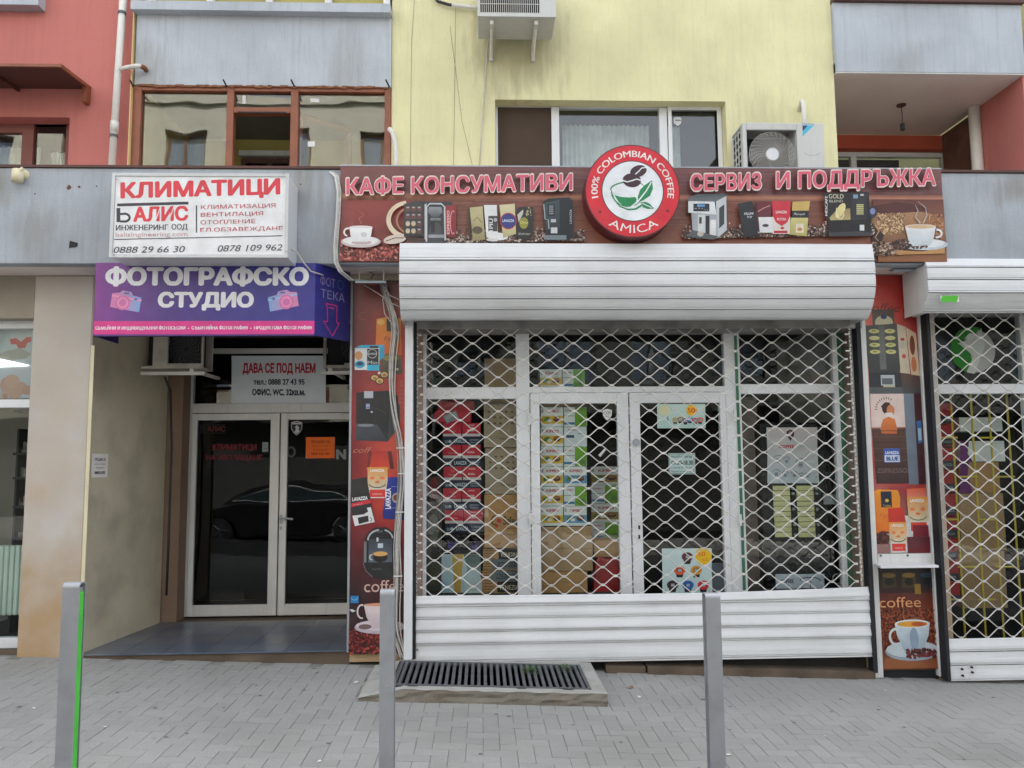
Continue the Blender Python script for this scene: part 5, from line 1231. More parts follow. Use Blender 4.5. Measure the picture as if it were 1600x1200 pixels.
def camera(p, cx, cy, flip, tilt):
    def T(pts): return [(cx+(x*math.cos(tilt)-y*math.sin(tilt))*(-1 if flip else 1), cy+x*math.sin(tilt)+y*math.cos(tilt)) for x, y in pts]
    pk, bl_ = (222, 120, 170), (120, 170, 220)
    p.poly(T([(-23, -10), (-12, -13), (-8, -17), (6, -17), (9, -12), (23, -11), (24, 12), (-22, 12)]), pk, bl_, True) if not flip else p.poly(T([(-23, -10), (-12, -13), (-8, -17), (6, -17), (9, -12), (23, -11), (24, 12), (-22, 12)]), bl_, (226, 130, 176), True)
    p.poly(T([(-23, -8), (24, -8), (24, -5), (-23, -5)]), (236, 150, 190) if not flip else (150, 190, 230)); q = T([(-4, 2)])[0]
    p.ell(q[0], q[1], 11.5, 11.5, (214, 110, 170)); p.ell(q[0], q[1], 9, 9, (230, 140, 180)); p.ell(q[0], q[1], 5.5, 5.5, (206, 110, 176)); q = T([(15, -7)])[0]; p.ell(q[0], q[1], 3, 2, (90, 110, 180)); q = T([(-1, -14)])[0]; p.rect(q[0]-4, q[1]-1, q[0]+4, q[1]+1.6, (100, 90, 160))
camera(p, 196, 471, False, .18); camera(p, 443, 470, True, .2)
p.build('printed_front', pu)
ps = bil((x1_+.001, YP-.0015, zt_), (xk, YP+.3185, zt_), (xk, YP+.3185, zb2), (x1_+.001, YP-.0015, zb2), 0, 0, 100, 125)
p = Print(ps, k=.85); p.rect(0, 0, 100, 125, (40, 40, 130), (34, 30, 96), hor=True); MG = (190, 40, 120)
p.txt('ФОТ', 14, 56, 20, 15, (128, 120, 156), bold=0); p.arc(72, 27, 8, 8, 0, 360, 2, (40, 90, 150)); p.txt('ТЕКА', 16, 84, 42, 15, (136, 128, 162), bold=0)
pts = [(30, 66), (62, 66), (62, 96), (70, 96), (50, 121), (24, 98), (36, 97), (34, 72)]
for q in range(len(pts)): p.line([pts[q], pts[(q+1) % len(pts)]], 2.2, MG)
p.line([(48, 120), (26, 99)], 3, (150, 40, 110)); p.line([(38, 72), (54, 72)], 2, MG); p.build('printed_side', pu)

# ---- rent sign behind the transom glass, notices on doors
def rent(p, x0, y0, x1, y1):
    p.rect(x0, y0, x1, y1, (226, 232, 238)); p.txt('ДАВА СЕ ПОД НАЕМ', x0+17, x1-16, y0+12, 14, (190, 44, 64), .0, bold=.05)
    p.txt('тел.: 0888 27 43 95', x0+34, x1-33, y0+36, 9, (44, 50, 66), .0, bold=.04); p.txt('ОФИС, WC, 32кв.м.', x0+32, x1-32, y0+52, 9, (44, 50, 66), .0, bold=.05)
sheet('grey for-rent board with red headline in the transom above the entrance doors', 'sign', (362, 556, 509, 630), YD+.024, rent, 'rent_board', k=1.0, thick=.004)
def orange(p, x0, y0, x1, y1):
    p.rect(x0, y0, x1, y1, (238, 110, 36)); c_ = (150, 60, 20)
    p.txt('ПРОДАВА СЕ', x0+8, x1-8, y0+5, 4, c_, bold=.03); p.txt('малко ползвано', x0+8, x1-8, y0+12, 3.2, c_); p.txt('оборудване', x0+11, x1-11, y0+18, 3, c_); p.txt('0888 336 783', x0+8, x1-8, y0+24, 4, c_, bold=.03)
sheet('bright orange sale notice on the right entrance door', 'notice', (478, 683, 523, 716), YD+.008, orange, 'paper_notice', k=.95)
shieldthing('black and white horse head shield sticker on the right entrance door', 463.5, 669, 8.5, YD+.008, True)
sheet('tiny white slip near the meeting stile of the left entrance door', 'notice', (410, 691, 419, 706), YD+.008, lambda p, x0, y0, x1, y1: (p.rect(x0, y0, x1, y1, (150, 156, 158)), p.rect(x0+2, y0+4, x1-2, y0+5, (90, 90, 95)), p.rect(x0+2, y0+9, x1-2, y0+10, (90, 90, 95))), 'paper_notice')
dl = thing('window_lettering', 'dark red and grey vinyl lettering across the dark glass of both entrance doors', 'lettering', P(380, 717, YD+.007))
p = Print(plane(YD+.0085), k=.75); rd = (130, 40, 48)
def flush_():
    global p
    p.build('lettering', dl, m_paper); p = Print(plane(YD+.0085), k=.75)
p.rect(313, 663, 352, 664.6, (20, 20, 22)); p.txt('Б', 313, 322, 666, 8, (18, 18, 20), bold=.04); p.txt('АЛИС', 324, 352, 666, 8, (104, 40, 46), bold=.04); p.rect(313, 676, 352, 677.4, (20, 20, 22))
flush_(); p.txt('КЛИМАТИЦИ', 332, 401, 694, 9, rd, bold=.04); flush_(); p.txt('НА ИЗПЛАЩАНЕ', 322, 410, 711, 8, rd, bold=.04)
flush_(); p.txt('O', 448, 462, 697, 17, (92, 98, 100), bold=.03); flush_(); p.txt('N', 525, 541, 702, 15, (150, 156, 156), bold=.06); p.build('lettering', dl, m_paper)

# notice on the recess wall (flat against the side wall)
xw = xp1+.004+.146*.19/(YD-.25-YW)+.003
ya_, yb_ = YW+.06, YW+.33
zc_a, zc_b = P(157, 709, YW+.15).z, P(157, 746, YW+.15).z
dx_ = .146*.23/(YD-.25-YW)
o = MB().prism([(xw-dx_*.6, ya_, zc_b), (xw+.002-dx_*.6, ya_, zc_b), (xw+.002+dx_*.4, yb_-.04, zc_b), (xw+dx_*.4, yb_-.04, zc_b)], (0, 0, zc_a-zc_b)).build('paper_notice', m_wcard, None, label='white sale notice with dark print taped to the plaster wall of the entrance recess', cat='notice')
p = Print(bil((xw+.0024-dx_*.6, ya_, zc_a), (xw+.0024+dx_*.4, yb_-.04, zc_a), (xw+.0024+dx_*.4, yb_-.04, zc_b), (xw+.0024-dx_*.6, ya_, zc_b), 0, 0, 30, 38)); p.rect(0, 0, 30, 38, (240, 234, 228)); c_ = (70, 66, 76)
p.txt('ПРОДАВА СЕ', 5, 25, 7, 4, c_, bold=.04); p.txt('малко ползвано', 5, 25, 15, 3, c_); p.txt('оборудване', 7, 23, 21, 3, c_); p.txt('0888336783', 5, 25, 28, 4.4, c_, bold=.05); p.build('print', o, m_paper)

# ================================================================== POSTERS
YQ = YW-.028
def poster(label, X0, X1, Z0, Z1, rect, draw, name='coffee_poster'):
    o = MB().box(X0, X1, YQ, YW-.001, Z0, Z1).build(name, m_wcard, None, label=label, cat='poster')
    p = Print(bil((X0, YQ-.0006, Z1), (X1, YQ-.0006, Z1), (X1, YQ-.0006, Z0), (X0, YQ-.0006, Z0), *rect), .00008, .85); draw(p); p.build('printed_front', o); return o
def bag(p, pts, c, c2=None): p.poly(pts, c, c2)
def face(p, x0, y0, w, h):
    p.poly([(x0, y0), (x0+w, y0), (x0+w*1.02, y0+h), (x0+w*.06, y0+h)], (226, 150, 60), (206, 222, 200)); cx = x0+w/2
    p.poly([(x0+w*.04, y0+h*.7), (x0+w*1.01, y0+h*.7), (x0+w*1.02, y0+h), (x0+w*.06, y0+h)], (214, 220, 220)); p.poly([(x0+w*.12, y0+h*.72), (x0+w*.9, y0+h*.72), (x0+w*.9, y0+h*.97), (x0+w*.12, y0+h*.97)], (214, 60, 48))
    p.txt('LAVAZZA', x0+w*.15, x0+w*.85, y0+h*.06, h*.09, (238, 232, 226), bold=.05); p.ell(cx-w*.25, y0+h*.35, w*.13, h*.05, (232, 130, 80)); p.ell(cx+w*.25, y0+h*.35, w*.13, h*.05, (232, 130, 80)); p.ell(cx, y0+h*.48, w*.12, h*.04, (222, 120, 70))
    p.arc(cx, y0+h*.52, w*.42, h*.14, 15, 165, 1.4, (50, 56, 60)); p.txt('CREMA', x0+w*.25, x0+w*.75, y0+h*.84, h*.06, (236, 190, 180))
# left pillar poster (px rect 550..632 x 440..1022)
def left_poster(p):
    B = lambda x, y, c, c2, hor=True: None
    segs = [(440, (92, 34, 36), (96, 34, 36)), (560, (92, 26, 38), (176, 44, 46)), (640, (140, 30, 40), (200, 74, 66)), (710, (112, 26, 36), (226, 84, 62)), (800, (130, 34, 36), (220, 70, 52)), (860, (90, 26, 32), (140, 30, 40)), (930, (46, 24, 28), (74, 20, 30)), (1022, (60, 26, 28), (70, 26, 30))]
    for (ya, a0, b0), (yb, a1, b1) in zip(segs, segs[1:]):
        n0 = [(550, ya), (632, ya), (632, yb), (550, yb)]; p._add(n0, [p.col(a0), p.col(b0), p.col(b1), p.col(a1)]); p.e -= p.eps
    p.e += p.eps
    p.arc(566, 496, 7, 6, 60, 300, .8, (150, 60, 56))
    p.poly([(587, 501), (600, 498), (625, 500), (627, 560), (586, 558)], (216, 140, 40), (220, 100, 40)); p.ell(594, 506, 6, 5, (226, 170, 90)); p.rect(603, 500, 620, 521, (40, 34, 34)); p.ell(613, 508, 4, 3, (90, 80, 70)); p.txt('Fam', 599, 616, 529, 7, (130, 60, 30), shear=.3)
    # jar and nuts
    p.ell(610, 566, 17, 9, (110, 100, 60)); p.rect(594, 566, 627, 590, (96, 88, 70), (70, 64, 50)); p.ell(610, 564, 12, 5, (150, 138, 80)); p.ell(613, 562, 6, 2.5, (176, 160, 90)); p.ell(620, 584, 9, 6, (80, 74, 60)); p.ell(606, 590, 10, 7, (90, 76, 50))
    for x, y in ((585, 596), (600, 591), (593, 601)): p.ell(x, y, 7, 5.6, (60, 42, 30)); p.ell(x, y-.4, 5.4, 4.2, (214, 180, 110)); p.ell(x, y+.4, 3, 2.6, (160, 120, 70))
    p.ell(592, 588, 2, 2, (230, 230, 230)); p.ell(620, 582, 2.4, 2, (220, 200, 190))
    p.poly([(554, 547), (564, 543), (599, 543), (592, 550)], (60, 176, 214)); p.poly([(592, 550), (600, 543), (600, 562), (592, 568)], (50, 160, 200)); p.rect(554, 548, 592, 583, (216, 220, 222)); p.rect(573, 549, 591, 576, (38, 40, 50)); p.rect(573, 575, 592, 584, (50, 180, 216)); p.arc(581, 557, 7, 7, 0, 360, .9, (200, 200, 205)); p.txt('LAVAZZA', 575, 588, 555.5, 3, (225, 225, 230), bold=.02); p.txt('Mio', 574, 589, 568, 6, (200, 205, 210)); p.ell(560, 560, 6, 7, (206, 150, 100)); p.ell(562, 574, 8, 6, (50, 160, 200)); p.ell(562, 573, 5, 3, (30, 60, 90)); p.rect(577, 544.5, 590, 548, (40, 44, 54))
    # tablet brewer
    p.poly([(557, 619), (610, 616), (621, 625), (623, 672), (606, 697), (557, 694)], (28, 30, 36)); p.poly([(610, 618), (624, 640), (624, 672), (606, 697)], (58, 62, 68), (50, 54, 60)); p.poly([(557, 668), (590, 670), (606, 697), (557, 694)], (66, 72, 82), (44, 50, 60)); p.rect(569, 617, 583, 628, (180, 184, 194)); p.rect(572, 637, 578, 645, (150, 160, 200)); p.arc(572, 655, 30, 12, -90, 0, .8, (64, 66, 70)); p.ell(581, 650, 1.6, 1.6, (200, 200, 205)); p.ell(572, 671, 13, 2.4, (130, 136, 144))
    p.txt('coff', 553, 582, 705, 9, (206, 120, 104), shear=.35); p.vtxt('coffee', 622, 665, 600, 7, (176, 100, 96))
    p.rect(576, 712, 612, 740, (176, 44, 38), (216, 70, 48)); p.poly([(576, 712), (582, 712), (578, 740), (575, 740)], (120, 40, 34)); face(p, 575, 737, 31, 48)
    p.poly([(606, 712), (612, 712), (616, 740), (610, 740)], (100, 30, 30)); p.line([(574, 739), (608, 739)], 1.4, (216, 160, 70))
    p.poly([(607, 753), (634, 752), (634, 820), (600, 817), (599, 810)], (32, 52, 150), (30, 44, 130)); p.vtxt('LAVAZZA', 603, 802, 770, 8, (232, 234, 240), .05); p.ell(620, 785, 7, 8, (190, 170, 160)); p.ell(620, 785, 5, 5, (120, 70, 50)); p.rect(612, 767, 622, 768, (120, 140, 200)); p.rect(612, 800, 622, 801, (120, 140, 200))
    p.poly([(551, 756), (574, 752), (583, 800), (587, 822), (557, 828), (551, 800)], (44, 44, 46)); p.poly([(551, 793), (580, 787), (582, 792), (551, 799)], (206, 40, 60)); p.txt('LAVAZZA', 552.5, 576, 784, 5.4, (232, 232, 232), -.1, bold=.05); p.txt('CLASSICO', 554, 568, 794.2, 2, (230, 190, 190), -.1); p.poly([(553, 812), (570, 810), (577, 806), (575, 800), (581, 799), (587, 822), (557, 828)], (222, 222, 224)); p.poly([(561, 815), (577, 812), (578, 821), (563, 825)], (40, 40, 42)); p.arc(580, 818, 2.6, 2.6, -100, 100, 1, (40, 40, 42))
    # brewer with cup
    p.poly([(570, 862), (574, 842), (586, 831), (604, 830), (616, 838), (620, 850), (622, 880), (620, 905), (604, 912), (584, 906), (574, 895)], (30, 30, 34)); p.arc(596, 850, 19, 16, 180, 262, 2.2, (190, 194, 196)); p.arc(598, 850, 17, 16, 285, 350, 2.2, (190, 194, 196)); p.rect(578, 848, 614, 884, (54, 60, 70), (96, 104, 118)); p.txt('BOSCH', 587, 599, 835, 3, (150, 150, 155)); p.rect(590, 846, 593, 852, (210, 214, 220)); p.rect(592, 855, 600, 862, (196, 204, 214)); p.ell(596, 876, 11, 8, (34, 26, 24)); p.ell(596, 871, 11, 3.6, (222, 170, 100)); p.arc(584, 876, 4, 4, 90, 270, 1.8, (200, 200, 196)); p.poly([(571, 884), (620, 884), (618, 905), (604, 912), (582, 904)], (36, 36, 40)); p.txt('TASSIMO', 583, 598, 893, 2.6, (120, 120, 124)); p.rect(571, 852, 575, 884, (120, 124, 126)); p.line([(570, 884), (574, 896), (584, 906)], 1.2, (110, 110, 112))
    p.txt('coffee', 572, 632, 910, 19, (214, 178, 164))
    # cup on beans
    p.rect(550, 990, 632, 1022, (84, 30, 30), (96, 34, 34)); p.beans(551, 984, 631, 1021, 620, [(150, 50, 46), (84, 26, 28), (52, 20, 22), (176, 76, 66), (110, 36, 36)], 2.4)
    p.ell(596, 982, 38, 10, (190, 176, 186)); p.ell(596, 979, 36, 8, (214, 202, 210)); p.ell(574, 981, 10, 4, (120, 96, 96)); p.poly([(572, 948), (622, 948), (619, 966), (608, 984), (586, 984), (576, 966)], (222, 204, 206), (206, 190, 198)); p.ell(597, 948, 25, 2.6, (214, 150, 120)); p.arc(569, 958, 6.5, 10, 75, 290, 2.4, (222, 208, 212))
    p.poly([(552, 934), (564, 934), (564, 945), (552, 945)], (44, 130, 190)); p.line([(553, 938), (558, 941), (563, 938)], 1, (130, 210, 230)); p.poly([(550, 955), (554, 954), (560, 957), (555, 959)], (206, 210, 212))
zq0, zq1 = P(590, 1021, YQ).z, P(590, 440, YQ).z
poster('tall red coffee poster on the pillar between the dark entrance and the middle grille', xq0+.02, ra_x if False else P(632, 740, YQ).x, zq0, zq1, (550, 440, 632, 1022), left_poster)
# right pillar poster, upper: measured columns shear with the lens, so work in a straight 110 x 460 frame
xrp0, xrp1 = P(1350, 480, YQ).x, P(1440, 600, YQ).x
xl_, xr_ = (P(1362, 740, YQ).x), (P(1446, 740, YQ).x)
def rmap(x): return x
def right_poster(p):
    # local: x 0..100 (1354..1430 at mid), y 0..445 (row-420)
    for (ya, a0, b0), (yb, a1, b1) in zip([(0, (196, 60, 48), (150, 36, 34)), (80, (226, 110, 92), (176, 44, 42)), (150, (226, 150, 140), (150, 50, 54)), (300, (226, 150, 140), (110, 30, 44)), (345, (190, 70, 70), (206, 60, 60)), (445, (170, 120, 110), (120, 40, 44))], [(80, (226, 110, 92), (176, 44, 42)), (150, (226, 150, 140), (150, 50, 54)), (300, (226, 150, 140), (110, 30, 44)), (345, (190, 70, 70), (206, 60, 60)), (445, (170, 120, 110), (120, 40, 44))]):
        p._add([(0, ya), (100, ya), (100, yb), (0, yb)], [p.col(a0), p.col(b0), p.col(b1), p.col(a1)]); p.e -= p.eps
    p.e += p.eps
    p.txt('coffee', 4, 70, 62, 17, (120, 50, 46), shear=.35)
    p.rect(16, 74, 58, 108, (96, 84, 78), (110, 96, 86)); p.ell(38, 98, 17, 13, (206, 200, 170)); p.ell(38, 88, 6, 4, (70, 76, 120))
    p.poly([(0, 104), (62, 100), (64, 182), (62, 190), (4, 190)], (86, 88, 84), (56, 58, 58)); p.poly([(62, 101), (78, 106), (82, 192), (64, 190)], (206, 192, 166)); p.poly([(79, 107), (97, 118), (100, 196), (84, 194)], (214, 190, 160)); p.ell(89, 140, 5, 18, (120, 60, 40)); p.ell(90, 175, 5, 14, (206, 120, 80)); p.ell(71, 129, 4, 3, (170, 60, 50)); p.ell(72, 160, 4, 4, (190, 80, 60)); p.rect(66, 134, 73, 146, (190, 180, 170))
    p.rect(26, 104, 38, 184, (104, 106, 104))
    for i in range(4):
        for x in (8, 38): p.ell(x+10, 114+i*12.6, 10, 4, (206, 202, 130)); p.rect(x+6, 112+i*12.6, x+13, 115+i*12.6, (150, 146, 100) if (i+x) % 3 else (190, 190, 180))
    p.poly([(4, 190), (64, 190), (66, 216), (4, 216)], (40, 44, 48)); p.rect(26, 194, 52, 213, (176, 186, 190)); p.rect(28, 200, 48, 211, (90, 100, 104)); p.rect(30, 213, 52, 218, (190, 180, 140)); p.rect(4, 216, 82, 228, (84, 90, 92)); p.poly([(64, 190), (100, 196), (100, 228), (66, 226)], (96, 60, 48), (70, 74, 76))
    p.rect(4, 228, 67, 288, (222, 200, 192), (226, 206, 196)); p.rect(67, 228, 86, 390, (120, 132, 146), (104, 116, 130)); p.rect(86, 228, 100, 390, (70, 34, 38), (64, 26, 36))
    for i in range(10): t = R(180+i*13); p.line([(34+18*math.cos(t), 256+18*math.sin(t)), (34+22*math.cos(t), 256+22*math.sin(t))], 1.5, (60, 54, 56))
    p.ell(34, 254, 9, 11, (56, 34, 30)); p.ell(41, 258, 7.5, 10, (206, 130, 86)); p.poly([(31, 262), (44, 262), (46, 270), (30, 272)], (222, 214, 206)); p.poly([(22, 284), (26, 274), (36, 269), (48, 274), (51, 290), (50, 302), (20, 300)], (214, 120, 56), (200, 104, 50)); p.line([(24, 252), (30, 246), (40, 245)], 3, (56, 34, 30))
    p.poly([(4, 290), (20, 290), (22, 299), (50, 300), (52, 290), (67, 290), (68, 388), (8, 388)], (90, 58, 46), (56, 36, 36))
    for i in range(9): p.rect(6, 294+i*10.5, 67, 295.2+i*10.5, (104, 74, 60) if i % 2 else (60, 40, 36)); p.e -= p.eps
    p.e += p.eps; p.rect(24, 326, 54, 351, (60, 90, 170)); p.rect(25, 338, 53, 350, (206, 214, 226)); p.txt('LAVAZZA', 27, 52, 331, 5, (232, 236, 242), bold=.03); p.txt('BLUE', 28, 51, 340.5, 7, (50, 76, 150), bold=.06); p.txt('ESPRESSO', 12, 66, 361, 8, (120, 100, 96)); p.poly([(88, 278), (97, 276), (97, 316), (89, 318)], (60, 110, 170)); p.rect(90, 290, 96, 312, (160, 190, 214))
    p.txt('coffee', 8, 58, 394, 12, (176, 50, 70), shear=.35)
    # bags
    p.poly([(0, 402), (10, 398), (46, 400), (50, 412), (46, 470), (0, 476)], (232, 150, 40), (220, 110, 30)); p.rect(14, 402, 34, 430, (34, 38, 60)); p.ell(25, 418, 3.4, 3, (220, 190, 60)); p.txt('Tchibo', 17, 32, 425, 4, (220, 190, 60)); p.txt('Fam', 10, 30, 440, 8, (206, 90, 30), shear=.3)
    p.poly([(62, 398), (98, 396), (100, 480), (66, 480)], (220, 90, 50), (222, 214, 206)); face(p, 62, 412, 38, 62); p.rect(70, 462, 99, 482, (120, 30, 46))
    p.poly([(26, 432), (54, 430), (58, 458), (26, 458)], (200, 50, 40)); face(p, 26, 456, 32, 52); p.ell(12, 486, 14, 12, (70, 34, 28)); p.beans(2, 474, 24, 494, 90, [(110, 56, 44), (56, 28, 26), (84, 40, 34)], 3); p.rect(0, 494, 26, 510, (150, 110, 104)); p.rect(58, 482, 100, 510, (90, 36, 50), (110, 24, 34))
zr1, zr0 = P(1395, 421, YQ).z, P(1405, 864, YQ).z
up_ = MB().box(xl_, xr_, YQ, YW-.001, zr0, zr1).build('coffee_poster', m_wcard, None, label='upper poster on the right pillar, showing a drinks machine and orange coffee bags', cat='poster')
p = Print(bil((xl_, YQ-.0006, zr1), (xr_, YQ-.0006, zr1), (xr_, YQ-.0006, zr0), (xl_, YQ-.0006, zr0), 0, 0, 100, 510), .00008); right_poster(p); p.build('printed_front', up_)
def low_poster(p):      # local 0..100 x 0..160
    for ya, yb, a, b_ in ((0, 40, (30, 24, 24), (56, 26, 22)), (40, 90, (90, 36, 28), (150, 70, 40)), (90, 160, (130, 60, 38), (110, 50, 32))): p.rect(0, ya, 100, yb, a, b_); p.e -= p.eps
    p.e += p.eps
    for x, c_ in ((22, (120, 96, 50)), (58, (140, 110, 50)), (92, (50, 70, 84))): p.rect(x-13, 8, x+13, 32, tuple(int(q*.5) for q in c_)); p.ell(x, 12, 12, 4, c_); p.ell(x, 22, 8, 6, (20, 18, 18))
    p.rect(68, 26, 79, 42, (150, 116, 40)); p.beans(0, 66, 100, 120, 900, [(150, 70, 42), (100, 42, 30), (70, 28, 24), (176, 92, 54)], 2.2)
    p.txt('coffee', 0, 76, 45, 17, (226, 160, 110)); p.line([(52, 92), (42, 76), (44, 62)], 2, (170, 120, 100), .6); p.line([(22, 80), (16, 66), (22, 56)], 1.6, (120, 80, 66), .5); p.fan(64, 88, 15, 11, (206, 180, 150), (130, 74, 54))
    p.poly([(0, 128), (40, 132), (100, 120), (100, 158), (0, 158)], (84, 44, 36), (150, 86, 50)); p.poly([(6, 140), (40, 144), (76, 150), (60, 157), (4, 157)], (150, 90, 54)); p.ell(56, 131, 50, 15, (150, 166, 176)); p.ell(56, 128, 48, 13, (196, 208, 214))
    p.poly([(26, 88), (90, 87), (87, 106), (78, 124), (72, 135), (44, 136), (36, 120), (29, 106)], (206, 218, 226), (150, 170, 186)); p.ell(58, 88, 32, 6.5, (226, 232, 234)); p.ell(58, 88.6, 28, 4.8, (222, 160, 60)); p.ell(70, 88.6, 14, 3.6, (190, 90, 40)); p.arc(27, 108, 11, 12, 80, 300, 4.2, (206, 216, 214)); p.ell(60, 112, 8, 18, (140, 160, 178))
    p.beans(46, 128, 98, 140, 70, [(60, 24, 26), (90, 36, 36), (130, 44, 44)], 3.4)
zl1, zl0 = P(1415, 887, YQ).z, P(1420, 1046, YQ).z
xl2, xr2 = P(1373, 965, YQ).x, P(1464, 965, YQ).x
lo_ = MB().box(xl_, xr_, YQ, YW-.001, zl0, zl1).build('coffee_poster', m_wcard, None, label='lower poster on the right pillar, with a white cup under the word coffee', cat='poster')
p = Print(bil((xl_, YQ-.0006, zl1), (xr_, YQ-.0006, zl1), (xr_, YQ-.0006, zl0), (xl_, YQ-.0006, zl0), 0, 0, 100, 160), .00008); low_poster(p); p.build('printed_front', lo_)
# white frame posts and the shelf
fp = thing('poster_frame', 'white frame of two uprights and a small shelf round the right pillar posters', 'frame', (xl_, YQ, g(xl_)))
for a, c_ in ((xl_-.078, xl_-.003), (xr_+.003, xr_+.095)):
    MB().box(a, c_, YQ-.035, YW-.002, P(1400, 1057, YQ).z, P(1400, 492, YQ).z if a < xl_ else P(1400, 476, YQ).z).build('upright', m_white2, fp, bevel=.004)
sh_ = MB(); zs_ = P(1415, 884, YQ-.2).z; sh_.prism([(P(1367, 876, YQ-.04).x, YQ-.036, zs_-.02), (P(1453, 876, YQ-.04).x, YQ-.036, zs_-.02), (P(1467, 884, YQ-.2).x, YQ-.2, zs_-.02), (P(1376, 884, YQ-.2).x, YQ-.2, zs_-.02)], (0, 0, .02)); sh_.build('shelf', m_white, fp, bevel=.003)
MB().box(xl_, xr_, YQ-.034, YQ-.001, zr0-.09, zr0-.003).build('shelf_rail', m_white2, fp)
b = MB()
for px in (1376, 1418): q = P(px, 868, YQ-.036); b.tube([(q.x, q.y, q.z), (q.x, q.y-.006, q.z)], .009, 8)
b.build('screw', m_iron, fp)

# ================================================================== AIR CONDITIONERS
def fan_grille(mb, cx, y, cz, r, n=9, rad=14):
    for i in range(1, n+1):
        rr = r*i/n; mb.tube([(cx+rr*math.cos(R(t)), y, cz+rr*math.sin(R(t))) for t in range(0, 361, 15)], .0018, 4, cap=False)
    for i in range(rad*2): t = math.pi*i/rad; mb.tube([(cx+r*.2*math.cos(t), y+.002, cz+r*.2*math.sin(t)), (cx+r*.6*math.cos(t+.18), y+.002, cz+r*.6*math.sin(t+.18)), (cx+r*math.cos(t+.5), y+.002, cz+r*math.sin(t+.5))], .0018, 4)
ac = thing('air_conditioner', 'air conditioner with round fan and blue triangle badge, standing right of the yellow wall window', 'air conditioner', P(1220, 262, 6.7))
Ya = 6.62; q = RB(1161, 192, 1288, 270, Ya); zb_ = zf1+.03
f0, f1 = P(1168, 240, Ya).x, P(1246, 240, Ya).x; fz1 = P(1207, 203, Ya).z; fc = P(1207, 241, Ya); fr_ = 38*Ya/FPX
mcase = M('ac_casing', c3(206, 208, 204, .88), .5, var=.05, streak=.2, dirt=c3(150, 146, 136), damt=.2)
b = MB().cells([q[0], q[1]], [zb_, q[3]], Ya, Ya+.03, [(f0, f1, zb_+.04, fz1)]); b.box(q[0], q[1], Ya+.29, Ya+.3, zb_, q[3]); b.box(q[0], q[1], Ya+.031, Ya+.289, q[3]-.02, q[3]); b.box(q[1]-.015, q[1], Ya+.031, Ya+.289, zb_, q[3]-.021); b.box(f1+.0, f1+.01, Ya+.031, Ya+.289, zb_, q[3]-.021)
b.build('casing', mcase, ac, bevel=.006)
b = MB(); 
for i in range(7): b.box(q[0]+.002, q[0]+.012, Ya+.05+.0, Ya+.28, zb_+.05+i*(q[3]-zb_-.1)/6-.006, zb_+.05+i*(q[3]-zb_-.1)/6+.006)
for i in range(4): b.box(q[0]-.002, q[0]+.006, Ya+.04+i*.075, Ya+.05+i*.075, zb_+.03, q[3]-.03)
b.build('side_louvre', mcase, ac)
b = MB(); b.box(f0, f1, Ya+.2, Ya+.21, zb_+.04, fz1); b.box(q[0]+.014, q[0]+.018, Ya+.04, Ya+.28, zb_, q[3]-.03); b.build('dark_coil', m_black, ac)
b = MB(); fan_grille(b, fc.x, Ya+.004, fc.z, fr_, 13); b.build('fan_guard', m_pipe, ac)
b = MB(); b.tube([(fc.x, Ya-.004, fc.z), (fc.x, Ya+.012, fc.z)], fr_*.27, 24); b.build('guard_hub', m_white, ac)
b = MB()
for k_ in range(3):
    t = k_*2.094+.4; c_, s_ = math.cos, math.sin; pts = [(fc.x+fr_*r_*c_(t+a), Ya+.09+.05*a, fc.z+fr_*r_*s_(t+a)) for r_, a in ((.2, 0), (.9, .1), (.95, .8), (.25, .9))]; b.prism(pts, (0, .006, 0))
b.build('fan_blade', M('fan_plastic', c3(90, 92, 94), .5), ac)
p = Print(plane(Ya-.001)); p.poly([(1254, 196), (1263, 196), (1254, 205)], (44, 54, 110)); p.poly([(1262, 196), (1272, 196), (1254, 213), (1254, 206)], (70, 190, 220)); p.txt('DAIKIN', 1254, 1272, 192.5, 2.6, (70, 150, 200), bold=.02); p.arc(1269, 236, 13, 7, 20, 160, .8, (170, 172, 172)); p.build('printed_badge', ac)
b = MB(); st_ = P(1253, 165, YU-.06); b.tube([(st_.x, YU, P(0, 163, YU).z), (st_.x, YU-.06, P(1253, 161, YU).z), (st_.x, YU-.09, P(1253, 168, YU).z), (st_.x+.004, YU-.1, q[3]-.0)], .02, 10); b.build('refrigerant_pipe', m_pipe, ac, smooth=True)
# upper unit on brackets
ac2 = thing('air_conditioner', 'air conditioner with fine bar grille, bracketed high on the yellow wall', 'air conditioner', P(800, 30, 6.6))
Ya = 6.5; q = RB(746, -60, 868, 26, Ya); Yb2 = YU-.12
b = MB(); b.box(q[0], q[1], Ya+.012, Yb2, q[2], q[3]); b.build('casing', mcase, ac2, bevel=.008)
b = MB(); g0_, g1_ = P(750, 0, Ya).x, P(843, 0, Ya).x; z0_ = P(800, 20, Ya).z
for i in range(30): x = g0_+(g1_-g0_)*i/29; b.box(x-.002, x+.002, Ya-.004, Ya+.004, z0_, q[3]-.02)
for i in range(6): z = z0_+i*.08; b.box(g0_, g1_, Ya-.001, Ya+.003, z-.002, z+.002)
b.build('bar_guard', m_pipe, ac2); MB().box(g0_, g1_, Ya+.005, Ya+.011, z0_, q[3]-.02).build('dark_coil', m_black, ac2)
fm = MB(); fm.box(q[0], g0_-.003, Ya-.002, Ya+.0115, q[2], q[3]); fm.box(g1_+.003, q[1], Ya-.002, Ya+.0115, q[2], q[3]); fm.box(g0_-.003, g1_+.003, Ya-.002, Ya+.0115, q[2], z0_-.004); fm.build('front_frame', mcase, ac2)
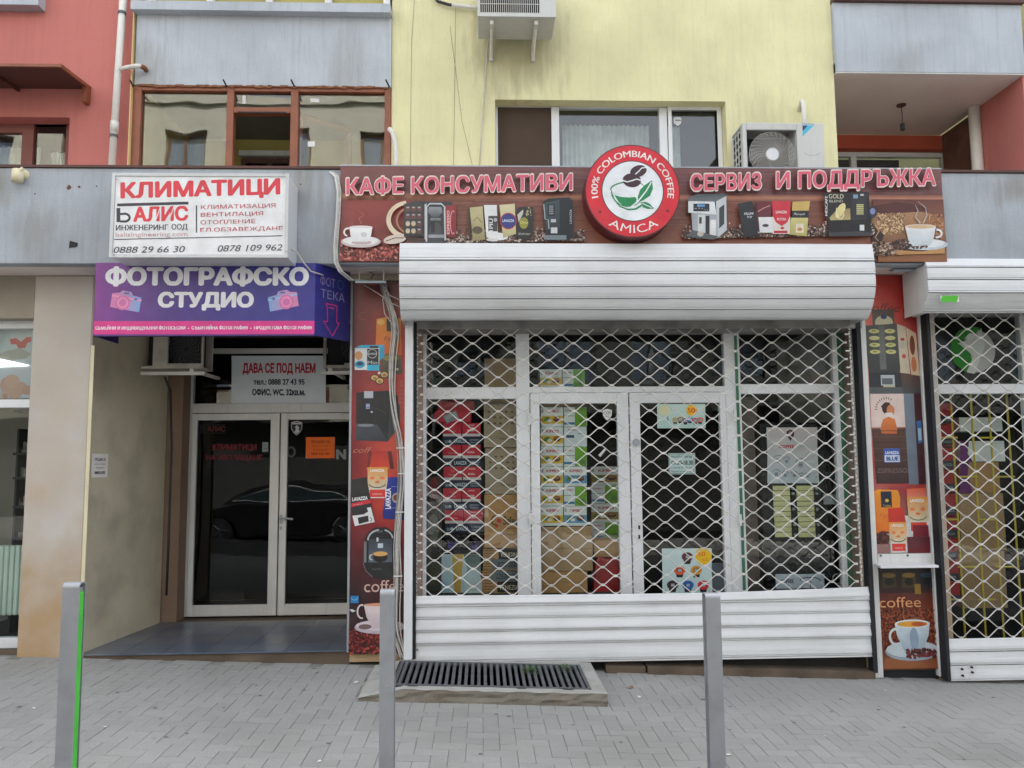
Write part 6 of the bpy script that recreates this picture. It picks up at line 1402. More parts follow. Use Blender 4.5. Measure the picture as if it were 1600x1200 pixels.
for px in (768, 836):
    x = P(px, 50, 6.7).x; b = MB(); b.box(x-.016, x+.016, Ya+.04, YU-.001, q[2]-.045, q[2]-.006); b.box(x-.016, x+.016, YU-.035, YU-.001, q[2]-.15, q[2]-.046); b.tube([(x, Ya+.12, q[2]-.04), (x, YU-.02, q[2]-.13)], .012, 4); b.build('bracket', m_pipe, ac2)
b = MB(); b.tube([P(738, 10, 6.95), P(720, 10, 6.96), P(700, 7, 6.96), P(684, 2, 6.97), P(676, -8, 6.97)], .014, 8); b.build('hose', m_bcable, ac2, smooth=True)
b = MB(); b.tube([P(746, 12, 6.9), P(736, 11, 6.95), P(706, 8, 6.955)], .018, 8); b.build('hose_sleeve', m_pipe, ac2, smooth=True)
# recess units
for lab, rc_, fc_px in (('outdoor air conditioner on a bracket at the upper left inside the entrance recess', (205, 505, 318, 576), (290, 545)), ('outdoor air conditioner at the upper right inside the entrance recess', (505, 500, 590, 575), (560, 540))):
    Yr2 = YD-.75; q = RB(*rc_, Yr2)
    t = thing('air_conditioner', lab, 'air conditioner', (q[0], Yr2, q[2])); mg = bpy.data.materials.get('ac_dirty') or M('ac_dirty', c3(190, 186, 176, .85), .6, dirt=c3(110, 100, 90), damt=.5, ds=5)
    fc = P(*fc_px, Yr2); fr_ = 27*Yr2/FPX
    b = MB().cells([q[0], q[1]], [q[2], q[3]], Yr2, Yr2+.03, [(fc.x-fr_, min(fc.x+fr_, q[1]-.02), q[2]+.05, q[3]-.04), (q[0]+.03, q[0]+.2, q[2]+.03, q[3]-.03)]); b.box(q[0], q[1], Yr2+.27, Yr2+.28, q[2], q[3]); b.box(q[0], q[1], Yr2+.031, Yr2+.269, q[2], q[2]+.015); b.box(q[0], q[1], Yr2+.031, Yr2+.269, q[3]-.015, q[3]); b.build('casing', mg, t, bevel=.004)
    b = MB(); fan_grille(b, fc.x, Yr2+.01, fc.z, fr_, 7, 8); b.build('fan_guard', m_iron, t)
    MB().box(q[0]+.02, q[1]-.02, Yr2+.12, Yr2+.13, q[2]+.016, q[3]-.016).build('dark_coil', m_black, t)
    b = MB(); b.box(q[0]-.02, q[1]+.02, Yr2-.01, Yr2+.03, q[2]-.06, q[2]-.03); b.box(q[0]+.05, q[0]+.09, Yr2-.01, YD, q[2]-.029, q[2]-.002); b.box(q[1]-.12, q[1]-.08, Yr2-.01, YD, q[2]-.029, q[2]-.002); b.build('bracket', m_pipe, t)
b = MB(); b.tube([P(202, 520, 7.5), P(196, 535, 7.4), P(186, 545, 7.4), P(187, 556, 7.45)], .035, 8); b.tube([P(258, 590, 7.6), P(266, 610, 7.9), P(268, 700, 7.9), P(263, 850, 7.9), P(260, 930, 7.95)], .012, 6); b.build('pipe_lagging', m_bcable, None, label='dark lagged pipe running down the inner corner of the entrance recess', cat='pipe', smooth=True)

# ================================================================== PIPES, CABLES, LAMPS
dp = thing('drainpipe', 'long white drainpipe on the red wall beside the yellow corner strip', 'drainpipe', P(173, 283, 6.93))
a, c_ = P(196, -60, 6.93), P(173, 283, 6.93); MB().tube([a, c_], .03, 14).build('pipe', m_pipe, dp, smooth=True)
def on(t): return a+(c_-a)*t
b = MB()
for t in (.24, .80): b.tube([on(t)+Vector((0, 0, .012)), on(t)-Vector((0, 0, .012))], .036, 14)
b.build('clamp', m_iron, dp); MB().tube([on(.735), on(.78)], .036, 14).build('coupling', m_pipe, dp, smooth=True)
b = MB(); b.tube([P(200, -20, 6.97), P(196, 40, 6.98), P(189, 110, 6.98)], .004, 5); b.build('thin_cable', m_cable, dp)
ob = MB(); ob.tube([P(189, 108, 6.92), P(200, 105, 6.88), P(214, 103, 6.88), P(222, 104, 6.9)], .02, 10); o = ob.build('overflow_pipe', m_pipe, None, smooth=True, label='short white pipe joining the drainpipe to the left grey parapet', cat='pipe')
MB().tube([P(220, 103.5, 6.89), P(226, 106, 6.91), P(229, 111, 6.99)], .021, 10).build('copper_elbow', m_foam, o, smooth=True)
b = MB(); b.tube([P(58, 284, 6.55), P(46, 277, 6.45), P(32, 270, 6.36)], .04, 14); b.tube([P(28, 266, 6.35), P(27, 284, 6.34)], .043, 14); b.tube([P(32, 270, 6.36), P(28, 267, 6.35)], .044, 14); b.build('spout', m_cream, None, smooth=True, label='cream plastic spout bending over the fascia below the red building window', cat='pipe')
b = MB(); b.tube([P(608, 201, 6.93), P(613, 207, 6.92), P(618, 225, 6.92), P(619, 250, 6.92), P(616, 275, 6.9)], .021, 10); b.build('insulated_hose', m_pipe, None, smooth=True, label='white lagged hose curving down the edge of the yellow wall beside the loggia', cat='hose')
b = MB(); b.tube([P(836, 50, 6.9), P(795, 54, 6.92), P(768, 58, 6.97), P(762, 66, 6.98), P(760, 95, 6.985), P(756, 160, 6.985), P(751, 230, 6.985), P(748, 272, 6.985)], .0055, 6); b.build('wall_cable', m_cable, None, smooth=True, label='thin white cable dropping from the upper air conditioner down the yellow wall', cat='cable')
for lab, pts, mm in (('fine dark wire down the yellow wall nearest the left loggia', [(648, -10), (643, 70), (642, 160), (641, 275)], m_bcable), ('fine dark wire between the loggia and the window of the yellow wall', [(712, 10), (711, 80), (710, 180), (708, 275)], m_bcable), ('fine slanting wire crossing the yellow wall below the upper air conditioner', [(703, 40), (712, 110), (722, 190), (742, 275)], m_bcable)):
    b = MB(); b.tube([P(x, y, YU-.006) for x, y in pts], .0012, 4); b.build('wall_wire', mm, None, label=lab, cat='wire')
# cable bundle down the left pillar
cb = thing('cable_bundle', 'bundle of loose white and grey cables hanging down the left poster pillar', 'cables', P(620, 1030, 6.7))
base = [(598, 440), (604, 462), (613, 490), (617, 520), (613, 560), (612, 610), (617, 650), (625, 690), (628, 750), (624, 800), (620, 850), (621, 900), (619, 950), (618, 985), (624, 1010), (630, 1030)]
for i in range(8):
    pts = []; ph = random.random()*6; am = random.uniform(1, 3.2)
    for j, (x, y) in enumerate(base): pts.append(P(x+(i-3.5)*1.15+am*math.sin(j*.8+ph)+(i-3.5)*(.9 if y > 960 else 0), y, 6.73-.006*(i % 3)))
    fine = []
    for j in range(len(pts)-1):
        for s_ in range(3):
            t = s_/3; p0, p1, p2, p3 = pts[max(j-1, 0)], pts[j], pts[j+1], pts[min(j+2, len(pts)-1)]
            fine.append(.5*((2*p1)+(-p0+p2)*t+(2*p0-5*p1+4*p2-p3)*t*t+(-p0+3*p1-3*p2+p3)*t**3))
    fine.append(pts[-1]); MB().tube(fine, random.choice((.0045, .0055, .007)), 6).build('cable', m_cable if i % 3 else M('grey_cable', c3(140, 138, 134), .6) if i == 0 else bpy.data.materials['grey_cable'], cb, smooth=True)
b = MB()
for y in (700, 740, 800, 900): q = P(min(base, key=lambda t: abs(t[1]-y))[0]+1, y, 6.72); b.box(q.x-.035, q.x+.035, q.y-.02, q.y+.02, q.z-.004, q.z+.004)
b.build('cable_tie', m_white, cb)
# loops round the fascia end of the banner
lc = thing('fascia_cables', 'white cables looping over the fascia between the lightbox and the banner', 'cables', P(520, 440, 6.36))
for dx, mm in ((0, m_cable), (2.6, m_cable), (-2.4, m_white2)):
    MB().tube([P(512+dx, 275, 6.5), P(518+dx, 269, 6.39), P(526+dx, 276, 6.36), P(530+dx, 300, 6.35), P(528+dx, 340, 6.35), P(524+dx, 385, 6.35), P(525+dx, 410, 6.36), P(532+dx, 424, 6.36), P(548+dx, 437, 6.5), P(600+dx, 442, 6.7)], .007, 6).build('cable', mm, lc, smooth=True)
MB().tube([P(455, 389, 6.2), P(464, 394, 6.22), P(474, 410, 6.3), P(486, 424, 6.28), P(505, 430, 6.4)], .006, 6).build('cable', m_cable, lc, smooth=True)
for pts in ([(570, 446), (590, 458), (612, 474), (626, 480)], [(606, 445), (598, 468), (601, 490), (614, 508), (623, 527)], [(560, 420), (575, 424), (584, 428), (580, 436)], [(595, 440), (610, 462), (628, 470)]):
    MB().tube([P(x, y, 6.68) for x, y in pts], .0045, 6).build('cable', m_cable if pts[0][0] > 565 else m_bcable, lc, smooth=True)
for lab, r_, px in (('flat floodlight on a wire bracket above the left poster pillar', (555, 435, 603, 444), 580), ('flat floodlight on a wire bracket above the right poster pillar', (1396, 417, 1450, 426), 1425)):
    Yx = 6.5; q = RB(*r_, Yx); t = thing('floodlight', lab, 'lamp', (q[0], Yx, q[2])); b = MB(); b.prism([(q[0], Yx, q[2]+.01), (q[1], Yx, q[2]+.01), (q[1]-.02, Yx+.16, q[2]+.05), (q[0]+.03, Yx+.16, q[2]+.05)], (0, .006, .02)); b.build('lamp_body', M('pale_lamp_metal', c3(160, 174, 184, .85), .4) if px == 580 else bpy.data.materials['pale_lamp_metal'], t)
    xm_ = (q[0]+q[1])/2; b = MB()
    for x in (q[0]+.02, q[1]-.03): b.tube([(x, Yx+.08, q[2]+.05), (x, Yx+.1, q[2]+.13), (xm_, Yx+.12, zf0)], .005, 6)
    b.build('bracket_arm', m_pipe, t)
# rods poking out above the loggia frame
for i, (px, n_) in enumerate(((205, 'leftmost'), (351, 'second'), (457, 'third'), (605, 'rightmost'))):
    b = MB(); b.tube([P(px+3, 135, 6.95), P(px-2, 125, 6.82)], .008, 6); b.build('iron_rod', m_black, None, label=f'{n_} of four short black rods sticking out above the brown loggia frame', cat='rod', group='black rods above the loggia')
for r_, l_ in (((485, 154, 499, 160), 'white label at the top left of the right loggia pane'), ((379, 149, 384, 162), 'white strip on the small transom pane of the loggia'), ((481, 221, 492, 229), 'tilted white label low on the right loggia pane')):
    X0_, X1_, Z0_, Z1_ = RB(*r_, YU+.018); MB().box(X0_, X1_, YU+.0165, YU+.0185, Z0_, Z1_).build('paper_label', m_wcard, None, label=l_, cat='label')

# ================================================================== RED BUILDING (left)
YRd = 7.03
rb_ = thing('red_building', 'red stucco building with brown window and metal awning left of the drainpipe', 'building', (-6, 9, g(-6)))
rwn = (P(-60, 250, YRd).x, P(106, 250, YRd).x, zf1+.02, P(60, 183, YRd).z)
xr1_ = sx[0]-.011 if isinstance(sx, tuple) else P(206, 200, YRd).x
MB().cells([XL, xr1_], [zf1-.1, TOPZ], YRd, YRd+.22, [rwn]).build('wall', m_red, rb_)
q = RB(0, -10, 62, 9, YRd-.1); MB().box(XL, q[1], YRd-.12, YRd-.001, q[2], TOPZ).build('pale_ledge', m_blue, rb_)
b = MB(); Yx = YRd+.15; X_ = lambda px: P(px, 240, Yx).x
for a1, c1 in ((33, 51), (102, 108)): b.box(X_(a1), X_(c1), Yx, Yx+.07, rwn[2], rwn[3])
b.box(rwn[0], X_(33), Yx+.002, Yx+.068, P(30, 207, Yx).z, rwn[3]); b.box(X_(51), X_(102), Yx+.002, Yx+.068, P(80, 194, Yx).z, rwn[3])
w_ = b.build('window_frame', M('dull_brown_frame', c3(120, 70, 60), .6), rb_); pane((rwn[0], X_(33), rwn[2], P(30, 207, Yx).z), Yx+.03, w_); pane((X_(51), X_(102), rwn[2], P(80, 194, Yx).z), Yx+.03, w_)
curtain(rwn[0], X_(34), Yx+.3, rwn[2], rwn[3]-.1, m_curtain, 'net_curtain', rb_); curtain(X_(51), X_(102), Yx+.3, rwn[2], rwn[3]-.15, m_curtain, 'net_curtain', rb_)
MB().box(rwn[0]-.1, rwn[1]+.1, 8.6, 8.7, rwn[2]-.1, rwn[3]+.2).build('dark_room', m_dark, rb_)
aw = thing('metal_awning', 'dark brown flat metal awning over the red building window', 'awning', P(60, 140, YRd))
A0, A1, B1 = P(-120, 106, 6.55), P(88, 102, 6.52), P(137, 138, YRd)
xe_ = (A1.x+B1.x)/2
b = MB(); b.prism([(XL, 6.52, A1.z-.012), (A1.x+.02, 6.52, A1.z-.012), (A1.x+.02, 6.52, A1.z+.012), (XL, 6.52, A1.z+.012)], (0, .02, 0)); b.build('front_edge', m_brownwood, aw)
b = MB(); b.prism([(XL, 6.541, A1.z+.002), (A1.x+.02, 6.541, A1.z+.002), (A1.x+.02, 6.541, A1.z-.01), (XL, 6.541, A1.z-.01)], (0, YRd-.004-6.541, B1.z-A1.z)); b.build('roof_sheet', m_darkbrown, aw)
b = MB(); b.prism([(A1.x+.021, 6.52, A1.z-.014), (A1.x+.021, YRd-.003, B1.z-.014), (A1.x+.021, YRd-.003, B1.z+.014), (A1.x+.021, 6.52, A1.z+.014)], (.02, 0, 0)); b.build('side_edge', m_brownwood, aw)
b = MB(); b.box(A1.x, A1.x+.04, YRd-.08, YRd-.003, B1.z-.16, B1.z-.015); b.build('bracket', m_brownwood, aw)
b = MB()
for i in range(4): x = A1.x-.6-i*.7; b.prism([(x, 6.545, A1.z-.04), (x, YRd-.004, B1.z-.04), (x, YRd-.004, B1.z-.012), (x, 6.545, A1.z-.012)], (.02, 0, 0))
b.build('rib', m_darkbrown, aw)

# ---- left shop window under the fascia
Yl = 6.93
ls = RB(-200, 500, 54, 1013, Yl); xw1 = xp0-.004
Zl = lambda py: P(20, py, Yl).z
b = MB(); b.box(-7, xw1, Yl+.002, Yl+.08, Zl(513), Zl(500)); b.box(-7, xw1, Yl+.002, Yl+.08, Zl(637), Zl(624)); b.box(-7, xw1, Yl+.002, Yl+.08, Zl(1013), Zl(997)); b.box(xw1-.03, xw1, Yl, Yl+.081, Zl(1013), Zl(500))
lf_ = b.build('storefront_frame', m_white, bld, bevel=.003)
pane((-7, xw1-.03, Zl(624), Zl(513)), Yl+.03, lf_, m_shopglass); pane((-7, xw1-.03, Zl(997), Zl(637)), Yl+.03, lf_, m_shopglass)
MB().box(-7, xw1, YW+.06, Yl+.3, ZB, Zl(1014)).build('plinth', m_stone, bld)
b = MB(); b.box(-7, xp0, 8.8, 8.9, ZB, zf0); b.box(xp0-.06, xp0-.001, Yl+.1, 8.9, ZB, zf0); b.box(-7.1, -7, Yl, 8.9, ZB, zf0); b.build('left_shop_wall', M('pale_room_wall', c3(130, 124, 116), .9), bld)
MB().box(-7, xp0, Yl+.31, 8.8, zf0-.4, zf0-.3).build('left_shop_ceiling', m_ceiling, bld); MB().box(-7, xp0, Yl+.31, 8.8, ZB, Zl(1014)+.0).build('left_shop_floor', m_dark, bld)
def ginger(p, x0, y0, x1, y1):
    p.rect(x0, y0, x1, y1, (176, 180, 182), (160, 170, 184)); X_ = x1-50
    p.poly([(X_+14, y0+16), (X_+24, y0+14), (X_+32, y0+20), (X_+40, y0+13), (X_+48, y0+12), (X_+48, y0+20), (X_+42, y0+22), (X_+38, y0+30), (X_+28, y0+30), (X_+24, y0+24), (X_+16, y0+24)], (176, 60, 58)); p.poly([(X_-10, y0+42), (X_+10, y0+34), (X_+30, y0+30), (X_+48, y0+38), (X_+40, y0+46), (X_+10, y0+50), (X_-10, y0+52)], (150, 146, 140))
    for cx, cy, rx, ry, c_ in ((8, 88, 9, 12, (170, 130, 116)), (18, 82, 12, 11, (180, 142, 126)), (30, 92, 12, 10, (176, 136, 120)), (42, 96, 9, 8, (166, 126, 110)), (6, 104, 6, 7, (176, 140, 124)), (22, 100, 12, 9, (172, 132, 116))): p.ell(X_+cx, y0+cy, rx, ry, c_)
    p.ell(X_+7, y0+106, 4, 5, (150, 110, 100))
sheet('printed film with red scarf and ginger roots on the upper left shop window', 'poster', (-60, 514, 51, 622), Yl+.09, ginger, 'window_film')
# radiator, shelf and lamp inside
rd_ = thing('radiator', 'pale green ribbed radiator low behind the left shop window', 'radiator', P(10, 985, 7.2)); Yr3 = 7.25; q = RB(-40, 853, 38, 962, Yr3)
b = MB(); n = 9
for i in range(n): x = q[0]+(q[1]-q[0])*i/n; b.box(x+.003, x+(q[1]-q[0])/n-.003, Yr3, Yr3+.08, q[2], q[3])
b.build('fin', M('radiator_paint', c3(206, 220, 208, .85), .5), rd_, bevel=.008); b = MB(); b.box(q[0], q[1], Yr3+.02, Yr3+.06, q[2]+.03, q[2]+.08); b.box(q[0], q[1], Yr3+.02, Yr3+.06, q[3]-.2, q[3]-.12); b.build('manifold', bpy.data.materials['radiator_paint'], rd_)
shf = thing('shop_shelf', 'dark shelf unit with small goods behind the left shop window', 'shelf', P(35, 850, 7.5)); b = MB()
for py in (640, 707, 745, 790, 840): b.rb((20, py, 60, py+4), 7.5, 7.5, 7.8)
b.rb((19, 670, 22, 990), 7.5, 7.5, 7.8); b.build('board', m_dark, shf)
b = MB()
for py in (700, 738, 783, 833):
    for k_ in range(6): x = 23+k_*4.2; h_ = random.uniform(5, 18); b.rb((x, py-h_+7, x+3.2, py+7), 7.5, 7.55, 7.62)
b.build('small_goods', M('mixed_goods', c3(130, 120, 116), .7, var=.6, vs=9), shf)
tl_ = thing('tube_lamp', 'lit white ceiling lamp seen through the upper left shop window', 'lamp', P(10, 567, 7.3)); me_ = bpy.data.materials.new('lamp_glow'); me_.use_nodes = True; e_ = me_.node_tree.nodes['Principled BSDF']; e_.inputs['Emission Color'].default_value = (1, 1, .97, 1); e_.inputs['Emission Strength'].default_value = 1.2
qa = P(44, 571, 7.02); b = MB(); b.prism([P(-60, 556, 7.01), P(0, 561, 7.01), P(45, 571, 7.01), P(0, 573, 7.01), P(-60, 575, 7.01)], (0, .01, 0)); b.build('diffuser', me_, tl_)

# ================================================================== LIGHT WELL with grate
zq = .088
lw_ = thing('light_well', 'raised rough concrete surround with an iron grate in front of the grille', 'grating', (0, 6, g(0)))
sx0, sx1 = P(558, 1080, 5.75).x, P(952, 1090, 5.72).x; sy0 = blk[2]-.03; sy1 = 6.69
def rough(x0, x1, y0, y1, nm, nx=40):
    b = MB(); ny = 5; V = {}
    import mathutils
    def hh(x, y, z): return mathutils.noise.noise(Vector((x*9, y*9, z*14)))
    rows = [(0, -.03), (0, .2), (0, .45), (0, .75), (0, .97), (.02, 1.0), (1, 1.0)]
    for i in range(nx+1):
        x = x0+(x1-x0)*i/nx; hgt = zq if x0 > sx0+.3 else max(.012, zq*min(1, (x-sx0+.12)/.42))
        for j, (fy, fz) in enumerate(rows):
            fr2 = hh(x, 0, fz*2)*.02 if j < 5 else 0
            y = y0+(y1-y0)*fy + (fr2 if fy < .1 else 0)+(0 if j else -.004); z = g(x)+(-.03 if j == 0 else hgt*fz)+(hh(x, y, 3)*.004 if fz > .9 else 0)
            V[i, j] = len(b.v); b.v.append((x, y, z))
    m_ = len(rows)
    for i in range(nx):
        for j in range(m_-1): b.f.append((V[i, j], V[i+1, j], V[i+1, j+1], V[i, j+1]))
    b.f.append(tuple(V[nx, j] for j in range(m_))+()) if False else None
    return b
top_hole = (gx0, gx1, gy0, gy1)
b = rough(sx0, sx1, sy0, gy0-.001, 'f')
fb_ = MB(); fb_.v = list(b.v); nr_ = 7; fb_.f = [f for i, f in enumerate(b.f) if i % (nr_-1) < 4]; b.f = [f for i, f in enumerate(b.f) if i % (nr_-1) >= 4]
fb_.build('rough_face', m_conc, lw_)
# end faces and the side/back strips of the surround
for xa1, xb1, ya1, yb1 in ((sx0, gx0, gy0-.0005, sy1), (gx1, sx1, gy0-.0005, sy1), (gx0, gx1, gy1, sy1)):
    hL = zq if xa1 > sx0+.1 else .012
    k_ = len(b.v); 
    for dz in (-.02, 0):
        for x, y in ((xa1, ya1), (xb1, ya1), (xb1, yb1), (xa1, yb1)): b.v.append((x, y, g(x)+(dz if dz else (max(.012, zq*min(1, (x-sx0+.12)/.42))))))
    b.f += [(k_+4, k_+5, k_+6, k_+7), (k_, k_+1, k_+5, k_+4), (k_+1, k_+2, k_+6, k_+5), (k_+2, k_+3, k_+7, k_+6), (k_+3, k_, k_+4, k_+7)]
k_ = len(b.v); b.v += [(sx1, sy0, g(sx1)-.03), (sx1, gy0, g(sx1)-.03), (sx1, gy0, g(sx1)+zq), (sx1, sy0+.01, g(sx1)+zq)]; b.f.append((k_, k_+1, k_+2, k_+3))
b.build('concrete_surround', m_conc2, lw_)
b = MB()
for a in ((gx0-.02, gx0, gy0, gy1), (gx1, gx1+.02, gy0, gy1), (gx0-.02, gx1+.02, gy0-.02, gy0), (gx0-.02, gx1+.02, gy1, gy1+.02)): b.slab(*a, zq-.001, -.6)
b.slab(gx0, gx1, gy0, gy1, -.6, -.62); b.build('pit', m_dark, lw_)
b = MB(); ft = zq+.006
for a in ((gx0-.004, gx1+.004, gy0-.004, gy0+.024), (gx0-.004, gx1+.004, gy1-.024, gy1+.004), (gx0-.004, gx0+.02, gy0+.024, gy1-.024), (gx1-.02, gx1+.004, gy0+.024, gy1-.024)): b.slab(*a, ft, ft-.03)
b.build('grate_frame', m_iron, lw_)
nb = 29
for i in range(nb):
    x = gx0+.02+(gx1-gx0-.04)*(i+.5)/nb; b = MB(); b.slab(x-.0115, x+.0115, gy0+.025, gy1-.025, ft-.001-random.random()*.002, ft-.03); b.build('bar', m_iron, lw_)
def weed(label, px, py, n):
    c_ = PZ(px, py, g(0)+.07); b = MB()
    for _ in range(n):
        t = random.uniform(0, 6.28); r_ = random.uniform(.01, .07); x, y, z = c_.x+r_*math.cos(t), c_.y+r_*math.sin(t)*.8, g(c_.x)+.06+random.uniform(0, .07); s_ = random.uniform(.008, .018); k_ = len(b.v); a1 = random.uniform(0, 6.28)
        d1 = Vector((math.cos(a1), math.sin(a1), random.uniform(-.3, .5)))*s_; d2 = Vector((-math.sin(a1), math.cos(a1), random.uniform(-.3, .5)))*s_*.6; q_ = Vector((x, y, z)); b.v += [tuple(q_-d1), tuple(q_-d2), tuple(q_+d1), tuple(q_+d2)]; b.f.append((k_, k_+1, k_+2, k_+3))
        if random.random() < .3: b.tube([(c_.x, c_.y, g(c_.x)-.02), tuple(q_)], .0015, 4)
    b.build('weed', m_leaf, None, label=label, cat='plant')
weed('small green weed growing through the grate, left of two', 829, 1050, 90); weed('small green weed growing through the grate near its right end', 884, 1044, 60)

# ================================================================== BOLLARDS
def bollard(label, px, ytop, wpx, d, green):
    w = wpx*d/FPX; c_ = P(px, ytop, d); x = c_.x; zt = c_.z; zb = g(x)-.02; dep = .06; r_ = .02
    t = thing('bollard', label, 'bollard', (x, d, g(x)), 'flat steel bollards along the kerb')
    prof = [(d, zb), (d, zt-r_)]+[(d+r_-r_*math.cos(R(a)), zt-r_+r_*math.sin(R(a))) for a in range(15, 91, 15)]+[(d+dep-r_+r_*math.sin(R(a)), zt-r_+r_*math.cos(R(a))) for a in range(0, 91, 15)]+[(d+dep, zb)]
    th = .005; b = MB(); k_ = len(prof)
    cy, cz = d+dep/2, zt-r_
    inn_ = [(y+(th if y < cy else -th) if z <= zt-r_+.001 else cy+(y-cy)*.88, z if z <= zt-r_+.001 else z-th) for y, z in prof]
    for (y, z), (y2, z2) in zip(prof, inn_): b.v += [(x-w/2, y, z), (x+w/2, y, z), (x+w/2, y2, z2), (x-w/2, y2, z2)]
    for i in range(k_-1):
        for j in range(4): b.f.append((4*i+j, 4*i+(j+1) % 4, 4*i+4+(j+1) % 4, 4*i+4+j))
    b.build('strap', m_steel, t, smooth=False)
    MB().box(x-w/2+.012, x+w/2-.012, d+th+.001, d+dep-th-.001, zb, zt-r_-.004).build('core', m_steel, t)
    if green: MB().box(x+w/2-.011, x+w/2-.003, d+.012, d+dep-.012, zb, zt-r_-.02).build('reflective_strip', m_green, t)
    b = MB()
    for dz in (.1, .4, .7): b.tube([(x+.002, d-.003, zt-dz), (x+.002, d, zt-dz)], .0055, 10)
    b.build('bolt', m_steel, t)
    return t
bollard('steel bollard with bright green side strip, leftmost of the three', 111, 911, 25, 3.45, True)
bollard('steel bollard in front of the left poster pillar', 605, 922, 22, 3.5, False)
bollard('steel bollard in front of the middle grille, left of the right poster pillar', 1114, 928, 23, 3.5, False)

# ================================================================== LITTER
for lab, px, py, mm, s_ in (('white paper scrap on the step edge left of the poster pillar', 448, 1030, m_litter, .018), ('small white scrap on the paving at the left, near the bollard', 52, 1104, m_litter, .014), ('white scrap on the paving below the entrance', 164, 1134, m_litter, .012), ('dry leaf beside the concrete surround', 985, 1074, m_dryleaf, .03), ('white paper scrap beside the concrete surround', 998, 1089, m_litter, .022), ('crumpled cigarette paper under the grille slats', 688, 1032, m_litter, .035), ('white scrap on the paving right of the third bollard', 1139, 1179, m_litter, .022), ('white scrap in front of the lower right poster', 1383, 1077, m_litter, .014), ('small white scrap on the paving at the lower right', 1288, 1149, m_litter, .012), ('white scrap against the stone step', 1012, 1047, m_litter, .035), ('small white scrap in front of the concrete surround', 670, 1091, m_litter, .02), ('white scrap on the paving left of the middle bollard', 556, 1066, m_litter, .02), ('tiny white scrap low between the two left bollards', 499, 1189, m_litter, .012), ('pale scrap near the left entrance corner', 133, 1029, m_litter, .014)):
    c_ = PZ(px, py, g(0)); c_ = PZ(px, py, g(c_.x)+.005); a1 = random.uniform(0, 3); b = MB(); pts = []
    for q_ in range(6): t = a1+q_*1.05; r_ = s_*random.uniform(.6, 1.2); pts.append((c_.x+r_*math.cos(t), c_.y+r_*math.sin(t)*.8, g(c_.x)+.004+random.uniform(0, s_*.5)))
    k_ = len(b.v); b.v = pts+[(c_.x, c_.y, g(c_.x)+.004+s_*.4)]+[(p_[0], p_[1], p_[2]-.0015) for p_ in pts]; b.f = [(i, (i+1) % 6, 6) for i in range(6)]+[(i, 7+i, 7+(i+1) % 6, (i+1) % 6) for i in range(6)]
    b.build('leaf' if mm is m_dryleaf else 'paper_scrap', mm, None, label=lab, cat='leaf' if mm is m_dryleaf else 'litter')
a, c_ = PZ(523, 1025, g(-1)+.02), PZ(539, 1012, g(-1)+.05); MB().tube([a, c_], .01, 5).build('stick', m_cream, None, label='pale stick lying at the foot of the left poster pillar', cat='stick')

# ================================================================== ACROSS THE STREET (behind the camera, seen in the glass)
def facing(label, x0, x1, y, h, col, win_col, seed):
    random.seed(seed); t = thing('opposite_building', label, 'building', ((x0+x1)/2, y-4, g(0)))
    m1 = M('facade_'+str(seed), col, .9, var=.1); mf = M('sash_'+str(seed), win_col, .6); mg = bpy.data.materials.get('far_glass') or M('far_glass', (.16, .2, .26), .15)
    holes = []; n = int((x1-x0)/2.6)
    for fl in range(1, int(h/3)):
        for i in range(n): cx = x0+(i+.5)*(x1-x0)/n; wd = .8 if i % 2 else .6; holes.append((cx-wd, cx+wd, fl*3+.9, fl*3+2.5))
    MB().cells([x0, x1], [2.9, h], y-.3, y, holes).build('wall', m1, t)
    MB().box(x0, x1, y-.45, y+.1, h, h+.3).build('cornice', m1, t)
    MB().box(x0, x1, y-.3, y, g(0)-.3, 2.88).build('shop_level', M('shop_level_'+str(seed), c3(58, 58, 56), .8), t)
    MB().box(x0, x1, y-.5, y+.6, 2.9, 3.1).build('canopy', m1, t)
    for a_, b_, z0_, z1_ in holes:
        q_ = MB(); q_.box(a_, b_, y-.2, y-.14, z0_, z0_+.07); q_.box(a_, b_, y-.2, y-.14, z1_-.07, z1_); q_.box(a_, a_+.07, y-.201, y-.139, z0_+.07, z1_-.07); q_.box(b_-.07, b_, y-.201, y-.139, z0_+.07, z1_-.07); q_.box((a_+b_)/2-.04, (a_+b_)/2+.04, y-.201, y-.139, z0_+.07, z1_-.07)
        w_ = q_.build('window', mf, t); MB().box(a_, b_, y-.25, y-.21, z0_, z1_).build('window_pane', mg, t)
    for fl in range(1, int(h/3)):
        for i in range(0, n, 3): cx = x0+(i+.5)*(x1-x0)/n; MB().box(cx-1.2, cx+1.2, y+.001, y+1.0, fl*3+.1, fl*3+.25).build('balcony_slab', m1, t); MB().box(cx-1.2, cx+1.2, y+.95, y+1.0, fl*3+.251, fl*3+1.0).build('balcony_front', mf if seed % 2 else m1, t)
facing('cream apartment building with brown windows across the street', -16, -1.5, -9.2, 12.3, c3(196, 192, 176, .8), c3(110, 72, 56), 11)
facing('grey-white apartment building across the street', -1.4, 9, -9.2, 9.5, c3(110, 114, 108, .8), c3(150, 150, 150), 12)
facing('dark grey apartment building across the street at the right', 9.1, 18, -9.2, 12.3, c3(120, 122, 118, .8), c3(120, 110, 100), 13)
random.seed(5)
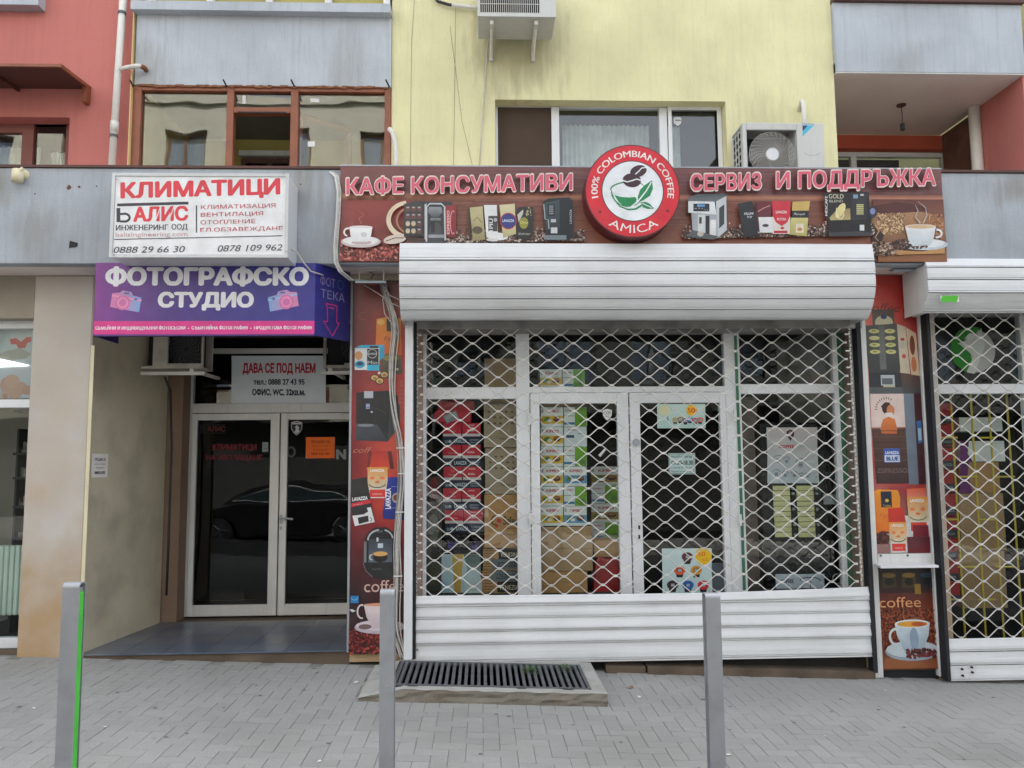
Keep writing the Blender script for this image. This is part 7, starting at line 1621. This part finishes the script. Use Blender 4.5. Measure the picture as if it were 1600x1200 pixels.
def car(label, X, Y0, flip, paint, trim):
    t = thing('parked_car', label, 'car', (X, Y0, g(X)-.42)); zg = g(X)-.42; sgn = -1 if flip else 1; W = 1.84
    def pr_(pts, y, off=0): return [(X+sgn*px, y, zg+pz) for px, pz in pts]
    body = [(-2.4, .35), (-2.42, .6), (-2.35, .9), (-1.6, 1.0), (-.9, 1.02), (.9, .98), (1.7, .88), (2.3, .72), (2.42, .5), (2.4, .3), (1.95, .24), (1.9, .4), (1.75, .6), (1.5, .66), (1.25, .6), (1.08, .4), (1.05, .22), (-1.05, .22), (-1.1, .4), (-1.28, .6), (-1.5, .66), (-1.75, .6), (-1.92, .4), (-1.95, .26)]
    b = MB(); b.prism(pr_(body, Y0-W/2), (0, W, 0)); b.build('body', paint, t, bevel=.05, seg=3)
    cab = [(-1.9, 1.0), (-1.3, 1.32), (-.6, 1.44), (.1, 1.45), (.7, 1.34), (1.35, .99)]
    b = MB(); n = len(cab)
    for s_, ins in ((-1, 0), (1, 0)):
        for px, pz in cab: b.v.append((X+sgn*px, Y0+s_*(W/2-.06-(pz-.99)*.38), zg+pz))
    b.f = [tuple(range(n)), tuple(range(2*n-1, n-1, -1))]+[(i, i+1, n+i+1, n+i) for i in range(n-1)]+[(n-1, 0, n, 2*n-1)]
    b.build('cabin', paint, t, bevel=.03, seg=2)
    sw = [(-1.55, 1.03), (-1.15, 1.27), (-.5, 1.37), (.1, 1.38), (.6, 1.28), (1.12, 1.02)]
    for s_ in (-1, 1):
        b = MB(); b.prism([(X+sgn*px, Y0+s_*(W/2-.052-(pz-.99)*.38), zg+pz) for px, pz in sw], (0, s_*.004, 0)); b.build('side_window', bpy.data.materials.get('car_glass') or M('car_glass', (.02, .03, .035), .05), t)
        b = MB(); b.tube([(X+sgn*px, Y0+s_*(W/2-.044-(pz-.99)*.38), zg+pz) for px, pz in sw+[sw[0]]], .011, 6); b.build('window_trim', trim, t)
        for wx in (-1.5, 1.5):
            b = MB(); b.tube([(X+wx, Y0+s_*(W/2-.2), zg+.32), (X+wx, Y0+s_*(W/2), zg+.32)], .32, 24); wh = b.build('wheel', m_black, t); b = MB()
            for a_ in range(5): t_ = a_*1.257; b.tube([(X+wx, Y0+s_*(W/2+.004), zg+.32), (X+wx+.21*math.cos(t_), Y0+s_*(W/2+.004), zg+.32+.21*math.sin(t_))], .022, 5)
            b.build('rim', m_iron, t)
    for z_ in (.6,):
        for e_, nm_, cc in ((2.32, 'headlight', m_white), (-2.34, 'tail_light', m_redc)):
            for s_ in (-1, 1): MB().box(X+sgn*e_-.05, X+sgn*e_+.05, Y0+s_*.75-.14, Y0+s_*.75+.14, zg+.62, zg+.74).build(nm_, cc, t)
car('black parked car with chrome window trim across the street', -4.7, -3.6, True, M('black_car_paint', (.012, .012, .014), .12, coat=.5), M('chrome', (.8, .8, .8), .15, metal=1))
car('silver parked car behind the black car across the street', -2.2, -6.9, False, M('silver_car_paint', (.35, .36, .38), .3, metal=.4), m_black)

# label check (console only)
for o in bpy.data.objects:
    if 'label' in o and not 4 <= len(o['label'].split()) <= 16: print('LABEL', len(o['label'].split()), o['label'])
